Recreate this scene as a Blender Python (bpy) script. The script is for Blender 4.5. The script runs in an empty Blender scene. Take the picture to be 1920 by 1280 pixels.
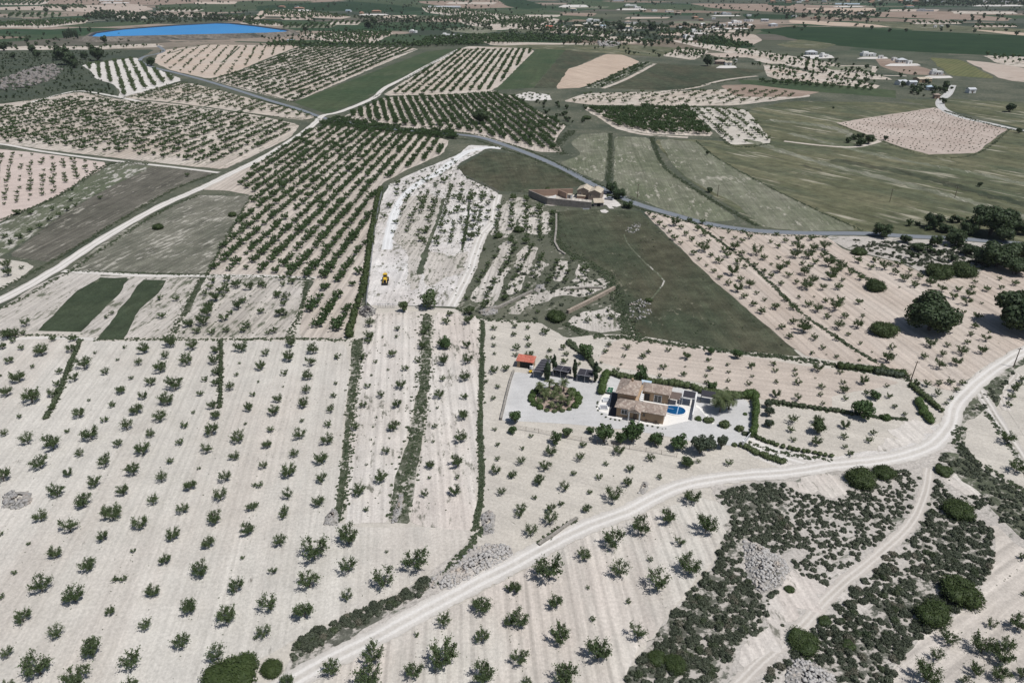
import bpy, bmesh, math, random
import numpy as np
from mathutils import Vector, Matrix
from mathutils.geometry import tessellate_polygon

random.seed(11)
rng = np.random.default_rng(11)
SC = bpy.context.scene
COL = SC.collection

# ------------------------------------------------------------------ camera, sky, sun, exposure
FPX, YH, CAMH = 1331.0, -50.0, 100.0            # focal length and horizon in pixels of the 1920 px photo, drone height
PITCH = math.atan((640 - YH) / FPX)
cam = bpy.data.cameras.new('camera')
cam.sensor_width = 36.0
cam.lens = FPX / 1920 * 36.0
cam.clip_start, cam.clip_end = 1.0, 60000.0
camo = bpy.data.objects.new('camera', cam)
COL.objects.link(camo)
camo.location = (0, 0, CAMH)
camo.rotation_euler = (math.pi / 2 - PITCH, 0, 0)
SC.camera = camo

SUN_EL, SUN_AZ = math.radians(64), math.atan2(0.87, -0.49)
sdir = Vector((math.sin(SUN_AZ) * math.cos(SUN_EL), math.cos(SUN_AZ) * math.cos(SUN_EL), math.sin(SUN_EL)))
world = bpy.data.worlds.new('World')
SC.world = world
world.use_nodes = True
wn = world.node_tree.nodes
bg = wn['Background']
sky = wn.new('ShaderNodeTexSky')
sky.sky_type = 'NISHITA'
sky.sun_disc = False
sky.sun_elevation = SUN_EL
sky.sun_rotation = SUN_AZ
world.node_tree.links.new(sky.outputs[0], bg.inputs[0])
bg.inputs[1].default_value = 0.06
sun = bpy.data.lights.new('sun', 'SUN')
sun.energy = 4.1
sun.angle = math.radians(0.5)
sun.color = (1.0, 0.985, 0.968)
suno = bpy.data.objects.new('sun', sun)
COL.objects.link(suno)
suno.rotation_euler = (-sdir).to_track_quat('-Z', 'Y').to_euler()
SC.view_settings.view_transform = 'Standard'
SC.view_settings.look = 'None'
SC.view_settings.exposure = 0.0
SC.view_settings.gamma = 1.0
HAZE = 0.000035                                     # density of the far haze
SC.cycles.max_bounces = 6
SC.cycles.diffuse_bounces = 2
SC.cycles.volume_bounces = 0

# ------------------------------------------------------------------ where a point of the photograph lies on the plain
CP, SP = math.cos(PITCH), math.sin(PITCH)
def G(x, y, z=0.0):
    cx, cy = (x - 960) / FPX, (640 - y) / FPX
    dz = -SP + cy * CP
    t = (z - CAMH) / dz
    return (cx * t, (CP + cy * SP) * t)
def mpp(x, y):
    X, Y = G(x, y)
    return (Y * CP + CAMH * SP) / FPX
def GA(pts, z=0.0):
    return [G(p[0], p[1], z) for p in pts]
def ang(p, q):
    a, b = G(*p), G(*q)
    return math.atan2(b[1] - a[1], b[0] - a[0])

# ------------------------------------------------------------------ tags and object helpers
def tag(o, label=None, cat=None, group=None, kind=None):
    if label: o['label'] = label
    if cat: o['category'] = cat
    if group: o['group'] = group
    if kind: o['kind'] = kind
    return o
def link(name, data, parent=None, loc=None, rotz=0.0, scale=None):
    o = bpy.data.objects.new(name, data)
    COL.objects.link(o)
    if parent is not None: o.parent = parent
    if loc is not None: o.location = loc
    if rotz: o.rotation_euler = (0, 0, rotz)
    if scale is not None: o.scale = (scale, scale, scale) if not hasattr(scale, '__len__') else scale
    return o
def thing(name, label, cat, loc=(0, 0, 0), rotz=0.0, group=None):
    return tag(link(name, None, None, loc, rotz), label, cat, group)
def mesh_np(name, V, Q, mats, mi=None):
    V = np.asarray(V, dtype=np.float32); Q = np.asarray(Q, dtype=np.int32)
    me = bpy.data.meshes.new(name)
    me.vertices.add(len(V)); me.vertices.foreach_set('co', V.ravel())
    k = Q.shape[1]
    me.loops.add(Q.size); me.loops.foreach_set('vertex_index', Q.ravel())
    me.polygons.add(len(Q)); me.polygons.foreach_set('loop_start', np.arange(len(Q), dtype=np.int32) * k)
    for m in mats: me.materials.append(m)
    if mi is not None: me.polygons.foreach_set('material_index', np.asarray(mi, dtype=np.int32))
    me.update(calc_edges=True)
    return me
class MB:
    """collects boxes, tubes and prisms of one part"""
    def __init__(s): s.bm = bmesh.new()
    def box(s, c, d, rotz=0.0, taper=1.0):
        r = bmesh.ops.create_cube(s.bm, size=1.0)
        M = Matrix.Translation(c) @ Matrix.Rotation(rotz, 4, 'Z')
        for v in r['verts']:
            t = taper if v.co.z > 0 else 1.0
            v.co = M @ Vector((v.co.x * d[0] * t, v.co.y * d[1] * t, v.co.z * d[2]))
        return s
    def tube(s, p, q, r0, r1=None, n=8):
        p, q = Vector(p), Vector(q); r1 = r0 if r1 is None else r1
        r = bmesh.ops.create_cone(s.bm, cap_ends=True, segments=n, radius1=r0, radius2=max(r1, 1e-4), depth=(q - p).length)
        M = Matrix.Translation((p + q) / 2) @ (q - p).to_track_quat('Z', 'Y').to_matrix().to_4x4()
        for v in r['verts']: v.co = M @ v.co
        return s
    def poly(s, pts):
        s.bm.faces.new([s.bm.verts.new(p) for p in pts]); return s
    def prism(s, pts, z0, z1):
        """vertical walls and a cap over a ground outline"""
        a = [s.bm.verts.new((p[0], p[1], z0)) for p in pts]; b = [s.bm.verts.new((p[0], p[1], z1)) for p in pts]
        n = len(pts)
        for i in range(n): s.bm.faces.new((a[i], a[(i + 1) % n], b[(i + 1) % n], b[i]))
        s.bm.faces.new(b); s.bm.faces.new(a[::-1])
        return s
    def extr(s, prof, axis, t0, t1):
        """profile in two axes pushed along the third"""
        def P(p, t): return {'x': (t, p[0], p[1]), 'y': (p[0], t, p[1])}[axis]
        a = [s.bm.verts.new(P(p, t0)) for p in prof]; b = [s.bm.verts.new(P(p, t1)) for p in prof]
        n = len(prof)
        for i in range(n): s.bm.faces.new((a[i], a[(i + 1) % n], b[(i + 1) % n], b[i]))
        s.bm.faces.new(b); s.bm.faces.new(a[::-1])
        return s
    def ball(s, c, r, sub=2, sq=(1, 1, 1)):
        k = bmesh.ops.create_icosphere(s.bm, subdivisions=sub, radius=1.0)
        for v in k['verts']: v.co = Vector((c[0] + v.co.x * r * sq[0], c[1] + v.co.y * r * sq[1], c[2] + v.co.z * r * sq[2]))
        return s
    def mesh(s, name, mat, bevel=0.0):
        bmesh.ops.recalc_face_normals(s.bm, faces=s.bm.faces)
        if bevel: bmesh.ops.bevel(s.bm, geom=[e for e in s.bm.edges], offset=bevel, segments=1, affect='EDGES')
        me = bpy.data.meshes.new(name); s.bm.to_mesh(me); s.bm.free()
        me.materials.append(mat)
        return me
    def build(s, name, mat, parent=None, loc=None, rotz=0.0, bevel=0.0):
        return link(name, s.mesh(name, mat, bevel), parent, loc, rotz)

# ------------------------------------------------------------------ materials
def newmat(name):
    m = bpy.data.materials.new(name); m.use_nodes = True
    nt = m.node_tree
    return m, nt, nt.nodes, nt.nodes['Principled BSDF']
class NB:
    def __init__(s, nt): s.nt = nt; s.N = nt.nodes
    def lk(s, a, b): s.nt.links.new(a, b)
    def obj(s): 
        return s.N.new('ShaderNodeTexCoord').outputs['Object']
    def world(s):
        return s.N.new('ShaderNodeNewGeometry').outputs['Position']
    def mapn(s, vec, rot=0.0, scale=(1, 1, 1)):
        r = s.N.new('ShaderNodeMapping'); r.inputs['Rotation'].default_value = (0, 0, rot); s.lk(vec, r.inputs['Vector'])
        m = s.N.new('ShaderNodeMapping'); m.inputs['Scale'].default_value = scale
        s.lk(r.outputs[0], m.inputs['Vector']); return m.outputs[0]
    def noise(s, vec, sc, det=4.0, rough=0.55, dist=0.0):
        n = s.N.new('ShaderNodeTexNoise'); n.inputs['Scale'].default_value = sc; n.inputs['Detail'].default_value = det
        n.inputs['Roughness'].default_value = rough; n.inputs['Distortion'].default_value = dist
        s.lk(vec, n.inputs['Vector']); return n.outputs['Fac']
    def ramp(s, fac, a, b, lo=0.0, hi=1.0):
        m = s.N.new('ShaderNodeMapRange'); m.inputs['From Min'].default_value = a; m.inputs['From Max'].default_value = b
        m.inputs['To Min'].default_value = lo; m.inputs['To Max'].default_value = hi
        s.lk(fac, m.inputs['Value']); return m.outputs[0]
    def mix(s, fac, a, b, mode='MIX'):
        m = s.N.new('ShaderNodeMix'); m.data_type = 'RGBA'; m.blend_type = mode
        for v, k in ((fac, 0), (a, 6), (b, 7)):
            if isinstance(v, (int, float)): m.inputs[k].default_value = v
            elif isinstance(v, tuple): m.inputs[k].default_value = (*v, 1.0) if len(v) == 3 else v
            else: s.lk(v, m.inputs[k])
        return m.outputs[2]
    def math(s, op, a, b=None):
        m = s.N.new('ShaderNodeMath'); m.operation = op
        for v, k in ((a, 0), (b, 1)):
            if v is None: continue
            if isinstance(v, (int, float)): m.inputs[k].default_value = v
            else: s.lk(v, m.inputs[k])
        return m.outputs[0]
    def scalecol(s, col, fac):
        m = s.N.new('ShaderNodeVectorMath'); m.operation = 'SCALE'
        s.lk(col, m.inputs[0])
        if isinstance(fac, (int, float)): m.inputs['Scale'].default_value = fac
        else: s.lk(fac, m.inputs['Scale'])
        return m.outputs[0]
    def bump(s, h, strength, dist, bsdf):
        b = s.N.new('ShaderNodeBump'); b.inputs['Strength'].default_value = strength; b.inputs['Distance'].default_value = dist
        s.lk(h, b.inputs['Height']); s.lk(b.outputs[0], bsdf.inputs['Normal'])

def field(name, c1, c2, rot=0.0, streak=0.12, sp=0.0, rowamt=0.0, weed=(0.07, 0.085, 0.045), weedamt=0.0, weedsc=0.35, big=0.018,
          wst=3.0, third=None, thirdamt=0.5, grain=0.16, weedsoft=0.10, mid=0.08):
    """tilled soil or grass: broad patches, streaks along the rows, clods, weeds"""
    m, nt, N, bs = newmat(name); b = NB(nt); v = b.obj()
    n1 = b.noise(v, big, 5, 0.6)
    col = b.mix(b.ramp(n1, 0.33, 0.67), c1, c2)
    if third is not None:
        n5 = b.noise(b.mapn(v, -rot, (0.35, 1, 1)), big * 2.3, 5, 0.62)
        col = b.mix(b.math('MULTIPLY', b.ramp(n5, 0.45, 0.62), thirdamt), col, third)
    rv = b.mapn(v, -rot, (0.03, 1, 1))
    n2 = b.noise(rv, 0.85, 5, 0.6)
    n2b = b.noise(rv, 0.16, 3, 0.5)
    f = b.ramp(n2, 0.33, 0.67, 1 - streak, 1 + streak)
    f = b.math('MULTIPLY', f, b.ramp(n2b, 0.35, 0.65, 1 - streak * 0.6, 1 + streak * 0.6))
    n3 = b.noise(v, 1.7, 6, 0.72)
    f = b.math('MULTIPLY', f, b.ramp(n3, 0.33, 0.67, 1 - grain, 1 + grain))
    n7 = b.noise(v, 0.16, 6, 0.68)
    f = b.math('MULTIPLY', f, b.ramp(n7, 0.34, 0.66, 1 - mid, 1 + mid))
    if sp:
        w = N.new('ShaderNodeTexWave'); w.wave_type = 'BANDS'; w.bands_direction = 'Y'
        w.inputs['Scale'].default_value = 2 * math.pi / 20 / sp; w.inputs['Distortion'].default_value = 1.2
        w.inputs['Detail'].default_value = 2.0; w.inputs['Detail Scale'].default_value = 0.7
        b.lk(b.mapn(v, -rot, (0.12, 1, 1)), w.inputs['Vector'])
        f = b.math('MULTIPLY', f, b.ramp(w.outputs['Fac'], 0.55, 1.0, 1 + rowamt * 0.4, 1 - rowamt * 1.6))
    col = b.scalecol(col, f)
    if weedamt > 0:
        wv = b.mapn(v, -rot, (1.0 / wst, 1, 1))
        n4 = b.noise(wv, weedsc, 6, 0.66)
        n6 = b.noise(v, weedsc * 0.12, 3, 0.5)
        th = 0.72 - 0.42 * weedamt
        k = b.ramp(b.math('ADD', n4, b.math('MULTIPLY', b.math('SUBTRACT', n6, 0.5), 0.5)), th, th + weedsoft)
        col = b.mix(k, col, weed)
    b.lk(col, bs.inputs['Base Color'])
    bs.inputs['Roughness'].default_value = 0.95
    bs.inputs['Specular IOR Level'].default_value = 0.1
    b.bump(b.math('ADD', n2, n3), 0.35, 0.25, bs)
    return m
def leafmat(name, dark, light, pale=None, trans=0.22, var=0.45):
    m, nt, N, bs = newmat(name); b = NB(nt)
    oi = N.new('ShaderNodeObjectInfo').outputs['Random']
    p = b.world()
    k = b.noise(p, 0.9, 5, 0.7)
    k2 = b.noise(p, 0.045, 2, 0.5)
    f = b.math('ADD', b.math('MULTIPLY', b.ramp(k, 0.3, 0.7), 1 - var), b.math('MULTIPLY', b.math('ADD', oi, b.ramp(k2, 0.35, 0.65)), var * 0.5))
    col = b.mix(f, dark, light)
    if pale is not None:
        col = b.mix(b.math('MULTIPLY', b.ramp(b.noise(p, 1.9, 3, 0.6), 0.55, 0.75), 0.6), col, pale)
    b.lk(col, bs.inputs['Base Color'])
    bs.inputs['Roughness'].default_value = 0.62
    bs.inputs['Specular IOR Level'].default_value = 0.25
    if trans:
        tr = N.new('ShaderNodeBsdfTranslucent'); b.lk(b.mix(0.5, col, (0.16, 0.22, 0.05)), tr.inputs['Color'])
        mx = N.new('ShaderNodeMixShader'); mx.inputs[0].default_value = trans
        b.lk(bs.outputs[0], mx.inputs[1]); b.lk(tr.outputs[0], mx.inputs[2])
        b.lk(mx.outputs[0], N['Material Output'].inputs['Surface'])
    return m
def plain(name, c1, c2=None, sc=1.5, rough=0.8, spec=0.3, metal=0.0, bump=0.0, det=5, local=True):
    m, nt, N, bs = newmat(name); b = NB(nt); v = b.obj() if local else b.world()
    c2 = c2 or tuple(x * 0.8 for x in c1)
    n = b.noise(v, sc, det, 0.65)
    b.lk(b.mix(b.ramp(n, 0.3, 0.7), c1, c2), bs.inputs['Base Color'])
    bs.inputs['Roughness'].default_value = rough; bs.inputs['Specular IOR Level'].default_value = spec; bs.inputs['Metallic'].default_value = metal
    if bump: b.bump(n, bump, 0.1, bs)
    return m
def tiles(name, c1, c2, c3, sp=0.25, amt=0.25):
    """clay roof tiles: wavy courses down the slope and mottled colour per tile"""
    m, nt, N, bs = newmat(name); b = NB(nt); v = b.obj()
    vo = N.new('ShaderNodeTexVoronoi'); vo.inputs['Scale'].default_value = 2.6
    b.lk(v, vo.inputs['Vector'])
    sep = N.new('ShaderNodeSeparateColor'); b.lk(vo.outputs['Color'], sep.inputs[0])
    col = b.mix(sep.outputs[0], c1, c2)
    col = b.mix(b.ramp(sep.outputs[1], 0.6, 0.95), col, c3)
    col = b.scalecol(col, b.ramp(b.noise(v, 0.7, 4), 0.3, 0.7, 0.85, 1.15))
    w = N.new('ShaderNodeTexWave'); w.bands_direction = 'X'; w.inputs['Scale'].default_value = 2 * math.pi / 20 / sp
    b.lk(v, w.inputs['Vector'])
    col = b.scalecol(col, b.ramp(w.outputs['Fac'], 0, 1, 1 - amt, 1 + amt * 0.6))
    b.lk(col, bs.inputs['Base Color']); bs.inputs['Roughness'].default_value = 0.85
    b.bump(w.outputs['Fac'], 0.6, 0.06, bs)
    return m
def stonewall(name, c1, c2, c3, sc=2.2):
    m, nt, N, bs = newmat(name); b = NB(nt); v = b.obj()
    vo = N.new('ShaderNodeTexVoronoi'); vo.inputs['Scale'].default_value = sc; b.lk(v, vo.inputs['Vector'])
    ed = N.new('ShaderNodeTexVoronoi'); ed.feature = 'DISTANCE_TO_EDGE'; ed.inputs['Scale'].default_value = sc; b.lk(v, ed.inputs['Vector'])
    sep = N.new('ShaderNodeSeparateColor'); b.lk(vo.outputs['Color'], sep.inputs[0])
    col = b.mix(sep.outputs[0], c1, c2)
    col = b.mix(b.ramp(ed.outputs['Distance'], 0.0, 0.07), c3, col)
    col = b.scalecol(col, b.ramp(b.noise(v, 0.5, 5), 0.3, 0.7, 0.82, 1.12))
    b.lk(col, bs.inputs['Base Color']); bs.inputs['Roughness'].default_value = 0.92
    b.bump(ed.outputs['Distance'], 0.5, 0.08, bs)
    return m

# ------------------------------------------------------------------ the ground: one sheet to the horizon, fields and roads a little above it
def base_mat():
    m, nt, N, bs = newmat('plain_ground'); b = NB(nt); v = b.obj()
    n1 = b.noise(v, 0.02, 6, 0.65); n2 = b.noise(v, 0.35, 6, 0.7); n3 = b.noise(v, 1.6, 5, 0.7)
    near = b.mix(b.ramp(n1, 0.36, 0.64), (0.052, 0.064, 0.045), (0.125, 0.125, 0.09))
    near = b.mix(b.ramp(n2, 0.56, 0.72), near, (0.30, 0.27, 0.225))
    near = b.mix(b.ramp(n3, 0.52, 0.62), near, (0.045, 0.058, 0.038))
    mp = N.new('ShaderNodeMapping'); mp.inputs['Scale'].default_value = (0.0042, 0.0062, 1); mp.inputs['Rotation'].default_value = (0, 0, 0.35)
    b.lk(v, mp.inputs['Vector'])
    vo = N.new('ShaderNodeTexVoronoi'); vo.distance = 'CHEBYCHEV'; vo.inputs['Scale'].default_value = 1.0; vo.inputs['Randomness'].default_value = 0.8
    b.lk(mp.outputs[0], vo.inputs['Vector'])
    sep = N.new('ShaderNodeSeparateColor'); b.lk(vo.outputs['Color'], sep.inputs[0])
    cr = N.new('ShaderNodeValToRGB'); cr.color_ramp.interpolation = 'CONSTANT'
    pal = [(0.075, 0.082, 0.055), (0.030, 0.058, 0.028), (0.20, 0.155, 0.12), (0.10, 0.105, 0.07), (0.075, 0.085, 0.065), (0.045, 0.070, 0.036), (0.26, 0.21, 0.17), (0.11, 0.10, 0.08), (0.042, 0.055, 0.038)]
    for i, c in enumerate(pal):
        e = cr.color_ramp.elements[i] if i < 2 else cr.color_ramp.elements.new(0.5)
        e.position = i / len(pal)
    for i, c in enumerate(pal):
        cr.color_ramp.elements[i].position = i / len(pal); cr.color_ramp.elements[i].color = (*c, 1)
    b.lk(sep.outputs[0], cr.inputs[0])
    far = b.scalecol(cr.outputs[0], b.ramp(b.noise(v, 0.03, 6, 0.7), 0.3, 0.7, 0.8, 1.15))
    far = b.mix(b.ramp(b.noise(v, 0.018, 6, 0.7), 0.56, 0.66), far, (0.05, 0.063, 0.045))
    xyz = N.new('ShaderNodeSeparateXYZ'); b.lk(v, xyz.inputs[0])
    b.lk(b.mix(b.ramp(xyz.outputs[1], 1000, 1300), near, far), bs.inputs['Base Color'])
    bs.inputs['Roughness'].default_value = 0.95; bs.inputs['Specular IOR Level'].default_value = 0.1
    b.bump(n3, 0.4, 0.3, bs)
    return m
gm = bpy.data.meshes.new('ground')
gm.from_pydata([(-12000, -3000, 0), (12000, -3000, 0), (12000, 14000, 0), (-12000, 14000, 0)], [], [(0, 1, 2, 3)])
gm.materials.append(base_mat())
tag(link('ground', gm), kind='structure')

def fract(P, step, amp):
    """an outline with small natural wobble (metres)"""
    out = []; n = len(P)
    for i in range(n):
        a, b_ = P[i], P[(i + 1) % n]
        L = math.hypot(b_[0] - a[0], b_[1] - a[1]); k = max(1, min(120, int(L / step)))
        nx, ny = -(b_[1] - a[1]) / (L + 1e-6), (b_[0] - a[0]) / (L + 1e-6)
        ph = rng.uniform(0, 6.28, 4); w = rng.uniform(0.6, 1.4, 4) * np.array([0.15, 0.35, 0.8, 1.7])
        for j in range(k):
            t = j / k; env = min(1, 4 * t * (1 - t) + 0.2)
            s = L * t
            d = amp * env * (math.sin(w[0] * s + ph[0]) * 0.8 + math.sin(w[1] * s + ph[1]) * 0.5 + math.sin(w[2] * s + ph[2]) * 0.3 + rng.uniform(-0.35, 0.35))
            out.append((a[0] + (b_[0] - a[0]) * t + nx * d, a[1] + (b_[1] - a[1]) * t + ny * d))
    return out
def smooth(P, it=2, closed=True, cut=.22):
    for _ in range(it):
        Q = []; n = len(P)
        for i in range(n if closed else n - 1):
            a, b_ = P[i], P[(i + 1) % n]
            Q += [(a[0] * (1 - cut) + b_[0] * cut, a[1] * (1 - cut) + b_[1] * cut), (a[0] * cut + b_[0] * (1 - cut), a[1] * cut + b_[1] * (1 - cut))]
        if not closed: Q = [P[0]] + Q + [P[-1]]
        P = Q
    return P
ZI = [0]
def patch(name, px, mat, layer=1, amp=0.35, step=2.5, sm=1, kind='structure', world_pts=None):
    P = world_pts if world_pts is not None else GA(px)
    if sm: P = smooth(P, sm, True, .22 if sm > 1 else .09)
    d = min(math.hypot(*p) for p in P)
    if amp: P = fract(P, step * max(1, d / 250), amp * max(1, d / 350))
    ZI[0] += 1
    z = 0.012 + 0.014 * layer + 0.00025 * (ZI[0] % 50)
    me = bpy.data.meshes.new(name)
    V = [Vector((p[0], p[1], z)) for p in P]
    T = tessellate_polygon([V])
    T2 = []
    for t in T:
        a, b_, c = (V[i] for i in t)
        T2.append(t if (b_ - a).cross(c - a).z > 0 else (t[0], t[2], t[1]))
    me.from_pydata(V, [], T2); me.materials.append(mat); me.update()
    return tag(link(name, me), kind=kind)
def catmull(P, n=8):
    P = [np.array(p, float) for p in P]; P = [2 * P[0] - P[1]] + P + [2 * P[-1] - P[-2]]
    out = []
    for i in range(1, len(P) - 2):
        p0, p1, p2, p3 = P[i - 1:i + 3]
        for j in range(n):
            t = j / n
            out.append(0.5 * ((2 * p1) + (p2 - p0) * t + (2 * p0 - 5 * p1 + 4 * p2 - p3) * t * t + (3 * p1 - p0 - 3 * p2 + p3) * t ** 3))
    out.append(P[-2]); return out
def ribbon(name, px, width, mat, layer=3, jit=0.12, n=10, kind='structure'):
    P = catmull(GA(px), n)
    W = width if hasattr(width, '__len__') else (width, width)
    V, F, UV = [], [], []; s = 0
    ZI[0] += 1
    z = 0.012 + 0.014 * layer + 0.00025 * (ZI[0] % 50)
    for i, p in enumerate(P):
        d = P[min(i + 1, len(P) - 1)] - P[max(i - 1, 0)]; d = d / (np.linalg.norm(d) + 1e-9); nn = np.array([-d[1], d[0]])
        if i: s += np.linalg.norm(P[i] - P[i - 1])
        w = W[0] + (W[1] - W[0]) * i / (len(P) - 1)
        for u in (-0.5, -0.2, 0.2, 0.5):
            q = p + nn * w * u * (1 + (rng.uniform(-jit, jit) if abs(u) > .4 else 0))
            V.append((q[0], q[1], z)); UV.append((u + .5, s))
    for i in range(len(P) - 1):
        for k in range(3):
            F.append((i * 4 + k + 1, i * 4 + k, (i + 1) * 4 + k, (i + 1) * 4 + k + 1))
    me = bpy.data.meshes.new(name); me.from_pydata(V, [], F)
    uv = me.uv_layers.new(name='UVMap')
    for l in me.loops: uv.data[l.index].uv = UV[l.vertex_index]
    me.materials.append(mat); me.update()
    return tag(link(name, me), kind=kind)
def trackmat(name, c, rut, mid, edge=(0.40, 0.37, 0.33), midamt=0.35):
    m, nt, N, bs = newmat(name); b = NB(nt); v = b.obj()
    uvn = N.new('ShaderNodeUVMap'); uvn.uv_map = 'UVMap'
    sp = N.new('ShaderNodeSeparateXYZ'); b.lk(uvn.outputs[0], sp.inputs[0])
    u = b.math('ADD', sp.outputs[0], b.math('MULTIPLY', b.math('SUBTRACT', b.noise(v, 0.12, 3), 0.5), 0.16))
    au = b.math('ABSOLUTE', b.math('SUBTRACT', u, 0.5))
    rutk = b.ramp(b.math('ABSOLUTE', b.math('SUBTRACT', au, 0.2)), 0.11, 0.04)
    nn = b.noise(v, 0.9, 6, 0.7)
    col = b.mix(b.ramp(b.noise(v, 0.08, 5, 0.6), 0.35, 0.65), c, tuple(x * 0.86 for x in c))
    col = b.mix(b.math('MULTIPLY', rutk, 0.8), col, rut)
    mk = b.math('MULTIPLY', b.ramp(au, 0.1, 0.03), b.ramp(nn, 0.42, 0.6))
    col = b.mix(b.math('MULTIPLY', mk, midamt), col, mid)
    ek = b.math('MULTIPLY', b.ramp(au, 0.36, 0.5), b.ramp(nn, 0.35, 0.6))
    col = b.mix(ek, col, edge)
    col = b.scalecol(col, b.ramp(b.noise(v, 2.2, 5, 0.7), 0.3, 0.7, 0.88, 1.1))
    b.lk(col, bs.inputs['Base Color']); bs.inputs['Roughness'].default_value = 0.95; bs.inputs['Specular IOR Level'].default_value = 0.1
    b.bump(nn, 0.3, 0.15, bs)
    return m

R = lambda a, b_: ang(a, b_)
PALE1, PALE2 = (0.50, 0.465, 0.425), (0.44, 0.405, 0.365)
M = {}
M['soil_front'] = field('pale_tilled_soil', (0.515, 0.486, 0.438), (0.450, 0.420, 0.372), R((330, 1200), (480, 720)), 0.075, 1.5, 0.03, (0.20, 0.185, 0.16), 0.10, 0.9, wst=4, third=(0.475, 0.43, 0.38), thirdamt=0.7)
M['soil_centre'] = field('pale_ploughed_soil', (0.520, 0.489, 0.438), (0.460, 0.427, 0.376), R((1030, 1240), (1010, 1090)), 0.12, 2.0, 0.08, (0.18, 0.16, 0.13), 0.06, 0.9, wst=6, third=(0.50, 0.43, 0.38))
M['soil_corner'] = field('pale_corner_soil', (0.50, 0.455, 0.405), (0.44, 0.395, 0.345), R((1700, 1270), (1860, 1150)), 0.12, 2.6, 0.08, (0.2, 0.17, 0.13), 0.06, 0.9, wst=6)
M['soil_strip'] = field('weedy_white_soil', (0.56, 0.525, 0.48), (0.475, 0.43, 0.38), R((700, 950), (720, 600)), 0.12, 2.1, 0.05, (0.16, 0.155, 0.125), 0.34, 0.6, wst=2.5, third=(0.50, 0.43, 0.38))
M['soil_villa'] = field('villa_orchard_soil', (0.488, 0.452, 0.397), (0.436, 0.398, 0.344), R((960, 900), (1100, 940)), 0.07, 0, 0, (0.17, 0.16, 0.13), 0.08, 0.7)
M['soil_pink'] = field('pink_tilled_soil', (0.47, 0.408, 0.352), (0.43, 0.368, 0.312), R((1200, 690), (1600, 740)), 0.09, 2.4, 0.035, (0.2, 0.16, 0.12), 0.05, 0.8)
M['soil_pinkR'] = field('pink_orchard_soil', (0.435, 0.372, 0.316), (0.395, 0.327, 0.272), R((1300, 480), (1480, 650)), 0.11, 3.0, 0.07, (0.2, 0.16, 0.12), 0.08, 0.8, third=(0.51, 0.455, 0.40))
M['soil_dense'] = field('green_orchard_soil', (0.45, 0.398, 0.348), (0.40, 0.348, 0.296), R((530, 502), (697, 322)), 0.14, 3.1, 0.10, (0.13, 0.13, 0.09), 0.10, 0.6)
M['soil_plot'] = field('white_cleared_soil', (0.565, 0.54, 0.515), (0.48, 0.44, 0.405), R((860, 540), (890, 400)), 0.13, 0, 0, (0.17, 0.165, 0.13), 0.42, 0.5, wst=1.8, grain=0.22, mid=0.14)
M['soil_left'] = field('old_orchard_soil', (0.48, 0.43, 0.375), (0.40, 0.34, 0.285), R((265, 300), (480, 212)), 0.16, 3.2, 0.10, (0.10, 0.11, 0.07), 0.38, 0.4, wst=3)
M['soil_far'] = field('far_white_soil', (0.48, 0.43, 0.375), (0.40, 0.34, 0.28), 0.6, 0.10, 0, 0, (0.12, 0.12, 0.085), 0.34, 0.2, mid=0.15)
M['soil_farpink'] = field('far_pink_soil', (0.42, 0.335, 0.27), (0.45, 0.385, 0.325), 0.5, 0.10, 0, 0, (0.14, 0.12, 0.09), 0.12, 0.3)
M['soil_white'] = field('white_marl', (0.58, 0.55, 0.515), (0.50, 0.465, 0.425), 0.5, 0.08, 0, 0, (0.24, 0.23, 0.2), 0.16, 0.8, grain=0.22)
M['soil_weedy'] = field('weedy_grey_plot', (0.47, 0.435, 0.395), (0.38, 0.345, 0.30), R((430, 620), (520, 530)), 0.16, 1.9, 0.07, (0.12, 0.125, 0.09), 0.42, 0.6, wst=3)
M['soil_scrub'] = field('stony_scrub_soil', (0.46, 0.425, 0.385), (0.36, 0.33, 0.295), 0.4, 0.06, 0, 0, (0.13, 0.135, 0.105), 0.36, 0.7, grain=0.28)
M['rubble'] = field('stony_rubble', (0.33, 0.31, 0.285), (0.24, 0.225, 0.205), 0.2, 0.08, 0, 0, (0.09, 0.09, 0.075), 0.25, 1.2, grain=0.4)
M['grass_dark'] = field('dark_fallow_grass', (0.038, 0.049, 0.030), (0.074, 0.079, 0.051), R((1400, 610), (1230, 420)), 0.12, 0, 0, (0.175, 0.165, 0.12), 0.20, 0.5, wst=1.3, third=(0.076, 0.068, 0.045), thirdamt=0.6, grain=0.32, mid=0.34)
M['grass_green'] = field('green_cereal', (0.040, 0.064, 0.032), (0.066, 0.082, 0.044), R((620, 200), (820, 95)), 0.10, 0, 0, (0.10, 0.105, 0.07), 0.2, 0.1, mid=0.2)
M['grass_plough'] = field('grey_weedy_plough', (0.105, 0.108, 0.082), (0.185, 0.175, 0.142), R((180, 490), (440, 370)), 0.24, 2.4, 0.06, (0.37, 0.35, 0.30), 0.42, 0.6, wst=4, grain=0.3, mid=0.2)
M['grass_ploughD'] = field('dark_weedy_plough', (0.092, 0.088, 0.070), (0.135, 0.125, 0.103), R((60, 480), (330, 340)), 0.26, 2.6, 0.08, (0.31, 0.29, 0.245), 0.32, 0.5, wst=5, grain=0.28, mid=0.2)
M['grass_pale'] = field('pale_terrace_grass', (0.120, 0.128, 0.085), (0.200, 0.195, 0.150), R((1180, 270), (1230, 390)), 0.18, 0, 0, (0.33, 0.31, 0.255), 0.34, 0.4, wst=3, third=(0.095, 0.11, 0.065), thirdamt=0.6, grain=0.24, mid=0.22)
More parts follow.
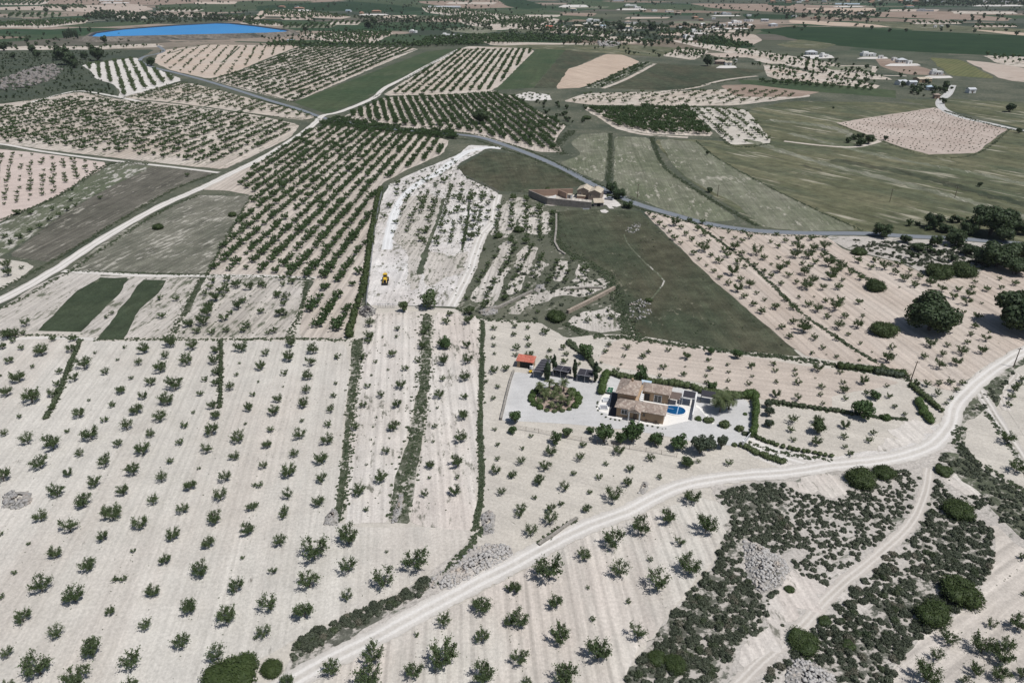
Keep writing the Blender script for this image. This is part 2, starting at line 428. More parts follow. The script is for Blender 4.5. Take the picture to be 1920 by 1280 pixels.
M['grass_olive'] = field('olive_stubble', (0.072, 0.080, 0.044), (0.150, 0.142, 0.088), R((1400, 290), (1900, 400)), 0.22, 0, 0, (0.33, 0.305, 0.235), 0.34, 0.2, wst=8, third=(0.072, 0.084, 0.052), thirdamt=0.85, grain=0.26, mid=0.28)
M['grass_band'] = field('rough_green_band', (0.115, 0.12, 0.085), (0.085, 0.10, 0.06), R((20, 470), (250, 310)), 0.16, 0, 0, (0.42, 0.395, 0.355), 0.48, 0.3, wst=2.5)
M['terrace'] = field('dark_terrace_ground', (0.075, 0.083, 0.058), (0.12, 0.12, 0.088), 0.9, 0.10, 0, 0, (0.33, 0.305, 0.26), 0.30, 0.35, wst=1.5)
M['grass_plot'] = field('dark_green_plot', (0.034, 0.048, 0.028), (0.058, 0.070, 0.042), R((430, 620), (520, 530)), 0.10, 0, 0, (0.13, 0.135, 0.09), 0.2, 0.5, grain=0.3, mid=0.25)
M['scrubfloor'] = field('scrub_floor', (0.085, 0.09, 0.070), (0.15, 0.145, 0.12), 0.3, 0.06, 0, 0, (0.42, 0.385, 0.345), 0.62, 0.8, wst=1.2, grain=0.3, mid=0.3)
M['bankmix'] = field('stony_bank', (0.060, 0.072, 0.046), (0.11, 0.112, 0.08), 0.3, 0.06, 0, 0, (0.40, 0.37, 0.325), 0.50, 0.55, wst=1.0, grain=0.35, weedsoft=0.14, mid=0.3)
M['verge'] = field('green_verge', (0.048, 0.064, 0.040), (0.100, 0.105, 0.072), 0.3, 0.06, 0, 0, (0.30, 0.28, 0.235), 0.30, 0.5, grain=0.35, weedsoft=0.16, mid=0.3)
M['scrubhill'] = field('dark_scrub_ground', (0.050, 0.063, 0.046), (0.072, 0.082, 0.056), 0.3, 0.06, 0, 0, (0.15, 0.145, 0.12), 0.10, 0.3)
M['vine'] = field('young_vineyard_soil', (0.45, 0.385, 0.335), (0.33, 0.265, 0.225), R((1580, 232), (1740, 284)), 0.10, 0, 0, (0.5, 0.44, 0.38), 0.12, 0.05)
M['tan'] = field('tan_bare_soil', (0.45, 0.36, 0.285), (0.40, 0.31, 0.24), R((1060, 150), (1100, 160)), 0.10, 6, 0.05)
M['citrus'] = field('dark_citrus_rows', (0.016, 0.036, 0.016), (0.026, 0.050, 0.022), 0.2, 0.25, 7, 0.25, (0.08, 0.10, 0.06), 0.05, 0.05)
M['vinegreen'] = field('green_vine_rows', (0.10, 0.115, 0.05), (0.14, 0.135, 0.065), 0.9, 0.10, 5, 0.12, (0.05, 0.07, 0.03), 0.3, 0.2)
M['brownred'] = field('red_brown_soil', (0.215, 0.160, 0.125), (0.29, 0.225, 0.18), 0.2, 0.10, 8, 0.05)
M['gravel'] = field('pale_gravel', (0.505, 0.495, 0.48), (0.45, 0.44, 0.425), 0.1, 0.03, 0, 0, (0.3, 0.3, 0.28), 0.0, grain=0.07)
M['road'] = trackmat('white_track', (0.56, 0.525, 0.48), (0.645, 0.615, 0.575), (0.34, 0.31, 0.26))
M['path'] = trackmat('pale_footpath', (0.50, 0.455, 0.405), (0.57, 0.53, 0.48), (0.33, 0.30, 0.25))
M['branch'] = trackmat('grassy_track', (0.50, 0.465, 0.42), (0.60, 0.565, 0.52), (0.15, 0.145, 0.105), midamt=0.95)
M['asphalt'] = trackmat('grey_asphalt', (0.175, 0.192, 0.212), (0.20, 0.215, 0.235), (0.17, 0.185, 0.205), edge=(0.17, 0.17, 0.15), midamt=0.2)
M['concrete'] = trackmat('pale_concrete', (0.47, 0.46, 0.44), (0.50, 0.49, 0.47), (0.45, 0.44, 0.42), midamt=0.2)

# far plain, back to front
FAR = [
 ('farmland', [(-300, 0), (260, -6), (700, -8), (700, 0), (560, 6), (280, 10), (0, 8), (-300, 12)], 'brownred'),
 ('farmland', [(290, 10), (470, 2), (590, 3), (560, 12), (420, 22), (300, 20)], 'grass_green'),
 ('farmland', [(480, 12), (570, 6), (690, 2), (830, 12), (900, 18), (700, 24), (620, 20), (480, 22)], 'citrus'),
 ('farmland', [(600, -2), (760, -4), (1000, -2), (800, 16), (690, 5)], 'grass_green'),
 ('farmland', [(780, 3), (930, 0), (985, 14), (880, 17), (800, 8)], 'brownred'),
 ('farmland', [(930, -2), (985, 0), (1030, 14), (985, 18), (950, 12)], 'citrus'),
 ('farmland', [(860, 18), (1000, 19), (1090, 30), (1070, 40), (980, 34), (900, 26)], 'grass_green'),
 ('farmland', [(1050, 24), (1120, 25), (1110, 31), (1050, 29)], 'brownred'),
 ('farmland', [(1120, 2), (1180, 7), (1150, 20), (1060, 8), (1080, -2)], 'grass_green'),
 ('farmland', [(1215, 8), (1480, 15), (1480, 24), (1300, 20), (1190, 16)], 'grass_green'),
 ('farmland', [(1290, 7), (1500, 8), (1620, 18), (1620, 28), (1430, 22), (1330, 15)], 'brownred'),
 ('farmland', [(1390, 26), (1500, 29), (1490, 36), (1400, 35)], 'citrus'),
 ('farmland', [(1440, 4), (1500, 5), (1480, 12), (1440, 10)], 'citrus'),
 ('farmland', [(1500, 16), (1640, 15), (1640, 23), (1540, 20)], 'tan'),
 ('farmland', [(1640, 23), (1760, 22), (1900, 35), (1890, 40), (1760, 36), (1640, 32)], 'brownred'),
 ('farmland', [(1480, 38), (1600, 43), (1700, 52), (1560, 49), (1480, 43)], 'tan'),
 ('farmland', [(1600, 40), (1700, 43), (1920, 55), (1920, 62), (1700, 56)], 'grass_olive'),
 ('farmland', [(1815, 55), (1920, 62), (2050, 70), (2050, 74), (1900, 66)], 'tan'),
 ('farmland', [(1420, 57), (1480, 50), (1580, 52), (1760, 60), (1920, 68), (2150, 78), (2150, 118), (1920, 107), (1760, 100), (1640, 92), (1570, 86), (1500, 76)], 'citrus'),
 ('farmland', [(1455, 84), (1500, 74), (1570, 84), (1545, 92), (1480, 90)], 'grass_olive'),
 ('farmland', [(1335, 66), (1375, 62), (1415, 65), (1430, 76), (1410, 85), (1380, 80)], 'farpink0'),
 ('farmland', [(1300, 72), (1340, 68), (1420, 88), (1380, 92), (1320, 84)], 'citrus'),
 ('farmland', [(1250, 74), (1400, 92), (1560, 118), (1680, 150), (1600, 148), (1420, 112), (1270, 80)], 'soil_far'),
 ('farmland', [(1640, 108), (1680, 112), (1780, 142), (1700, 140), (1650, 124)], 'brownred'),
 ('farmland', [(1742, 108), (1800, 112), (1870, 148), (1780, 142)], 'vinegreen'),
 ('farmland', [(1808, 113), (1860, 118), (2100, 158), (2100, 172), (1880, 150)], 'farpink0'),
 ('farmland', [(1840, 104), (1940, 108), (2100, 130), (2100, 150), (1880, 122)], 'soil_far'),
 ('farmland', [(490, 20), (580, 22), (660, 32), (640, 36), (560, 33), (480, 30)], 'soil_farpink'),
 ('farmland', [(790, 12), (870, 18), (930, 26), (1050, 36), (1040, 46), (930, 58), (870, 46), (850, 30), (800, 24)], 'soil_far'),
 ('farmland', [(560, 66), (680, 58), (740, 62), (700, 82), (620, 80)], 'soil_far'),
 ('farmland', [(830, 54), (900, 50), (935, 59), (900, 64), (850, 60)], 'grass_pale'),
 ('farmland', [(0, 44), (60, 40), (170, 37), (160, 44), (90, 52), (-200, 52)], 'soil_far'),
 ('farmland', [(100, 50), (180, 43), (320, 38), (280, 46), (180, 52)], 'grass_green'),
 ('farmland', [(60, 12), (260, 8), (290, 18), (240, 26), (100, 20), (-100, 18)], 'farpink0'),
 ('farmland', [(60, 86), (160, 88), (290, 82), (310, 88), (190, 93), (60, 94), (-100, 96)], 'soil_far'),
 ('farmland', [(900, 78), (1000, 80), (1130, 83), (1000, 88), (920, 85)], 'soil_far'),
 ('farmland', [(880, 88), (1000, 84), (1180, 84), (1270, 90), (1240, 108), (1130, 100), (1000, 92)], 'grass_olive'),
 ('farmland', [(1240, 105), (1270, 92), (1330, 95), (1320, 104), (1300, 113)], 'soil_far'),
 ('farmland', [(1430, 120), (1650, 160), (1640, 172), (1440, 146)], 'soil_far'),
]
M['farpink0'] = field('bare_pink_field', (0.36, 0.29, 0.24), (0.42, 0.355, 0.30), 0.4, 0.06, 0, 0, (0.14, 0.13, 0.09), 0.25, 0.05)
for nm, pts, mk in FAR:
    patch(nm, pts, M[mk], 1, 0.6, 6, 1)

FARPLOT = [(30, 6, 90, 7, 20, 1), (130, 14, 70, 6, -12, 1), (215, 18, 60, 5, 10, 0), (330, 20, 80, 5, 14, 1), (60, 30, 100, 6, 10, 1), (250, 32, 60, 5, -10, 0), (455, 34, 70, 5, 10, 1), (350, 30, 60, 4, 10, 0), (500, 46, 70, 6, -18, 1), (575, 50, 90, 7, 14, 1), (640, 44, 60, 5, 8, 1), (745, 32, 60, 5, 8, 0), (830, 36, 70, 6, 14, 1), (900, 34, 60, 5, -10, 1), (960, 42, 90, 7, 16, 1), (1010, 52, 80, 6, 10, 1), (920, 72, 70, 6, -14, 1), (1060, 60, 70, 5, 12, 1), (1110, 66, 60, 5, 8, 1), (1150, 46, 70, 5, 8, 0), (1215, 52, 80, 5, -8, 1), (1260, 64, 60, 5, 10, 1), (1210, 34, 80, 4, 8, 0), (1330, 58, 110, 4, 8, 0), (1295, 42, 70, 4, 6, 0), (1150, 72, 90, 6, 14, 0), (1200, 80, 60, 5, -10, 1), (1390, 104, 80, 8, -30, 0), (1480, 116, 80, 8, -30, 0), (1600, 128, 80, 8, -20, 0), (1560, 142, 110, 8, -10, 0), (1480, 134, 70, 6, -14, 0), (1710, 20, 90, 4, 6, 0), (1850, 24, 120, 5, -8, 0), (1560, 30, 90, 4, 6, 0), (1760, 44, 90, 4, -6, 1), (1870, 50, 80, 4, -8, 1), (700, 66, 60, 5, 8, 1), (1010, 30, 70, 4, 10, 0), (1090, 14, 80, 4, 14, 0), (880, 6, 90, 4, 8, 0), (400, 6, 80, 4, 6, 0), (560, 36, 60, 4, -6, 1)]
for i, (x, y, w, h, k, o_) in enumerate(FARPLOT):
    patch('small_plot', [(x - w / 2, y + h / 2), (x - w / 2 + k, y - h / 2), (x + w / 2 + k, y - h / 2 + rng.uniform(-1, 1)), (x + w / 2, y + h / 2 + rng.uniform(-1, 1))], M[['soil_far', 'soil_farpink', 'farpink0', 'soil_far', 'grass_pale'][i % 5]], 2, .6, 6, 1)
for x, y, w, h in [(835, 71, 60, 3), (1112, 44, 40, 3), (1084, 55, 70, 2.5), (1176, 57, 40, 2.5), (1296, 74, 40, 4), (1310, 63, 40, 3), (1360, 54, 90, 2.5), (1388, 47, 50, 3), (1530, 107, 70, 7), (1636, 109, 60, 4), (1692, 122, 70, 5), (1757, 145, 60, 5), (1362, 126, 40, 5), (1184, 18, 60, 3), (1075, 12, 60, 5), (1360, 30, 60, 2), (700, 28, 60, 3), (545, 20, 80, 3), (1590, 13, 60, 2), (1870, 11, 100, 3), (215, 6, 60, 2)]:
    patch('bare_yard', [(x - w / 2, y + h * .4), (x - w * .3, y - h / 2), (x + w * .4, y - h / 2), (x + w / 2, y + h * .3), (x, y + h / 2)], M['soil_white'], 3, .8, 5, 1)
# middle and near fields
MID = [
 ('scrubland', [(-400, 92), (60, 95), (200, 94), (290, 93), (265, 108), (150, 122), (215, 160), (222, 182), (150, 175), (0, 195), (-400, 230)], 'scrubhill', 1),
 ('field', [(153, 122), (255, 108), (275, 122), (345, 150), (270, 172), (222, 184), (225, 170), (212, 158), (180, 148), (172, 135)], 'soil_white', 2),
 ('field', [(300, 95), (390, 84), (565, 86), (500, 110), (430, 140), (390, 148), (320, 132), (288, 117)], 'soil_farpink', 2),
 ('field', [(565, 87), (790, 90), (700, 128), (552, 192), (470, 172), (392, 150), (440, 138)], 'soil_left', 2),
 ('field', [(225, 184), (345, 153), (560, 208), (592, 219), (570, 226), (470, 212), (320, 192)], 'soil_far', 2),
 ('green_field', [(550, 192), (800, 97), (855, 91), (800, 122), (720, 162), (690, 185), (612, 214)], 'grass_green', 2),
 ('field', [(716, 180), (760, 152), (862, 92), (880, 87), (1006, 92), (928, 170), (850, 177)], 'soil_far', 2),
 ('green_field', [(928, 169), (1006, 92), (1060, 94), (1000, 165)], 'grass_green', 2),
 ('fallow_field', [(1000, 166), (1060, 94), (1130, 102), (1066, 130), (1042, 166)], 'grass_dark', 2),
 ('field', [(1041, 167), (1066, 129), (1085, 124), (1135, 102), (1168, 103), (1200, 116), (1150, 140), (1090, 165)], 'tan', 2),
 ('vineyard', [(1092, 166), (1200, 117), (1228, 116), (1130, 165)], 'grass_band', 2),
 ('fallow_field', [(1140, 166), (1232, 119), (1320, 124), (1440, 132), (1400, 144), (1320, 160), (1260, 170)], 'grass_dark', 2),
 ('field', [(640, 222), (672, 205), (722, 183), (930, 175), (962, 180), (985, 195), (1062, 235), (1042, 262), (1055, 286), (1010, 285), (945, 268), (880, 250), (760, 240)], 'soil_dense', 2),
 ('field', [(962, 180), (990, 172), (1030, 178), (1036, 188), (985, 189)], 'soil_white', 2),
 ('field', [(1055, 190), (1100, 175), (1250, 172), (1420, 165), (1530, 180), (1380, 198), (1250, 199), (1110, 197)], 'soil_far', 2),
 ('field', [(1350, 160), (1450, 158), (1540, 172), (1500, 182), (1380, 182)], 'brownred', 3),
 ('green_field', [(1385, 150), (1500, 153), (1680, 170), (1680, 184), (1500, 170), (1390, 157)], 'grass_green', 3),
 ('field', [(1092, 203), (1290, 201), (1342, 256), (1220, 252), (1150, 238)], 'soil_left', 2),
 ('field', [(1290, 203), (1330, 202), (1400, 206), (1450, 268), (1372, 272), (1350, 255), (1330, 236)], 'soil_villa', 2),
 ('stubble_field', [(1400, 206), (1480, 190), (1660, 192), (1760, 200), (1750, 204), (1570, 230), (1650, 262), (1740, 290), (1830, 287), (1890, 242), (1960, 250), (2300, 300), (2300, 520), (1920, 452), (1620, 434), (1500, 432), (1425, 426), (1380, 395), (1280, 330), (1225, 262), (1310, 262), (1450, 272)], 'grass_olive', 1),
 ('stubble_field', [(1680, 186), (1790, 186), (1860, 190), (2200, 200), (2200, 270), (1920, 242), (1820, 216)], 'grass_olive', 1),
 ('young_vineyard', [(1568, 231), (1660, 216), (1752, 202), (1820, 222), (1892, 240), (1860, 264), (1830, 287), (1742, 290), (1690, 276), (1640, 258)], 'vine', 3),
 ('terrace_field', [(1090, 252), (1142, 249), (1138, 300), (1132, 342), (1085, 325), (1050, 305), (1090, 290), (1070, 268)], 'grass_pale', 2),
 ('terrace_field', [(1152, 256), (1216, 258), (1232, 300), (1300, 355), (1385, 412), (1325, 416), (1240, 392), (1148, 352), (1152, 300)], 'grass_pale', 2),
 ('terrace_field', [(1235, 262), (1302, 265), (1350, 300), (1480, 370), (1612, 432), (1500, 434), (1425, 424), (1385, 385), (1290, 335), (1262, 310)], 'grass_pale', 3),
 ('fallow_field', [(870, 330), (850, 318), (915, 284), (985, 290), (1110, 345), (1065, 352), (990, 362), (930, 358)], 'grass_dark', 2),
 ('field', [(600, 236), (700, 240), (842, 262), (832, 288), (760, 320), (716, 344), (702, 400), (690, 480), (680, 560), (662, 634), (560, 634), (572, 560), (590, 525), (500, 518), (384, 514), (410, 460), (470, 366), (430, 358), (378, 356), (440, 325), (520, 275)], 'soil_dense', 2),
 ('construction_plot', [(730, 345), (790, 318), (860, 290), (880, 272), (920, 274), (855, 310), (872, 332), (935, 362), (930, 400), (905, 440), (893, 480), (880, 515), (862, 555), (850, 575), (770, 573), (688, 573), (692, 500), (704, 430), (716, 375)], 'soil_plot', 2),
 ('ploughed_field', [(472, 366), (440, 420), (402, 490), (386, 514), (250, 510), (128, 506), (180, 465), (240, 427), (320, 387), (372, 366), (430, 368)], 'grass_plough', 2),
 ('ploughed_field', [(402, 324), (320, 357), (200, 428), (95, 492), (15, 480), (80, 430), (150, 382), (280, 312), (340, 318)], 'grass_ploughD', 2),
 ('grass_band', [(-60, 450), (0, 420), (110, 368), (215, 305), (285, 312), (150, 380), (80, 428), (10, 478), (-80, 500)], 'grass_band', 2),
 ('field', [(-250, 260), (0, 280), (80, 288), (208, 306), (110, 366), (0, 416), (-250, 520)], 'soil_pinkL', 2),
 ('field', [(-300, 200), (0, 196), (80, 184), (150, 172), (222, 186), (320, 194), (470, 214), (562, 234), (545, 258), (480, 290), (420, 318), (320, 308), (200, 294), (80, 280), (0, 268), (-300, 258)], 'soil_left', 2),
 ('field', [(-250, 480), (0, 485), (50, 492), (64, 500), (40, 520), (0, 545), (-250, 640)], 'soil_villa', 2),
 ('weedy_plot', [(-250, 660), (-20, 590), (60, 540), (120, 512), (190, 514), (160, 560), (100, 605), (60, 625), (0, 628), (-250, 650)], 'soil_weedy', 2),
 ('weedy_plot', [(180, 518), (270, 516), (375, 522), (350, 570), (318, 632), (160, 632), (150, 626), (240, 520), (190, 522), (80, 610), (60, 624)], 'soil_weedy', 2),
 ('grass_plot', [(188, 520), (243, 523), (215, 560), (152, 622), (72, 620), (110, 580), (145, 545)], 'grass_plot', 3),
 ('grass_plot', [(270, 524), (312, 526), (300, 545), (262, 580), (232, 634), (182, 636), (232, 570)], 'grass_plot', 3),
 ('weedy_plot', [(388, 520), (480, 520), (575, 526), (560, 580), (535, 632), (330, 633), (350, 590)], 'soil_weedy', 2),
 ('orchard_field', [(-300, 660), (0, 632), (150, 633), (180, 640), (420, 638), (620, 640), (645, 645), (652, 660), (656, 690), (648, 760), (640, 850), (632, 930), (625, 975), (660, 988), (760, 988), (880, 992), (884, 1004), (868, 1024), (800, 1078), (740, 1112), (660, 1148), (560, 1195), (480, 1240), (400, 1290), (330, 1420), (-500, 1420)], 'soil_front', 2),
 ('orchard_strip', [(700, 588), (760, 582), (795, 586), (796, 640), (788, 720), (770, 790), (752, 860), (738, 920), (728, 980), (645, 985), (648, 930), (655, 860), (664, 770), (672, 690), (685, 630)], 'soil_strip', 2),
 ('orchard_strip', [(815, 586), (880, 588), (898, 595), (900, 700), (896, 800), (896, 900), (888, 975), (880, 995), (770, 982), (775, 930), (788, 860), (800, 780), (806, 700), (812, 640)], 'soil_strip', 2),
 ('orchard_field', [(905, 602), (960, 600), (1012, 606), (1060, 636), (1130, 628), (1200, 640), (1400, 668), (1560, 694), (1650, 706), (1705, 730), (1745, 775), (1745, 800), (1690, 840), (1560, 860), (1470, 872), (1380, 892), (1290, 905), (1200, 935), (1120, 970), (1040, 1000), (960, 1040), (900, 1040), (890, 1000), (905, 950), (908, 880), (905, 800), (910, 700)], 'soil_villa', 1),
 ('orchard_field', [(1150, 640), (1180, 634), (1300, 652), (1440, 674), (1560, 692), (1640, 704), (1690, 718), (1560, 742), (1560, 766), (1440, 752), (1400, 740), (1330, 722), (1240, 706), (1160, 690), (1120, 678)], 'soil_pink', 2),
 ('orchard_field', [(1205, 395), (1300, 414), (1400, 434), (1545, 441), (1582, 468), (1640, 482), (1690, 494), (1740, 520), (1800, 522), (1850, 505), (1925, 488), (2200, 560), (2200, 640), (1920, 655), (1880, 668), (1840, 690), (1795, 735), (1760, 728), (1720, 712), (1640, 685), (1512, 668), (1480, 648), (1400, 580), (1300, 490), (1245, 436)], 'soil_pinkR', 2),
 ('fallow_field', [(1042, 398), (1100, 392), (1200, 396), (1245, 440), (1330, 516), (1420, 598), (1502, 668), (1400, 660), (1290, 645), (1190, 628), (1172, 580), (1150, 520), (1120, 500), (1052, 470), (1040, 430)], 'grass_dark', 2),
 ('terraced_ground', [(935, 365), (992, 365), (1040, 398), (1042, 465), (1120, 498), (1152, 522), (1172, 585), (1188, 630), (1130, 626), (1060, 634), (1012, 604), (905, 598), (855, 575), (880, 515), (905, 445), (932, 400)], 'terrace', 1),
 ('orchard_field', [(545, 1290), (620, 1252), (705, 1212), (830, 1148), (960, 1082), (1100, 1004), (1225, 955), (1310, 932), (1350, 942), (1370, 962), (1362, 1000), (1332, 1060), (1260, 1140), (1195, 1220), (1165, 1290), (1110, 1420), (420, 1420)], 'soil_centre', 2),
 ('orchard_field', [(1655, 1290), (1690, 1235), (1752, 1182), (1798, 1150), (1838, 1105), (1862, 1050), (1866, 1005), (1835, 985), (1870, 985), (1905, 1020), (1990, 1070), (2300, 1150), (2300, 1420), (1600, 1420)], 'soil_corner', 2),
 ('orchard_field', [(1803, 792), (1820, 775), (1842, 768), (1862, 780), (1885, 818), (1905, 852), (1935, 900), (1925, 922), (1880, 895), (1830, 862), (1805, 832)], 'soil_villa', 2),
 ('orchard_field', [(1872, 748), (1888, 710), (1906, 690), (1930, 680), (2100, 690), (2150, 860), (1960, 870), (1915, 810)], 'soil_villa', 2),
 ('scrubland', [(1130, 1420), (1165, 1290), (1260, 1145), (1340, 1055), (1372, 962), (1330, 922), (1400, 904), (1480, 896), (1570, 882), (1690, 868), (1760, 840), (1790, 810), (1830, 870), (1930, 930), (2300, 1080), (2300, 1150), (1990, 1070), (1900, 1020), (1870, 985), (1835, 985), (1866, 1005), (1862, 1050), (1838, 1105), (1798, 1150), (1690, 1235), (1655, 1290), (1600, 1420)], 'soil_scrub', 1),
 ('scrubland', [(1548, 442), (1640, 444), (1800, 452), (1930, 462), (2300, 500), (2300, 560), (1925, 490), (1850, 504), (1800, 520), (1740, 518), (1690, 492), (1640, 480), (1585, 466)], 'soil_scrub', 1),
 ('verge', [(520, 1280), (560, 1196), (660, 1150), (740, 1114), (800, 1080), (868, 1026), (890, 1002), (960, 1006), (1000, 1012), (960, 1050), (880, 1090), (800, 1132), (700, 1185), (600, 1240), (540, 1285)], 'soil_scrub', 1),
 ('verge', [(1400, 820), (1440, 835), (1560, 858), (1690, 838), (1742, 800), (1770, 790), (1760, 830), (1700, 855), (1560, 874), (1480, 884), (1400, 850)], 'soil_white', 2),
]
M['soil_pinkL'] = field('pink_stony_soil', (0.49, 0.415, 0.37), (0.45, 0.37, 0.325), 0.3, 0.07, 0, 0, (0.2, 0.17, 0.13), 0.08, 0.7)
patch('pale_ground', [(-400, 1420), (-400, 640), (700, 570), (1040, 590), (1500, 660), (1920, 640), (2300, 640), (2300, 1420)], M['soil_villa'], 0, 0)
for nm, pts, mk, ly in MID:
    patch(nm, pts, M[mk], ly, sm=0 if nm in ('grass_plot', 'weedy_plot', 'green_field', 'young_vineyard', 'fallow_field') else 1)
# bare strips on the dark terraces, bare marl in the scrub, weedy banks
for pts in ([(935, 395), (960, 370), (990, 372), (965, 430), (935, 450), (920, 440)], [(975, 400), (1010, 385), (1032, 400), (1028, 440), (1000, 440), (965, 432)],
            [(880, 560), (940, 470), (960, 470), (905, 570)], [(905, 575), (940, 510), (950, 512), (925, 575)], [(948, 545), (1000, 462), (1010, 464), (975, 545), (955, 553)],
            [(990, 520), (1012, 488), (1032, 495), (1010, 520)], [(1035, 524), (1048, 485), (1066, 490), (1052, 528)], [(1070, 530), (1084, 494), (1108, 505), (1100, 530)],
            [(950, 588), (990, 552), (1040, 545), (1130, 520), (1145, 530), (1100, 556), (1040, 556), (990, 575), (975, 590)], [(1060, 612), (1090, 585), (1140, 575), (1165, 590), (1168, 618), (1110, 622)]):
    patch('terrace_strip', pts, M['soil_weedy'], 2, 1.0, 1.5, 1)
for pts in ([(1465, 905), (1520, 890), (1580, 890), (1600, 915), (1570, 935), (1500, 925)], [(1480, 1060), (1530, 1085), (1560, 1105), (1490, 1165), (1430, 1180), (1440, 1130)],
            [(1395, 1200), (1450, 1170), (1480, 1180), (1420, 1240), (1380, 1250)], [(1770, 880), (1830, 900), (1850, 930), (1800, 930)], [(1690, 790), (1745, 790), (1735, 825), (1680, 842), (1640, 850), (1660, 825)]):
    patch('bare_ground', pts, M['soil_strip'], 3, 1.6, 1.0, 2)
for pts in ([(1120, 1420), (1160, 1300), (1260, 1150), (1340, 1062), (1375, 965), (1350, 935), (1420, 908), (1475, 915), (1480, 1000), (1440, 1020), (1385, 1010), (1390, 1090), (1440, 1125), (1400, 1190), (1370, 1250), (1300, 1420)],
            [(1746, 970), (1850, 1010), (1850, 1050), (1830, 1095), (1790, 1135), (1690, 1215), (1610, 1380), (1460, 1380), (1530, 1250), (1590, 1170), (1660, 1100), (1725, 1030)]):
    patch('scrub_floor', pts, M['scrubfloor'], 2, 1.2, 1.2, 2)
patch('scrub_floor', [(535, 1272), (562, 1200), (660, 1152), (740, 1116), (795, 1084), (812, 1096), (740, 1146), (640, 1208), (585, 1245)], M['scrubfloor'], 3, .5, 1.5, 1)
patch('weedy_plot', [(758, 372), (800, 362), (832, 372), (818, 420), (800, 470), (785, 540), (770, 545), (762, 470), (738, 450)], M['soil_weedy'], 3, 1.0, 1.5, 1)
patch('weedy_plot', [(790, 470), (850, 478), (880, 470), (870, 510), (800, 540)], M['soil_weedy'], 3, 1.0, 1.5, 1)
for px, w in (([(832, 372), (822, 410), (806, 450), (800, 468)], 1.6), ([(800, 468), (790, 500), (786, 515)], 2.6), ([(880, 378), (876, 420), (866, 470)], 1.2)): ribbon('grass_strip', px, w, M['verge'], 4, .4)
for px in ([(858, 378), (850, 430), (838, 480)], [(868, 378), (860, 430), (850, 480)]): ribbon('wheel_track', px, 1.3, M['soil_white'], 4, .3)
for pts in ([(888, 562), (905, 525), (925, 487), (938, 490), (916, 530), (900, 566)], [(912, 566), (935, 528), (948, 500), (958, 503), (942, 535), (925, 570)], [(935, 470), (948, 452), (962, 455), (950, 480)], [(962, 500), (975, 470), (988, 460), (996, 464), (982, 490), (970, 515)]):
    patch('terrace_strip', pts, M['soil_weedy'], 3, .8, 1.5, 1)
for pts in ([(1808, 715), (1850, 690), (1905, 655), (1960, 635), (1960, 665), (1905, 690), (1880, 730), (1868, 765), (1848, 742)], [(1790, 800), (1822, 748), (1838, 738), (1850, 765), (1806, 792), (1803, 832), (1830, 862), (1800, 850)], [(1760, 850), (1800, 850), (1860, 892), (1930, 930), (2100, 1010), (2100, 1060), (1960, 1040), (1890, 985), (1850, 935), (1800, 900)]):
    patch('verge', pts, M['bankmix'], 3, .9, 1.5, 1)
patch('bare_ground', [(1325, 905), (1345, 940), (1365, 952), (1380, 925), (1352, 905)], M['soil_scrub'], 3, 0.4, 2, 1)
patch('weedy_bank', [(792, 590), (808, 590), (806, 690), (800, 770), (788, 850), (776, 930), (768, 982), (726, 978), (738, 918), (756, 850), (776, 780), (790, 700)], M['bankmix'], 3, 0.4, 2)
patch('weedy_bank', [(660, 640), (682, 632), (670, 690), (661, 770), (652, 860), (645, 930), (638, 980), (624, 982), (633, 930), (642, 850), (650, 760), (658, 690)], M['bankmix'], 3, 0.3, 2)
patch('green_field', [(1225, 262), (1310, 262), (1372, 280), (1700, 360), (1980, 440), (1640, 432), (1480, 370), (1350, 300), (1310, 268)], M['grass_olive'], 2, 0.5)
patch('weedy_bank', [(900, 600), (909, 600), (908, 700), (905, 800), (910, 880), (905, 950), (895, 990), (886, 990), (897, 930), (897, 850), (899, 750)], M['verge'], 3, 0.3, 2)

# roads and tracks
ribbon('asphalt_road', [(296, 86), (307, 95), (296, 101), (272, 106), (263, 114), (282, 125), (330, 137), (380, 150), (440, 168), (500, 187), (560, 205), (602, 220), (650, 229), (720, 240), (800, 248), (890, 256), (940, 270), (1000, 292), (1060, 318), (1110, 345), (1150, 361), (1190, 381), (1250, 399), (1320, 418), (1400, 431), (1500, 437), (1620, 438), (1700, 443), (1800, 448), (1920, 458), (2150, 480)], 5.2, M['asphalt'], 4, 0.03)
ribbon('dirt_road', [(430, 1340), (540, 1281), (620, 1237), (700, 1197), (800, 1143), (900, 1090), (960, 1060), (1030, 1022), (1100, 987), (1180, 957), (1260, 917), (1320, 901), (1400, 891), (1470, 886), (1560, 873), (1640, 865), (1700, 853), (1750, 832), (1780, 800), (1792, 760), (1815, 733), (1850, 703), (1890, 676), (1930, 655), (2050, 610)], 4.3, M['road'], 4)
ribbon('grassy_track', [(1815, 733), (1832, 728), (1850, 755), (1872, 790), (1897, 828), (1925, 870), (1980, 940)], 3.2, M['branch'], 3)
ribbon('dirt_road', [(-200, 650), (0, 563), (100, 508), (200, 443), (300, 387), (370, 356), (430, 327), (500, 292), (560, 255), (592, 230), (606, 217), (640, 209), (700, 184), (722, 165), (760, 146), (800, 124), (862, 92)], (5.0, 5.5), M['road'], 5)
ribbon('construction_track', [(725, 468), (730, 440), (741, 400), (760, 365), (790, 341), (820, 325), (850, 302), (876, 285), (915, 277), (940, 278)], (4.2, 6.0), M['whitetrack'] if 'whitetrack' in M else trackmat('fresh_white_gravel', (0.65, 0.64, 0.625), (0.68, 0.67, 0.655), (0.6, 0.59, 0.57), (0.52, 0.50, 0.47), 0.2), 3)
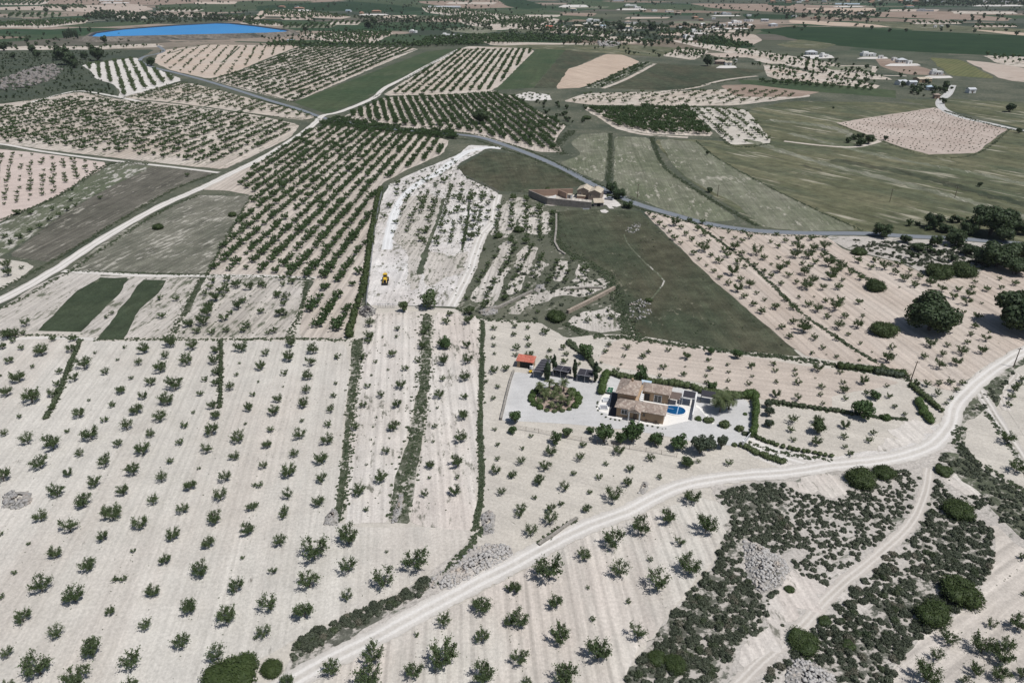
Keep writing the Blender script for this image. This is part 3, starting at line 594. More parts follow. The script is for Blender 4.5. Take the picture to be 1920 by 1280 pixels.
ribbon('construction_track', [(845, 575), (862, 545), (882, 505), (890, 478), (905, 440), (925, 415), (930, 380), (933, 365)], 4.5, M['road'], 3)
ribbon('footpath', [(1340, 1330), (1392, 1275), (1440, 1228), (1500, 1178), (1560, 1112), (1620, 1062), (1680, 1010), (1715, 970), (1735, 920), (1742, 878)], 2.4, M['path'], 3, 0.25)
ribbon('concrete_road', [(1786, 160), (1778, 176), (1763, 190), (1768, 204), (1800, 219), (1860, 233), (1930, 248), (2100, 275)], 7, M['concrete'], 4, 0.03)
ribbon('field_track', [(-100, 262), (0, 270), (80, 284), (200, 300), (320, 313), (410, 324)], 3.0, M['road'], 3)
ribbon('field_track', [(118, 508), (200, 513), (280, 517), (390, 517), (500, 518), (592, 522)], 2.6, M['road'], 3)
ribbon('field_track', [(60, 192), (110, 178), (150, 171), (200, 178), (260, 190)], 4.0, M['road'], 3)
ribbon('field_track', [(0, 636), (90, 633), (180, 636)], 2.0, M['road'], 3)
ribbon('field_track', [(60, 54), (110, 49), (165, 41), (200, 38)], 7.0, M['soil_far'], 3)
ribbon('field_track', [(1240, 172), (1300, 165), (1350, 152), (1390, 146), (1420, 143)], 5.0, M['soil_far'], 3)
ribbon('field_track', [(1632, 140), (1640, 128), (1625, 124), (1500, 122), (1420, 112)], 6.0, M['soil_far'], 3)
ribbon('field_track', [(1440, 116), (1500, 126), (1630, 140), (1700, 143)], 6.0, M['soil_far'], 3)
ribbon('field_track', [(1130, 166), (1175, 148), (1228, 120)], 5.0, M['soil_far'], 3)
ribbon('field_track', [(650, 222), (760, 180), (850, 179), (930, 171)], 4.0, M['soil_far'], 3)
ribbon('field_track', [(1100, 200), (1150, 235), (1175, 245), (1215, 253), (1290, 258)], 5.0, M['soil_far'], 3)
ribbon('field_track', [(1470, 265), (1540, 273), (1600, 276), (1640, 268), (1650, 262), (1640, 258)], 3.5, M['soil_far'], 3)
ribbon('access_road', [(1402, 826), (1440, 842), (1500, 862), (1560, 873)], (5.0, 4.0), M['road'], 3)
ribbon('field_track', [(1865, 700), (1905, 700), (1890, 725), (1878, 745), (1890, 770)], 2.5, M['path'], 3)
for px, w in (([(480, 150), (590, 124), (692, 100)], 4.5), ([(530, 176), (650, 132), (780, 93)], 4.5), ([(450, 143), (540, 110), (605, 95)], 4), ([(320, 100), (345, 92), (382, 84)], 3), ([(415, 118), (432, 104), (450, 88)], 3), ([(255, 182), (330, 160), (352, 152)], 3), ([(315, 192), (380, 172), (412, 163)], 3), ([(375, 203), (440, 182), (470, 176)], 3), ([(435, 212), (480, 198), (505, 189)], 3)):
    ribbon('grass_strip', px, w, M['verge'], 3, .3)
for px, w, mk in (([(1305, 266), (1400, 300), (1500, 345), (1620, 405)], 9, 'grass_pale'), ([(1400, 262), (1520, 300), (1700, 345), (1930, 410)], 7, 'grass_pale'), ([(1480, 250), (1640, 290), (1800, 320), (1950, 350)], 6, 'grass_pale'), ([(1470, 330), (1600, 375), (1760, 425)], 8, 'grass_pale'), ([(1560, 300), (1700, 325), (1850, 365), (1990, 400)], 9, 'grass_dark'), ([(1500, 310), (1620, 350), (1780, 400)], 8, 'grass_dark'), ([(1420, 330), (1520, 380), (1640, 425)], 7, 'grass_dark'), ([(1440, 225), (1560, 240), (1640, 275)], 9, 'grass_pale')):
    ribbon('stubble_strip', px, w, M[mk], 2, .5, 14)
ribbon('footpath', [(1170, 440), (1178, 458), (1205, 488), (1240, 520), (1243, 532), (1222, 560)], 0.6, M['grass_band'], 3, 0.5)

# ------------------------------------------------------------------ vegetation building blocks
M['almond'] = leafmat('almond_leaves', (0.046, 0.078, 0.032), (0.125, 0.165, 0.074), (0.20, 0.235, 0.135), trans=0.3)
M['orchard'] = leafmat('orchard_leaves', (0.034, 0.068, 0.024), (0.092, 0.142, 0.052))
M['pine'] = leafmat('pine_needles', (0.020, 0.036, 0.015), (0.058, 0.084, 0.034), trans=0.12)
M['bushgreen'] = leafmat('lentisk_leaves', (0.024, 0.042, 0.013), (0.064, 0.088, 0.027), trans=0.12)
M['scrub'] = leafmat('scrub_leaves', (0.042, 0.054, 0.035), (0.092, 0.104, 0.068), (0.15, 0.15, 0.11), trans=0.08)
M['scrubdry'] = leafmat('dry_scrub_leaves', (0.085, 0.085, 0.060), (0.165, 0.155, 0.115), (0.20, 0.185, 0.145), trans=0.05)
M['cypress'] = leafmat('cypress_leaves', (0.014, 0.028, 0.014), (0.036, 0.056, 0.024), trans=0.06)
M['hedge'] = leafmat('hedge_leaves', (0.036, 0.070, 0.018), (0.095, 0.140, 0.040), trans=0.18)
M['oleander'] = leafmat('oleander_leaves', (0.045, 0.070, 0.025), (0.120, 0.150, 0.065), (0.24, 0.24, 0.14), trans=0.18)
M['palm'] = leafmat('palm_fronds', (0.045, 0.066, 0.024), (0.135, 0.160, 0.070), (0.22, 0.23, 0.12), trans=0.2)
M['weed'] = leafmat('weed_leaves', (0.034, 0.054, 0.026), (0.086, 0.105, 0.055), (0.18, 0.17, 0.11), trans=0.12)
M['olive'] = leafmat('olive_leaves', (0.040, 0.058, 0.036), (0.095, 0.118, 0.078), (0.15, 0.17, 0.12))
M['bark'] = plain('grey_bark', (0.10, 0.085, 0.07), (0.055, 0.048, 0.042), 6)
M['barkpale'] = plain('pale_bark', (0.20, 0.175, 0.15), (0.11, 0.095, 0.08), 6)

def leaf_quads(P, D, L, W, rg, flat=0.0):
    """one leaf-cluster face per point P, long axis near D"""
    n = len(P)
    D = D / (np.linalg.norm(D, axis=1, keepdims=True) + 1e-9)
    A = rg.normal(size=(n, 3)); A[:, 2] += flat
    A = A - (A * D).sum(1, keepdims=True) * D
    A = A / (np.linalg.norm(A, axis=1, keepdims=True) + 1e-9)
    L = (L * rg.uniform(0.7, 1.3, n))[:, None]; W = (W * rg.uniform(0.7, 1.3, n))[:, None]
    k = rg.uniform(0.25, 0.7, n)[:, None]
    V = np.stack([P - D * L * .5, P - D * L * (.5 - k) + A * W * .5, P + D * L * .5, P - D * L * (.5 - k) - A * W * .5], 1).reshape(-1, 3)
    return V, np.arange(n * 4).reshape(-1, 4)
def tube_quads(path, rad, n=5):
    path = np.asarray(path, float); V, Q = [], []
    for i, p in enumerate(path):
        d = path[min(i + 1, len(path) - 1)] - path[max(i - 1, 0)]; d = d / (np.linalg.norm(d) + 1e-9)
        a = np.cross(d, (0.3, 1, 0.2)); a /= np.linalg.norm(a); c = np.cross(d, a)
        for k in range(n):
            t = 2 * math.pi * k / n; V.append(p + rad[i] * (a * math.cos(t) + c * math.sin(t)))
    for i in range(len(path) - 1):
        for k in range(n): Q.append((i * n + k, i * n + (k + 1) % n, (i + 1) * n + (k + 1) % n, (i + 1) * n + k))
    return np.array(V), np.array(Q)
def cat(parts):
    V, Q, o = [], [], 0
    for v, q in parts:
        V.append(v); Q.append(q + o); o += len(v)
    return np.concatenate(V), np.concatenate(Q)
def almond(seed, nleaf=420, dense=1.0, detail=True, up=0.0, nl=None, fill_=0.33):
    """open vase-shaped tree about 1 unit across; returns trunk and crown"""
    rg = np.random.default_rng(seed)
    tr, pts, dirs = [], [], []
    th = rg.uniform(0.10, 0.17)
    lean = rg.normal(0, 0.02, 2)
    tr.append(tube_quads([(0, 0, -0.02), (lean[0] * .5, lean[1] * .5, th * .5), (lean[0], lean[1], th)], [0.034, 0.027, 0.026], 6))
    nlimb = nl or rg.integers(5, 8)
    a0 = rg.uniform(0, 6.28); ends = []
    for i in range(nlimb):
        az = a0 + 2 * math.pi * i / nlimb + rg.normal(0, 0.3)
        reach = rg.uniform(0.24, 0.44); hgt = rg.uniform(0.42, 0.68) + up
        p0 = np.array([lean[0], lean[1], th])
        out = np.array([math.cos(az), math.sin(az), 0])
        p1 = p0 + out * reach * 0.45 + np.array([0, 0, (hgt - th) * 0.35]); p2 = p0 + out * reach * 0.85 + np.array([0, 0, (hgt - th) * .78]); p3 = p0 + out * reach * rg.uniform(0.9, 1.15) + np.array([0, 0, hgt - th])
        tr.append(tube_quads([p0, p1, p2, p3], [0.019, 0.014, 0.009, 0.003], 4 if detail else 3))
        segs = [(p1, p2, 0.6), (p2, p3, 0.8)]
        ends.append((p2 + p3) / 2)
        for _ in range(rg.integers(4, 7)):
            t = rg.uniform(-0.2, 1.0); b0 = p1 + (p2 - p1) * t
            az2 = az + rg.normal(0, 1.35); ln = rg.uniform(0.12, 0.27)
            b1 = b0 + np.array([math.cos(az2) * ln * .85, math.sin(az2) * ln * .85, ln * rg.uniform(-0.1, 0.8)])
            segs.append((b0, b1, 0.9)); ends.append(b1)
            if detail: tr.append(tube_quads([b0, (b0 + b1) / 2 + rg.normal(0, .01, 3), b1], [0.008, 0.005, 0.002], 3))
        for s0, s1, w in segs:
            k = max(2, int(nleaf * dense * w * (1 - fill_) / (nlimb * 5.0)))
            t = rg.uniform(0.1, 1.05, k)[:, None]
            pts.append(s0 + (s1 - s0) * t + rg.normal(0, 0.032, (k, 3)))
            dirs.append((s1 - s0) / np.linalg.norm(s1 - s0) + rg.normal(0, 0.6, (k, 3)))
    for q in ends:          # leafy clumps at the shoot ends
        k = max(2, int(nleaf * dense * fill_ / len(ends)))
        o_ = rg.normal(0, 1, (k, 3)); pts.append(q + o_ * rg.uniform(0.035, 0.07)); dirs.append(o_ + rg.normal(0, .5, (k, 3)) + (0, 0, .5))
    P, D = np.concatenate(pts), np.concatenate(dirs)
    P[:, 2] = np.maximum(P[:, 2], 0.05)
    L = 0.072 if detail else 0.15
    return cat(tr), leaf_quads(P, D, L, L * 0.5 if detail else L * .66, rg)
def lobes(cs, n, leaf, rg, shell=(0.78, 1.06), asp=0.75, upbias=0.35, core=0.72, clip=0.02, gap=0.0, spike=0.7):
    """foliage: leaf faces over the skin of overlapping lobes, dark twiggy cores inside"""
    cs = np.asarray(cs, float); w = cs[:, 3] ** 2; w = w / w.sum()
    k = rg.choice(len(cs), n, p=w)
    d = rg.normal(size=(n, 3)); d[:, 2] += upbias; d /= np.linalg.norm(d, axis=1, keepdims=True)
    if gap:
        fq = np.sin(d[:, 0] * 5 + k) + np.sin(d[:, 1] * 6 + 2 * k) + np.sin(d[:, 2] * 5 + k * .5)
        keep = fq > gap; d, k = d[keep], k[keep]; n = len(k)
    rr = cs[k, 3] * rg.uniform(*shell, n)
    sq = cs[k, 4] if cs.shape[1] > 4 else np.ones(n)
    P = cs[k, :3] + d * rr[:, None] * np.stack([np.ones(n), np.ones(n), sq], 1)
    ok = P[:, 2] > clip; P, d = P[ok], d[ok]; n = len(P)
    T = np.cross(d, rg.normal(size=(n, 3))) + d * rg.uniform(0.0, spike, (n, 1))
    N = d + rg.normal(0, 0.45, (n, 3))
    T = T / np.linalg.norm(T, axis=1, keepdims=True)
    A = np.cross(N, T); A /= np.linalg.norm(A, axis=1, keepdims=True)
    Ls = leaf * rg.uniform(0.65, 1.35, n)[:, None]; Ws = Ls * asp
    V = np.stack([P - T * Ls * .5, P + A * Ws * .5, P + T * Ls * .5, P - A * Ws * .5], 1).reshape(-1, 3)
    out = [(V, np.arange(n * 4).reshape(-1, 4))]
    if core:
        for c in cs:
            m_, k_ = 8, 5; Vv = []; sq = c[4] if len(c) > 4 else 1
            for i in range(k_ + 1):
                ph = math.pi * i / k_
                for j in range(m_):
                    th = 2 * math.pi * j / m_; q = c[3] * core * rg.uniform(0.86, 1.1)
                    Vv.append((c[0] + q * math.sin(ph) * math.cos(th), c[1] + q * math.sin(ph) * math.sin(th), max(0.0, c[2] + q * math.cos(ph) * sq)))
            Qq = [(i * m_ + j, (i + 1) * m_ + j, (i + 1) * m_ + (j + 1) % m_, i * m_ + (j + 1) % m_) for i in range(k_) for j in range(m_)]
            out.append((np.array(Vv), np.array(Qq)))
    return cat(out)
def round_tree(seed, nlobe=9, n=700, leaf=0.10, core=0.62, flat=1.0, th=0.22, gap=0.0):
    rg = np.random.default_rng(seed)
    cs = [(0, 0, th + 0.34 * flat, 0.30, flat)]
    for i in range(nlobe):
        a = 2 * math.pi * i / nlobe + rg.normal(0, .25); r = rg.uniform(0.18, 0.32)
        cs.append((math.cos(a) * r, math.sin(a) * r, th + rg.uniform(0.16, 0.56) * flat, rg.uniform(0.13, 0.22), flat))
    tr = [tube_quads([(0, 0, -.02), (0.01, 0, th * .6), (0, 0.01, th + .2)], [0.045, 0.036, 0.02], 6)]
    for i in range(4):
        a = 1.6 * i + rg.normal(0, .3); tr.append(tube_quads([(0, 0, th * .7), (math.cos(a) * .12, math.sin(a) * .12, th + .12), (math.cos(a) * .24, math.sin(a) * .24, th + .3)], [0.022, 0.016, 0.006], 4))
    return cat(tr), lobes(cs, n, leaf, rg, core=core, gap=gap)
def bush(seed, n=150, leaf=0.2, flat=0.75, nl=5, core=0.8, spike=0.9, asp=0.75):
    rg = np.random.default_rng(seed)
    cs = [(0, 0, 0.12, 0.40, flat)]
    for i in range(nl):
        a = 6.28 * i / nl + rg.normal(0, .4); r = rg.uniform(0.12, 0.26)
        cs.append((math.cos(a) * r, math.sin(a) * r, rg.uniform(0.1, 0.26), rg.uniform(0.18, 0.28), flat))
    return lobes(cs, n, leaf, rg, core=core, spike=spike, asp=asp)
def merged(name, temps, pos, size, rot, mats, label=None, kind='stuff', zs=None):
    """many copies of small templates as ONE mesh object"""
    Vs, Qs, Ms, o = [], [], [], 0
    for i in range(len(pos)):
        parts = temps[i % len(temps)] if not isinstance(temps[i % len(temps)][0], np.ndarray) else [temps[i % len(temps)]]
        c, s_ = math.cos(rot[i]), math.sin(rot[i])
        for k, (v, q) in enumerate(parts):
            sz = size[i]; w = np.empty_like(v)
            w[:, 0] = (v[:, 0] * c - v[:, 1] * s_) * sz + pos[i][0]; w[:, 1] = (v[:, 0] * s_ + v[:, 1] * c) * sz + pos[i][1]
            w[:, 2] = v[:, 2] * sz * (zs[i] if zs is not None else 1.0) + (pos[i][2] if len(pos[i]) > 2 else 0.0)
            Vs.append(w); Qs.append(q + o); Ms.append(np.full(len(q), k)); o += len(v)
    me = mesh_np(name, np.concatenate(Vs), np.concatenate(Qs), mats, np.concatenate(Ms))
    return tag(link(name, me), label, name.replace('_', ' ').split('.')[0], kind=kind)
def inside(poly, x, y):
    c = False; n = len(poly); j = n - 1
    for i in range(n):
        xi, yi = poly[i]; xj, yj = poly[j]
        if (yi > y) != (yj > y) and x < (xj - xi) * (y - yi) / (yj - yi) + xi: c = not c
        j = i
    return c
def rows(px, dirpx, rsp, tsp, miss=0.1, jit=0.3, inset=0.0, phase=(0.0, 0.0)):
    """planting rows of one orchard, laid out in metres on its field"""
    P = GA(px); a = ang(*dirpx); c, s_ = math.cos(a), math.sin(a)
    U = [(p[0] * c + p[1] * s_, -p[0] * s_ + p[1] * c) for p in P]
    u0, u1 = min(u[0] for u in U), max(u[0] for u in U); v0, v1 = min(u[1] for u in U), max(u[1] for u in U)
    out = []
    v = v0 + rsp * (0.5 + phase[1])
    while v < v1:
        u = u0 + tsp * (rng.uniform(0, 0.6) + phase[0])
        gapu = -1e9
        while u < u1:
            if rng.random() > miss:
                x, y = u + rng.normal(0, jit), v + rng.normal(0, jit * .6)
                if inside(U, x, y): out.append((x * c - y * s_, x * s_ + y * c))
            u += tsp
        v += rsp
    return out
def along(px, width, per_m, world=False):
    P = catmull(GA(px), 6); out = []
    for i in range(len(P) - 1):
        a, b_ = P[i], P[i + 1]; L = np.linalg.norm(b_ - a)
        k = rng.poisson(L * per_m)
        for _ in range(k):
            t = rng.random(); d = (b_ - a) / (L + 1e-9)
            q = a + (b_ - a) * t + np.array([-d[1], d[0]]) * rng.normal(0, width * 0.3)
            out.append((q[0], q[1]))
    return out
def fill(px, per_m2):
    P = GA(px); x0, x1 = min(p[0] for p in P), max(p[0] for p in P); y0, y1 = min(p[1] for p in P), max(p[1] for p in P)
    n = rng.poisson((x1 - x0) * (y1 - y0) * per_m2)
    X = rng.uniform(x0, x1, n); Y = rng.uniform(y0, y1, n)
    return [(x, y) for x, y in zip(X, Y) if inside(P, x, y)]

# ------------------------------------------------------------------ almond trees read from the photograph (foot of the trunk, crown width)
TILES = {
 (0, 640): "165,65,60;75,165,70;5,265,30;320,105,95;150,305,110;250,200,45;60,410,90;240,460,140;150,575,50;45,705,75;220,770,115;405,810,120;305,950,125;505,685,45;605,860,75;30,1050,110;515,1010,75;435,1160,115;630,1240,120;815,1290,80;885,1280,70;600,570,90;670,450,30;640,205,115;565,300,90;800,250,80;885,145,30;935,55,35;715,95,30;985,285,40;910,390,80;850,490,60;790,605,65;690,735,115;890,790,75;800,935,120;715,1085,100;930,1150,95;1005,1000,115;1080,845,130;955,665,110;1025,545,100;1085,430,70;1140,330,75;1040,180,80;1085,90,85;1280,40,100;1250,130,75;1205,230,105;1320,360,125;1260,475,110;1210,595,105;1135,715,75;1450,60,100;1405,175,105;1545,300,55;1505,405,55;1455,540,35;1390,645,65;1350,775,65;1285,910,60;1215,1055,100;1150,1220,110;1380,1280,110;1435,1110,90;1555,835,95;1590,705,110;1620,580,75;1495,960,35;1620,90,70;1610,170,75;1625,250,70;1620,330,70;1595,500,80;1810,75,105;1800,170,25;1775,260,40;1725,370,90;1900,410,50;1870,520,75;1845,625,30;1790,755,105;1760,885,75;1695,1045,110;1660,1195,120;1890,1265,80;1910,1085,40;535,80,80;450,240,60;435,330,60;415,410,90;395,510,60;20,60,70;100,10,60",
 (480, 640): "80,110,75;40,210,80;20,310,30;265,40,90;250,150,100;220,255,60;205,345,20;165,455,70;140,550,95;115,675,60;85,800,75;60,950,75;30,1090,60;5,1240,50;435,90,95;415,185,90;395,285,90;375,390,95;360,495,90;350,605,40;325,730,95;285,870,95;255,1010,120;240,1175,95;215,1290,85;610,135,60;600,325,40;585,420,50;565,530,75;545,640,65;535,770,95;500,915,100;495,1060,85;480,1230,100;805,135,65;845,15,60;900,165,40;840,350,60;810,495,65;755,660,80;775,1145,105;830,1275,50;1025,115,75;1120,220,65;945,420,80;1090,355,85;1060,495,75;1030,665,95;980,840,80;940,1050,100;1250,50,70;1215,160,60;865,260,25;990,220,25;905,575,25;880,645,20;1000,730,20;830,930,25;865,740,20;1415,45,90;1410,175,85;1400,295,55;1375,425,85;1360,505,30;1345,650,50;1330,760,30;1305,950,70;1300,1030,35;1265,1160,75;1585,45,75;1585,165,85;1565,295,85;1565,430,65;1555,580,85;1535,755,95;1510,940,100;1510,1030,50;1490,1150,90;1785,40,40;1790,100,30;1785,235,70;1870,220,65;1730,310,35;1815,350,45;1780,440,45;1790,670,40;1810,785,45;1815,890,45;1805,990,85;1840,1145,90;1910,1020,50",
 (960, 640): "145,720,45;80,810,40;65,920,85;10,1020,70;295,855,95;255,965,95;200,1070,85;400,1115,95;170,1180,45;70,1285,90;365,1230,55;460,1000,50;505,890,85;530,790,60;580,1140,45;555,1275,70;650,1030,55;705,930,45;755,1190,125;800,845,80;885,975,75;860,1080,85;1040,895,70;1105,1030,55;1305,945,80;1625,925,65;1395,910,40;290,1285,80;860,60,60;840,120,40;700,90,50;730,40,50;780,230,50;820,180,25;670,165,25;1020,90,45;985,130,60;970,200,50;1170,75,45;1310,135,70;1135,210,60;1300,195,20;1285,260,55;1105,270,45;1470,150,45;1480,220,55;1455,270,35;1455,320,45;1615,185,35;1625,240,35;1620,305,40;1610,355,25;1790,200,65;1800,270,35;1775,330,50;1775,390,40;30,65,65;25,115,45;135,125,70;125,45,50;280,80,45;275,140,60;385,60,65;405,110,50;390,165,60;500,180,40;1350,1210,120",
 (1440, 640): "40,180,50;50,230,45;60,315,45;55,415,70;205,225,40;200,260,40;220,325,65;225,440,70;355,280,20;370,225,80;400,355,55;390,410,45;410,475,40;540,245,50;560,320,50;565,380,80;580,440,50;715,320,75;740,400,50;890,345,40;910,425,55;945,500,45;1025,555,40;175,610,100;170,675,60;185,750,50;370,620,90;375,690,100;360,780,75;570,650,75;570,730,60;575,800,45;610,855,60;790,700,55;760,755,60;5,640,70;1045,275,50;1110,325,60;1190,335,65;1265,410,70;1280,330,60;1365,325,60;1455,330,60;1415,375,50;1370,440,50;1335,475,40;1900,300,60;1880,340,60;1845,380,70;1820,430,65;1800,490,60;1790,760,110;1860,980,120;325,100,40;410,60,50;515,125,40;685,150,30;890,150,100;925,60,60;780,85,20;690,25,40;1210,40,80;1170,130,60;1310,115,70;1345,40,50;1280,205,95;1410,180,70;1450,100,85;1600,90,80;1490,20,50",
 (1440, 320): "20,545,40;75,580,50;65,490,40;125,540,50;225,540,70;325,525,60;190,565,50;240,600,75;340,605,75;425,595,80;75,665,40;200,655,80;300,660,85;405,650,50;140,715,65;255,710,45;355,700,60;25,710,30;85,765,80;150,800,60;275,785,75;310,735,50;20,805,60;95,860,50;210,850,55;335,850,80;285,890,100;405,895,70;465,820,80;500,780,90;450,720,90;540,745,90;525,890,70;555,830,40;620,780,60;675,690,70;690,820,60;765,740,60;875,745,80;975,720,70;795,690,60;950,780,70;1020,830,75;1060,760,40;1075,715,35;1130,810,60;1100,875,70;1215,865,75;1300,910,75;985,880,20;230,960,40;345,950,20;130,980,60;50,1040,70;300,1020,70;430,990,50;370,1060,85;500,1050,95;545,990,70;445,1110,60;675,1000,60;190,1040,70;190,1150,65;100,1190,60;265,1215,120;165,1260,60;345,1270,70;520,1190,105;570,1105,60;665,1180,80;710,1100,40;600,1240,40;515,1275,60;1390,960,70;1420,905,60;1530,890,50;1505,955,80;1485,1010,85;1640,905,60;1745,890,50;1550,845,40;1735,820,40;1830,780,80;1850,860,60;1460,1070,40;1430,1110,40;1565,1110,70;1545,1180,60;1520,1240,50;1630,1280,80;1600,1000,25;1655,1220,30",
 (960, 320): "1030,335,40;1065,365,40;1105,410,50;1145,345,30;1140,435,40;1185,470,40;1215,520,60;1225,415,80;1265,440,50;1305,490,60;1350,530,55;1265,555,40;1360,635,55;1405,675,40;1440,610,90;1495,650,50;1550,695,70;1460,720,30;1510,765,45;1560,815,50;1650,785,95;1620,860,60;1715,830,60;1690,910,75;1780,880,80;1740,960,60;1835,930,45;1805,1015,60;1875,1075,70;1895,980,40;1745,735,50;1590,610,60;1620,650,70;1690,700,70;1400,570,50;1390,450,60;1445,490,70;1430,400,50;1485,440,50;1325,385,50;1570,520,40;1625,470,30;1670,515,40;1730,470,40;1780,510,60;1475,540,40;1670,595,80;1720,635,55;1830,635,90;1890,670,60;1720,540,50;1825,720,50;1885,765,50;1770,675,30;590,920,50;450,910,40;330,810,50;380,740,50;500,810,40;520,750,40;180,800,40;210,730,40;150,345,60;220,330,50;200,440,50;110,230,50;115,300,60;300,400,60;20,560,50;145,580,60;60,760,40;40,800,40;20,870,40;30,920,40;565,1140,60;750,1110,60;640,1100,40;720,1060,40;120,1190,45;120,1270,50;250,1230,70;10,1240,50;20,1180,45;190,1070,40;560,970,40",
 (0, 960): "310,65,95;530,145,150;5,175,50;850,50,125;1070,110,120;1310,200,115;780,215,90;430,340,95;215,245,35;110,465,45;315,595,140;10,650,60;570,670,165;680,430,115;1005,300,50;870,515,60;935,515,60;1245,385,90;1615,85,115;1565,265,105;1510,480,140;1865,165,105;1820,350,40;1160,625,105;1775,600,115;1430,745,130;1700,825,170;830,770,85;1090,875,125;180,825,130;445,930,135;60,1080,110;310,1210,210;700,1070,160;985,1165,200;1370,1010,140;1640,1105,155;610,1290,180;1915,950,40;80,1330,100;980,1350,130",
 (480, 960): "210,45,80;185,245,120;440,350,200;700,235,160;980,305,30;690,445,165;960,550,190;1220,420,175;135,460,75;410,565,160;110,725,170;685,650,105;365,785,150;65,940,140;890,1110,180;570,1210,150;1405,850,140;1690,740,150;1210,925,45;1415,1135,220;1190,1230,140;1690,970,125;1710,1270,190;850,1290,190;1900,845,90;1900,590,70;240,1290,110",
 (960, 960): "55,35,80;140,180,120;285,95,125;30,600,100;280,490,200;545,355,115;755,265,170;970,165,160;1170,80,115;1450,150,165;1260,250,95;1035,365,45;815,480,170;1105,570,220;1330,460,170;570,575,35;325,715,115;875,680,50;60,850,160;605,815,50;360,965,160;940,945,160;70,1130,140;640,1095,190;400,1290,190;110,1300,90",
 (1440, 960): "1670,860,80;1870,880,130;1345,980,120;1600,1050,170;1800,1010,120;1260,1110,120;1170,1270,200;1545,1210,110;1740,1120,170;1720,1250,140;1900,1240,110;1900,350,70;1480,1300,100;1910,620,40;1815,480,15",
 (0, 320): "40,505,50;85,550,60;150,510,60;235,460,50;305,430,50;445,345,50;395,300,45;375,380,50;505,305,50;130,330,60;235,330,50;570,270,40;530,230,40;545,150,40;60,730,80;60,790,80;165,740,40;1410,45,40;755,215,40;200,1170,80;1200,970,50;1325,975,60;1215,1110,70;800,1110,40;840,1080,40;1600,840,60;1575,890,60;1540,935,60;1710,830,70;1700,880,70;1650,920,70;1620,980,80;1570,1040,80;1560,1090,100;1530,1160,100;1480,1220,70;1780,880,90;1875,890,80;1790,1040,90;1410,1170,85;1700,1210,60;1830,1210,60;1380,1220,30;60,1260,90;120,1250,80;400,1275,60;560,1275,70;180,1230,50",
 (480, 320): "70,880,50;165,940,60;230,970,80;215,1010,60;185,1090,80;140,1220,70;270,850,70;200,820,60;1730,1000,60;1710,1030,70;1860,970,60;1580,970,50;1280,1200,70;1255,1230,60;1430,1150,70;1450,1090,60;1600,1080,90;1590,1150,80;850,1170,90;855,1270,80;1060,1200,50;1055,1255,40;950,1255,25;1785,1195,50;1780,1265,40;1640,380,70;1640,330,60;1630,440,70;1610,520,80;1650,280,50;1740,260,45;1740,320,45;1735,370,50;1560,250,45;1550,310,40;1540,370,45;1530,400,40;1460,330,40;1430,400,50;1410,470,50;1330,240,55;1310,300,60;1290,370,50;1265,470,60;1245,530,60;1240,250,55;1200,310,45;1180,390,40;1050,400,50;1030,470,40;960,350,40;1000,280,60;1060,110,60;1060,160,50;1055,190,40;1130,100,35;1410,90,60;1280,90,40;1350,120,35;1490,210,50;1550,220,45;1710,210,60;1640,190,45;1720,130,35;1290,160,30;1540,190,30",
}
FIELDS = [  # name used in the labels, outline in the photograph
 ('left of the dry hedge at the left edge', [(-300, 560), (150, 560), (150, 636), (128, 700), (80, 800), (60, 830), (-300, 760)]),
 ('in the big pale tilled field at lower left', [(-300, 700), (60, 830), (80, 800), (128, 700), (150, 600), (652, 639), (655, 690), (645, 800), (632, 960), (890, 985), (880, 1030), (500, 1250), (400, 1400), (-400, 1400)]),
 ('on the weedy strip left of the stony bank', [(652, 575), (797, 575), (797, 640), (786, 740), (750, 900), (735, 990), (625, 990), (645, 800)]),
 ('on the weedy strip right of the stony bank', [(797, 575), (903, 585), (903, 900), (890, 1000), (735, 990), (750, 900), (786, 740)]),
 ('in the bare field between villa fence and white track', [(903, 790), (960, 790), (1290, 865), (1440, 855), (1480, 880), (1300, 905), (1050, 1005), (900, 1040)]),
 ('on the stony ground behind the carports', [(903, 590), (1060, 600), (1130, 640), (1180, 640), (1150, 715), (960, 690), (930, 790), (903, 790)]),
 ('in the pink tilled field behind the villa', [(1180, 640), (1500, 672), (1720, 720), (1750, 780), (1640, 780), (1400, 750), (1290, 720), (1150, 715)]),
 ('in the small field right of the villa hedge', [(1420, 752), (1750, 780), (1740, 830), (1560, 865), (1420, 830)]),
 ('in the foreground field below the white track', [(520, 1290), (720, 1200), (1000, 1045), (1220, 950), (1330, 900), (1400, 950), (1200, 1240), (1150, 1420), (420, 1420)]),
 ('in the pale field at the lower right corner', [(1640, 1290), (1700, 1180), (1830, 990), (1990, 990), (2300, 1100), (2300, 1420), (1640, 1420)]),
 ('beside the grassy track at the right edge', [(1795, 770), (1870, 700), (1960, 660), (2100, 900), (1900, 930), (1800, 850)]),
 ('in the pink orchard right of the dark slope', [(1200, 390), (1920, 440), (2100, 600), (1920, 680), (1750, 740), (1500, 672)]),
 ('in the cleared white plot by the digger', [(680, 330), (860, 270), (940, 360), (900, 470), (850, 578), (680, 575)]),
 ('on the dark terraces below the walled farmhouse', [(850, 578), (940, 350), (1050, 390), (1180, 640), (1060, 610), (903, 600)]),
 ('in the rough plots beside the long white road', [(-100, 700), (-100, 300), (480, 300), (680, 500), (660, 640), (150, 636)]),
]
def field_of(x, y):
    for nm, poly in FIELDS:
        if inside(poly, x, y): return nm
    return 'in the rough plots beside the long white road'
CAND = []   # (screen size, x, y, crown metres, field)
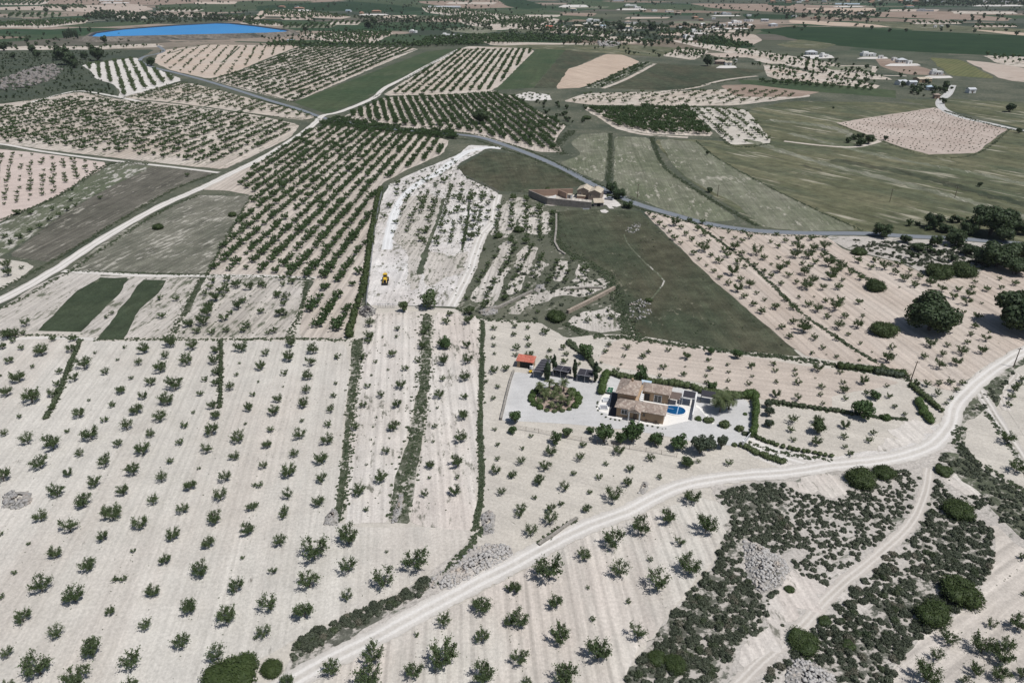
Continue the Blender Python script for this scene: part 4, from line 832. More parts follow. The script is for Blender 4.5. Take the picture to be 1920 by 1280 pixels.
for (tx, ty), s in TILES.items():
    for t in s.split(';'):
        a, b_, w = (float(q) for q in t.split(','))
        px, py = tx + a / 4, ty + b_ / 4
        X, Y = G(px, py)
        CAND.append((w / 4, X, Y, w / 4 * mpp(px, py) * 1.08, field_of(px, py)))
CAND.sort(key=lambda c: -c[0])
NEAR, REST = CAND[:300], CAND[300:]
ALM = [almond(100 + i, 1250, dense=d, nl=n) for i, (d, n) in enumerate([(1, 7), (1.1, 8), (0.9, 6), (1.2, 8), (0.6, 5), (1.0, 7), (1.3, 8), (0.5, 5), (0.9, 6), (1.1, 7)])]
ALM_T = [mesh_np('trunk', t[0], t[1], [M['bark']]) for t, c in ALM]
ALM_C = [mesh_np('crown', c[0], c[1], [M['almond']]) for t, c in ALM]
for i, (w, X, Y, d, f) in enumerate(NEAR):
    if d < 1.5: sz = 'tiny sapling'; 
    elif d < 2.6: sz = 'small'
    elif d < 3.7: sz = 'medium'
    else: sz = 'large'
    k = int(rng.integers(0, 10))
    if sz == 'medium' and rng.random() < 0.15: k = 7
    nm = 'almond sapling' if sz == 'tiny sapling' else sz + ' almond tree'
    thin = ' with thin crown' if k in (4, 7) and sz != 'tiny sapling' else ''
    o = thing('almond_tree', f'{"tiny " if sz == "tiny sapling" else ""}{nm}{thin} {f}', 'tree', (X, Y, 0), rng.uniform(0, 6.28), f'{nm}s{thin} {f}')
    s = d * rng.uniform(0.95, 1.1)
    o.scale = (s, s, s * rng.uniform(1.0, 1.2))
    link('trunk', ALM_T[k], o); link('crown', ALM_C[k], o)

# the remaining orchard trees: one object
LOW = [[*almond(300 + i, 170, dense=1.0, detail=False)] for i in range(6)]
LOWD = [[*almond(320 + i, 220, dense=1.15, detail=False, nl=7)] for i in range(5)]
FAR_T = [[*round_tree(340 + i, 3, 26, 0.34, core=0.55)] for i in range(4)]
sp, ss = [], []
sd, sds = [], []
sf, sfs = [], []
for w, X, Y, d, f in REST:
    sp.append((X, Y)); ss.append(d)
def orch(px, dirpx, rsp, tsp, size, miss, lst='d', jit=0.35, var=0.22):
    for p in rows(px, dirpx, rsp, tsp, miss, jit):
        s = size * max(0.35, rng.normal(1, var))
        if lst == 'd': sd.append(p); sds.append(s)
        elif lst == 'l': sp.append(p); ss.append(s)
        else: sf.append(p); sfs.append(s)
orch([(600, 238), (700, 242), (836, 263), (826, 288), (755, 320), (710, 345), (695, 400), (684, 480), (672, 545), (590, 525), (500, 514), (400, 510), (420, 460), (482, 366), (440, 350), (470, 320), (530, 275)], ((530, 502), (697, 322)), 6.3, 3.5, 3.7, 0.10)
orch([(590, 530), (668, 550), (650, 620), (570, 622), (585, 560)], ((530, 502), (697, 322)), 6.3, 3.3, 3.7, 0.06)
orch([(-120, 210), (0, 205), (90, 190), (150, 182), (222, 192), (320, 199), (470, 218), (550, 236), (535, 256), (470, 285), (415, 310), (320, 300), (200, 288), (80, 272), (-120, 258)], ((265, 300), (480, 212)), 9.0, 4.8, 3.7, 0.10, 'd', 0.3)
orch([(160, 122), (255, 110), (270, 122), (335, 150), (262, 170), (228, 182), (228, 170), (215, 158), (182, 145)], ((235, 115), (260, 175)), 9.5, 5.5, 4.6, 0.12, 'l')
orch([(300, 96), (388, 86), (560, 87), (500, 108), (430, 138), (388, 145), (320, 130), (292, 117)], ((375, 122), (400, 98)), 14, 9, 3.2, 0.25, 'l', 1.0)
orch([(570, 88), (780, 91), (695, 127), (552, 190), (470, 170), (396, 150), (440, 138)], ((490, 175), (690, 100)), 11, 4.6, 3.8, 0.10, 'd', 0.4)
orch([(235, 184), (345, 155), (560, 210), (588, 219), (560, 222), (470, 210), (320, 190)], ((255, 182), (340, 157)), 9, 5.5, 3.6, 0.12, 'l', 0.5)
orch([(722, 178), (764, 152), (862, 94), (1000, 93), (926, 168), (850, 174)], ((780, 175), (870, 100)), 8.5, 5, 3.9, 0.08, 'd', 0.6)
orch([(655, 218), (676, 205), (722, 185), (930, 177), (960, 182), (985, 198), (1055, 236), (1038, 262), (1045, 280), (1010, 280), (945, 262), (880, 246), (760, 236)], ((732, 185), (750, 232)), 6.2, 3.2, 4.0, 0.03)
orch([(600, 232), (640, 222), (740, 238), (860, 252), (860, 262), (740, 252), (610, 238)], ((600, 229), (860, 252)), 5.0, 3.6, 4.2, 0.06)
orch([(1098, 204), (1285, 203), (1338, 254), (1225, 250), (1155, 236)], ((1130, 205), (1210, 248)), 5.6, 4.6, 5.2, 0.07)
orch([(1292, 205), (1330, 204), (1398, 208), (1445, 264), (1374, 269), (1352, 253), (1332, 235)], ((1300, 207), (1372, 268)), 8.0, 8.0, 4.2, 0.1, 'l', 0.6)
orch([(1060, 190), (1100, 177), (1250, 174), (1420, 167), (1520, 180), (1380, 196), (1250, 197), (1110, 195)], ((1060, 190), (1110, 176)), 9.5, 8.5, 3.8, 0.15, 'l', 0.9)
orch([(966, 181), (990, 174), (1028, 179), (1034, 187), (985, 188)], ((966, 181), (1028, 179)), 9, 7, 3.6, 0.2, 'l')
orch([(1098, 165), (1200, 120), (1226, 117), (1132, 165)], ((1098, 165), (1200, 120)), 6, 4.5, 3.4, 0.25, 'd')
orch([(-60, 286), (0, 286), (78, 292), (200, 308), (105, 362), (0, 410), (-60, 440)], ((28, 340), (20, 400)), 5.4, 9.5, 2.9, 0.12, 'l', 0.5)
orch([(1420, 154), (1480, 152), (1640, 168), (1640, 170), (1440, 158)], ((1420, 154), (1640, 168)), 8, 7, 4.6, 0.1, 'd')
for poly, r, t, s, m_ in ([(790, 14), (870, 19), (928, 27), (930, 48), (870, 44), (850, 30), (800, 23)], 16, 11, 6, .2), ([(930, 28), (1040, 36), (1035, 44), (940, 55)], 15, 12, 5.5, .25), ([(570, 67), (680, 59), (736, 63), (700, 81), (620, 79)], 12, 8, 5, .15), ([(1250, 76), (1400, 94), (1560, 120), (1670, 150), (1600, 147), (1420, 112), (1270, 81)], 12, 11, 4.6, .3), \
    ([(480, 88), (500, 82), (770, 84), (900, 80), (900, 86), (780, 90), (560, 90)], 9, 6, 5.5, .25), ([(800, 72), (930, 66), (1100, 72), (1180, 80), (1000, 80), (880, 86), (780, 84)], 8, 7, 5.5, .22), ([(-60, 46), (0, 45), (60, 41), (165, 38), (160, 43), (90, 51), (-60, 51)], 12, 8, 5.5, .1), ([(500, 20), (580, 22), (655, 32), (640, 35), (560, 33), (490, 29)], 18, 10, 6, .2), ([(1300, 74), (1340, 69), (1416, 88), (1380, 91), (1320, 83)], 8, 7, 5, .15), ([(1245, 105), (1272, 93), (1328, 96), (1318, 103), (1300, 112)], 10, 9, 4.5, .2), ([(1845, 105), (1940, 109), (2050, 125), (2000, 135), (1880, 120)], 13, 11, 5, .4), ([(62, 87), (160, 89), (285, 83), (305, 87), (190, 92)], 13, 12, 4, .3), ([(1440, 124), (1640, 162), (1630, 170), (1450, 146)], 11, 10, 4.5, .3), ([(1220, 96), (1420, 118), (1640, 150), (1640, 158), (1420, 126), (1240, 102)], 13, 11, 4.5, .55):
    orch(poly, (poly[0], poly[2]) if r < 15 else (poly[1], poly[-1]), r, t, s, m_, 'f', 1.2)
orch([(792, 362), (860, 345), (925, 372), (915, 410), (898, 440), (884, 470), (850, 462), (800, 468), (780, 460)], ((890, 382), (880, 457)), 5.6, 4.6, 2.8, 0.18, 'l', .35)
orch([(755, 372), (795, 362), (785, 450), (772, 470), (745, 450)], ((890, 382), (880, 457)), 5.6, 5.0, 2.4, 0.3, 'l', .4)
orch([(790, 320), (850, 300), (868, 330), (928, 362), (860, 345), (790, 358), (740, 368)], ((740, 345), (860, 300)), 5.0, 4.5, 2.0, 0.3, 'l', .6)
orch([(940, 372), (990, 370), (1038, 400), (1036, 450), (960, 460), (915, 450)], ((970, 372), (968, 440)), 6.4, 4.5, 3.2, 0.2, 'l', .5)
orch([(905, 470), (980, 465), (1050, 480), (1115, 505), (1100, 530), (1030, 530), (960, 560), (890, 570)], ((955, 560), (1000, 475)), 6.2, 4.2, 2.3, 0.3, 'l', .5)
for x, y, w, h, k, o_ in FARPLOT:
    if o_: orch([(x - w / 2, y + h / 2), (x - w / 2 + k, y - h / 2), (x + w / 2 + k, y - h / 2), (x + w / 2, y + h / 2)], ((x - w / 2, y + h / 2), (x - w / 2 + k, y - h / 2)), 16 if y < 40 else 12, 12 if y < 40 else 8, 6.5 if y < 40 else 5, .15, 'f', 1.0)
orch([(405, 528), (560, 530), (530, 628), (345, 628), (370, 590)], ((430, 620), (520, 530)), 9.0, 4.8, 2.8, 0.5, 'l', .6)
n = len(sp); a = merged('orchard_trees', LOW, sp, ss, rng.uniform(0, 6.28, n), [M['bark'], M['almond']], 'many smaller almond trees planted out in scattered pale orchards')
n = len(sd); a = merged('orchard_trees', LOWD, sd, sds, rng.uniform(0, 6.28, n), [M['bark'], M['orchard']], 'dense rows of leafy green almond trees in the middle distance orchards')
n = len(sf); a = merged('orchard_trees', FAR_T, sf, sfs, rng.uniform(0, 6.28, n), [M['bark'], M['orchard']], 'tiny distant orchard trees on the far plain')
print('orchard trees', len(CAND), len(sp), len(sd), len(sf))

# young vines in the brown vineyard
tiny = [bush(400 + i, 14, 0.4, 0.9, 2, core=0.6) for i in range(3)]
v = [p for p in rows([(1575, 232), (1660, 218), (1752, 204), (1818, 223), (1886, 241), (1856, 262), (1828, 285), (1742, 288), (1692, 275), (1642, 257)], ((1580, 232), (1740, 284)), 4.2, 4.5, 0.2, 0.3)]
merged('young_vines', tiny, v, rng.uniform(0.8, 1.5, len(v)), rng.uniform(0, 6, len(v)), [M['weed']], 'short rows of young vines in the brown vineyard')

# ------------------------------------------------------------------ scrub: the 300 largest bushes one by one, the rest as one object
SCR = [bush(500 + i, 330, 0.19, rngf, nl, .78, 2.6, .38) for i, (rngf, nl) in enumerate([(0.8, 2), (0.7, 3), (0.9, 2), (0.75, 4), (0.7, 1), (0.85, 2)])]
SCRL = [bush(520 + i, 90, 0.27, 0.75, 2, .8, 2.4, .42) for i in range(5)]
SCR_M = [mesh_np('scrub_bush', v, q, [M[k]]) for (v, q), k in zip(SCR, ['scrub', 'scrub', 'scrub', 'weed', 'scrubdry', 'scrub'])]
def vnoise(x, y, s, seed=0):
    x, y = x / s + seed * 17.3, y / s - seed * 9.1
    return math.sin(x + 1.7 * math.sin(y * 0.8 + seed)) * math.cos(y * 1.1 + 1.3 * math.sin(x * 0.9)) 
PATHC = [np.array(p) for p in catmull(GA([(1340, 1330), (1392, 1275), (1440, 1228), (1500, 1178), (1560, 1112), (1620, 1062), (1680, 1010), (1715, 970), (1735, 920), (1742, 878)]), 6)]
ROADC = [np.array(p) for p in catmull(GA([(430, 1340), (540, 1281), (620, 1237), (700, 1197), (800, 1143), (900, 1090), (960, 1060), (1030, 1022), (1100, 987), (1180, 957), (1260, 917), (1320, 901), (1400, 891), (1470, 886), (1560, 873), (1640, 865), (1700, 853), (1750, 832), (1780, 800), (1792, 760), (1815, 733), (1850, 703), (1890, 676), (1930, 655)]), 6)]
BARE = [GA(p) for p in ([(1390, 1010), (1440, 1030), (1482, 1060), (1475, 1100), (1425, 1118), (1395, 1080)], [(1480, 1075), (1530, 1085), (1560, 1105), (1490, 1165), (1430, 1180), (1445, 1125)], [(1465, 905), (1520, 890), (1580, 890), (1600, 915), (1570, 935), (1500, 925)],
        [(1395, 1200), (1450, 1170), (1480, 1180), (1420, 1240), (1380, 1250)], [(1495, 1235), (1560, 1260), (1570, 1330), (1450, 1330), (1460, 1270)], [(1770, 880), (1830, 900), (1850, 930), (1800, 930)])]
def clear(x, y):
    q = np.array((x, y))
    if min(np.abs(p - q).max() for p in PATHC) < 1.5 or min(np.abs(p - q).max() for p in ROADC) < 3.0: return False
    return not any(inside(b_, x, y) for b_ in BARE)
SZ = []
for poly, dens, th, r0, r1 in (
    ([(1150, 1340), (1165, 1290), (1260, 1148), (1340, 1058), (1374, 965), (1340, 925), (1400, 906), (1470, 900), (1480, 1000), (1400, 1180), (1300, 1340)], 1.5, -0.95, 0.8, 2.0),
    ([(1470, 915), (1570, 905), (1700, 880), (1735, 900), (1715, 965), (1620, 1060), (1500, 1170), (1400, 1250), (1400, 1150), (1480, 1010)], 1.4, -0.95, 0.6, 1.6),
    ([(1742, 890), (1800, 940), (1862, 1000), (1862, 1050), (1838, 1102), (1798, 1145), (1750, 1180), (1690, 1230), (1650, 1330), (1380, 1340), (1500, 1182), (1610, 1075), (1700, 1005)], 1.5, -1.0, 0.8, 2.0),
    ([(1750, 860), (1800, 830), (1850, 880), (1960, 960), (2050, 1060), (1960, 1040), (1880, 985), (1800, 930)], 1.2, -1.0, 0.7, 1.9),
    ([(540, 1250), (560, 1196), (660, 1152), (740, 1116), (800, 1082), (815, 1098), (740, 1146), (640, 1206), (560, 1262)], 2.6, -1.6, 0.9, 2.1),
    ([(1600, 450), (1740, 458), (1930, 470), (2100, 490), (1925, 488), (1850, 502), (1800, 518), (1740, 516), (1690, 490), (1600, 465)], 0.5, -0.75, 1.0, 2.4),
    ([(1808, 712), (1850, 690), (1905, 655), (1950, 638), (1950, 668), (1905, 690), (1880, 730), (1868, 760), (1848, 742)], 0.8, -0.9, 0.6, 1.5),
    ([(1790, 800), (1822, 748), (1838, 738), (1850, 765), (1806, 792), (1803, 832), (1830, 862), (1800, 850)], 0.8, -0.9, 0.6, 1.4),
    ([(1150, 560), (1170, 520), (1200, 540), (1210, 600), (1190, 630), (1170, 600)], 0.12, -0.3, 0.8, 1.8),
    ([(960, 470), (1120, 500), (1170, 560), (1120, 600), (900, 598), (880, 560)], 0.09, -0.4, 0.8, 2.2)):
    for x, y in fill(poly, dens):
        if vnoise(x, y, 5.5, len(poly)) + 0.35 * vnoise(x, y, 2.1, 3) > th and clear(x, y):
            SZ.append((x, y, rng.uniform(r0, r1) * (1 if rng.random() > .3 else 0.6)))
def screen(x, y): return 1.0 / (y * CP + CAMH * SP)
SZ.sort(key=lambda t: -t[2] * screen(t[0], t[1]) * (1 if -0.5 < t[0] * screen(t[0], t[1]) * FPX / 1920 < 0.5 and t[1] > 76 else 0.0001))
def scrub_place(x, y):
    f = CP * y + CAMH * SP; px = 960 + FPX * x / f; py = 640 - FPX * (y * SP - CAMH * CP) / f
    if px < 900: return 'on the dark strip above the white track'
    if py < 700: return 'on the stony bank near the grey road'
    if 1380 < px and py < 905 or px > 1745 and py < 1010: return 'on the stony ground inside the track bend'
    return 'on the stony slope at lower right'
for i, (x, y, d) in enumerate(SZ[:300]):
    o = link('scrub_bush', SCR_M[int(rng.integers(0, 6))], None, (x, y, -0.02), rng.uniform(0, 6.28), (d, d, d * rng.uniform(0.7, 1.0)))
    pl = scrub_place(x, y); sz = 'wide' if d > 1.9 else 'small'
    hue = {'scrub': 'grey green', 'weed': 'brighter green', 'scrubdry': 'dry brownish'}[{'scrub_leaves': 'scrub', 'weed_leaves': 'weed', 'dry_scrub_leaves': 'scrubdry'}[o.data.materials[0].name]]
    tag(o, f'{sz} {hue} scrub bush {pl}', 'bush', f'{sz} {hue} scrub bushes {pl}')
R_ = SZ[300:]
merged('scrub', SCRL, [(t[0], t[1]) for t in R_], [t[2] for t in R_], rng.uniform(0, 6, len(R_)), [M['scrub']], 'low grey green scrub covering the stony slopes', zs=rng.uniform(0.6, 1.0, len(R_)))
print('scrub', len(SZ))

# weeds on banks, field edges and idle strips
TUFT = [bush(540 + i, 16, 0.42, 0.6, 2, core=0.7) for i in range(4)]
wp, wsz = [], []
VERGES = [([(668, 636), (670, 690), (660, 760), (652, 850), (642, 930), (632, 975)], 2.6, 6, .7), ([(800, 588), (798, 690), (786, 780), (770, 860), (756, 920), (746, 975)], 4.0, 5, .8), ([(904, 600), (903, 700), (900, 800), (903, 880), (900, 950), (888, 995)], 1.3, 4, .8),
 ([(175, 637), (300, 636), (420, 637), (540, 635), (650, 638)], 1.6, 3.5, .7), ([(-60, 632), (60, 628), (150, 634)], 1.6, 2.5, .7), ([(152, 636), (130, 690), (106, 748), (86, 785)], 1.3, 4, .8), ([(413, 638), (414, 700), (412, 765)], 1.2, 4, .8),
 ([(576, 528), (566, 580), (540, 634)], 2.2, 4, .7), ([(378, 522), (350, 575), (320, 634)], 2.4, 4, .7), ([(-60, 610), (40, 560), (110, 520), (130, 510), (210, 455), (300, 398), (372, 366)], 2.4, 3, .8), ([(-60, 570), (0, 542), (95, 492), (200, 428), (320, 358), (402, 326)], 2.2, 3, .8),
 ([(1292, 412), (1340, 446), (1400, 490), (1450, 536), (1505, 588), (1580, 640), (1660, 690)], 1.4, 4, .9), ([(1542, 470), (1600, 508), (1640, 530)], 2.0, 4, 1.0), ([(1060, 606), (1100, 626), (1200, 637), (1350, 657), (1500, 674), (1600, 692), (1690, 706), (1740, 748)], 2.4, 4, 1.0),
 ([(1440, 756), (1560, 769), (1640, 781), (1700, 786)], 1.3, 4, .9), ([(1042, 398), (1040, 440), (1058, 470), (1130, 510), (1160, 560), (1178, 620), (1210, 640)], 4.0, 5, 1.0), ([(1144, 250), (1144, 300), (1140, 342)], 3.0, 4, .8), ([(1222, 258), (1242, 308), (1280, 340), (1340, 378), (1420, 424)], 2.6, 4, .9),
 ([(1304, 264), (1350, 300), (1480, 370), (1620, 434)], 1.6, 2, .8), ([(0, 414), (110, 367), (205, 308), (280, 308)], 3.0, 3, .9), ([(1056, 290), (1040, 275), (1058, 258), (1075, 245)], 6, 5, 1.0), ([(800, 243), (890, 252), (945, 267), (1010, 290), (1110, 340), (1190, 377)], 2.0, 3, .8), ([(890, 262), (1000, 298), (1100, 347), (1190, 388), (1300, 418), (1420, 438), (1550, 445)], 2.4, 3, .8),
 ([(600, 229), (720, 246), (880, 262)], 2.0, 3, .8), ([(472, 366), (440, 420), (402, 490), (388, 514)], 1.6, 3, .8), ([(130, 508), (250, 512), (386, 516), (500, 519), (590, 524)], 1.6, 2.5, .7), ([(1800, 800), (1795, 830), (1830, 864), (1880, 896), (1930, 930)], 2.0, 4, .9), ([(1835, 760), (1870, 800), (1905, 855), (1935, 905)], 1.4, 3, .7),
 ([(820, 1098), (860, 1050), (885, 1015), (905, 985)], 1.6, 5, .9), ([(1010, 1020), (1050, 990), (1080, 975)], 1.0, 4, .7), ([(1400, 830), (1470, 850), (1560, 862)], 1.5, 3, .8), ([(855, 578), (905, 598), (1012, 604)], 2, 3, .9), ([(700, 184), (800, 124), (850, 98)], 2.5, 1, .9), ([(480, 186), (560, 208), (600, 224)], 2.5, 2, .9),
 ([(-60, 195), (60, 188), (150, 173), (222, 186), (345, 153)], 3, 2, 1), ([(222, 188), (470, 214), (590, 226)], 2.5, 1.5, .9), ([(390, 148), (552, 192)], 3, 1.5, 1), ([(962, 178), (990, 198), (1062, 236)], 4, 2, 1), ([(1340, 232), (1372, 274), (1450, 270)], 3, 1.5, 1), ([(1568, 232), (1640, 260), (1740, 292), (1830, 289), (1894, 242)], 2, 1.2, .8), ([(1770, 208), (1860, 235), (1930, 250)], 3, 1.5, 1.2),
 ([(1240, 175), (1320, 160), (1400, 148)], 4, 1, 1.2), ([(1100, 200), (1250, 200), (1380, 200)], 3, 1, 1.2)]
for px, w, pm, s in VERGES:
    for p in along(px, w, pm * 1.8): wp.append(p); wsz.append(s * rng.uniform(0.55, 1.5))
for px, dn, s in (([(700, 588), (795, 588), (786, 720), (738, 920), (728, 980), (645, 985), (672, 690)], .10, .38), ([(815, 588), (898, 595), (898, 900), (880, 990), (770, 982), (800, 780)], .06, .36), ([(735, 345), (860, 295), (930, 365), (890, 480), (855, 570), (720, 572), (740, 470)], .16, .55), ([(905, 600), (1060, 636), (1500, 690), (1690, 840), (1300, 900), (900, 1030)], .010, .35),
                  ([(940, 370), (1040, 400), (1120, 500), (1180, 625), (1000, 600), (860, 575), (905, 445)], .10, .8), ([(0, 640), (650, 645), (630, 970), (880, 1000), (660, 1140), (400, 1290), (-60, 1290)], .02, .26), ([(545, 1290), (960, 1085), (1310, 935), (1360, 1000), (1165, 1290)], .015, .24), ([(1042, 400), (1200, 398), (1330, 520), (1500, 666), (1190, 626)], .02, .7), ([(-60, 470), (110, 370), (215, 306), (280, 314), (10, 478)], .06, .7),
                  ([(130, 515), (375, 522), (320, 632), (60, 624)], .03, .5), ([(388, 522), (575, 526), (535, 632), (330, 633)], .05, .5), ([(-200, 100), (250, 96), (150, 125), (222, 182), (0, 195), (-200, 220)], .02, 1.3), ([(1210, 400), (1545, 445), (1850, 510), (1900, 655), (1790, 730), (1500, 668)], .003, .5)):
    for p in fill(px, dn): wp.append(p); wsz.append(s * rng.uniform(0.5, 1.6))
for (w_, X, Y, dd, f) in CAND:
    if 'lower left' in f or 'below the white track' in f or 'corner' in f:
        dr = ang((330, 1200), (480, 720)) if 'lower left' in f else (ang((1030, 1240), (1010, 1090)) if 'below' in f else ang((1700, 1270), (1860, 1150)))
        for _ in range(int(rng.integers(6, 22))):
            t = rng.normal(0, 3.0); s = rng.normal(0, .16)
            wp.append((X + math.cos(dr) * t - math.sin(dr) * s, Y + math.sin(dr) * t + math.cos(dr) * s)); wsz.append(rng.uniform(.12, .34))
merged('weeds', TUFT, wp, wsz, rng.uniform(0, 6, len(wp)), [M['weed']], 'green weeds and grass tufts along banks and field edges', zs=rng.uniform(0.4, 0.95, len(wp)))
print('weeds', len(wp))

# distant bushes and wild trees of the plain that read as one mass
fb, fs = [], []
for px, dn, s in (([(-200, 0), (1920, 0), (2100, 20), (2100, 80), (1500, 60), (1200, 90), (560, 66), (520, 30), (280, 40), (0, 60), (-200, 70)], .00016, 7), ([(660, 30), (900, 34), (930, 58), (700, 60)], .004, 5), ([(1000, 40), (1420, 50), (1400, 70), (1240, 88), (1050, 84), (960, 60)], .0040, 5.5), ([(180, 22), (430, 30), (540, 50), (430, 40), (280, 46), (150, 34)], .0035, 7),
                  ([(1460, 100), (1700, 130), (1780, 175), (1600, 160), (1440, 115)], .002, 4.5), ([(1680, 165), (1790, 165), (1770, 195), (1740, 190)], .008, 6), ([(440, 62), (690, 60), (900, 82), (520, 86)], .0022, 4.5), ([(1440, 20), (1660, 26), (1640, 40), (1480, 36)], .0016, 8), ([(1680, -2), (1930, 0), (1930, 10), (1690, 14)], .0016, 9), ([(1440, -6), (1700, -6), (1680, 4), (1440, 3)], .0010, 9),
                  ([(1060, 84), (1240, 90), (1250, 110), (1140, 98)], .002, 4), ([(1280, 96), (1430, 116), (1420, 126), (1330, 122)], .003, 4), ([(980, 190), (1100, 200), (1110, 236), (1060, 232)], .006, 3.5), ([(-100, 60), (250, 66), (250, 92), (-100, 96)], .0012, 5), ([(560, 60), (680, 58), (640, 70), (560, 76)], .003, 4), ([(-100, 100), (140, 96), (230, 98), (150, 124), (215, 165), (222, 180), (120, 172), (0, 192), (-100, 200)], .012, 2.2), ([(1560, 448), (1700, 454), (1930, 464), (1930, 486), (1800, 500), (1640, 478)], .02, 2.6), ([(1690, 425), (1780, 415), (1920, 405), (1920, 440), (1750, 440)], .02, 4.0)):
    for p in fill(px, dn): fb.append(p); fs.append(s * rng.uniform(0.5, 1.5))
FB = [[*round_tree(560 + i, 4, 30, 0.32, core=0.6, th=0.06)] for i in range(5)]
merged('distant_bushes', FB, fb, fs, rng.uniform(0, 6, len(fb)), [M['bark'], M['pine']], 'dark bushes and wild trees scattered over the far plain', zs=rng.uniform(0.7, 1.2, len(fb)))
print('far bushes', len(fb))

# ------------------------------------------------------------------ single trees
def tree(name, px, py, d, temp, leaf, label, group=None, zs=1.0, bark='bark'):
    X, Y = G(px, py); t, c = temp
    o = thing(name, label, 'tree' if 'bush' not in name else 'bush', (X, Y, 0), rng.uniform(0, 6.28), group)
    o.scale = (d, d, d * zs)
    link('trunk', mesh_np('trunk', t[0], t[1], [M[bark]]), o); link('crown', mesh_np('crown', c[0], c[1], [M[leaf]]), o)
    return o
def pine(px, py, wpx, label, seed, zs=0.85, n=2600, group=None, leaf='pine', th=0.10):
    d = wpx * mpp(px, py); zs *= 1.02
    return tree('pine_tree', px, py, d, round_tree(seed, 17, n, 0.062, core=0.70, flat=1.0, th=th), leaf, label, group, zs)
pine(1742, 618, 100, 'huge dark pine standing alone in the pink orchard at right', 601, 0.80, 5200, th=0.10)
pine(1915, 618, 118, 'big dark pine cut by the right edge of the photo', 602, 0.72, 5200, th=0.08)
pine(1653, 444, 40, 'round dark pine beside the grey road, left of the pine group', 603, 0.8, 1800)
pine(1748, 428, 40, 'rounded pine on the stubble side of the road, left of the umbrella pine', 604, 0.85, 1800)
pine(1856, 440, 84, 'broad umbrella pine with visible trunk above the grey road', 605, 0.62, 3600, th=0.30)
pine(1790, 460, 46, 'dark pine at the road edge in front of the umbrella pine', 606, 0.85, 2000)
pine(1752, 462, 28, 'small grey green pine on the near side of the road', 607, 0.95, 1100)
pine(1698, 455, 26, 'low pale pine just right of the round roadside pine', 608, 0.7, 900)
for i, (x, y, w, z, l) in enumerate([(1815, 440, 40, .8, 'pine squeezed left behind the umbrella pine'), (1880, 452, 44, .8, 'low pine under the right side of the umbrella pine'), (1840, 498, 46, .8, 'greyish pine at the left end of the bank pines'), (1905, 515, 56, .7, 'front pine of the bank pines near the right edge'), (1770, 436, 26, .8, 'small pine between the stubble pine and the umbrella pine'), (1720, 470, 30, .6, 'low pine like shrub on the bank under the road'), (1815, 478, 34, .8, 'dark pine just below the road on the bank')]):
    pine(x, y, w, l, 580 + i, z, 1600)
pine(1895, 430, 36, 'pine behind the umbrella pine at the right', 609, 0.9, 1500)
pine(1918, 440, 34, 'dark pine at the right edge above the grey road', 610, 1.0, 1500)
pine(1868, 500, 78, 'large grey green pine on the scrub bank below the road', 611, 0.75, 3000, th=0.08)
pine(1905, 490, 60, 'greyish pine on the scrub bank at the right edge', 612, 0.8, 2400, th=0.1)
pine(1146, 362, 26, 'dark pine at the road behind the walled farmhouse', 613, 0.95, 1300)
pine(1160, 372, 30, 'broader dark pine beside the car park of the walled farmhouse', 614, 0.75, 1500)
pine(1177, 390, 24, 'low dark pine right of the farmhouse car park', 615, 0.7, 1000, th=0.05)
pine(1326, 124, 22, 'large dark pine beside the far pink roofed farmhouse', 616, 0.95, 1200, th=0.1)
pine(902, 232, 36, 'dark spreading pine inside the green striped orchard', 617, 0.8, 1600)
for i, (x, y, w) in enumerate([(1612, 262, 16), (1628, 270, 22), (1613, 274, 20), (1600, 262, 13), (1590, 268, 14)]):
    pine(x, y, w, ['tallest rear pine of the clump by the brown vineyard', 'right hand pine of the clump by the brown vineyard', 'front pine of the clump by the brown vineyard', 'small pine in the middle of the clump by the brown vineyard', 'low pine at the left of the clump by the brown vineyard'][i], 620 + i, 1.0, 800, th=0.06)
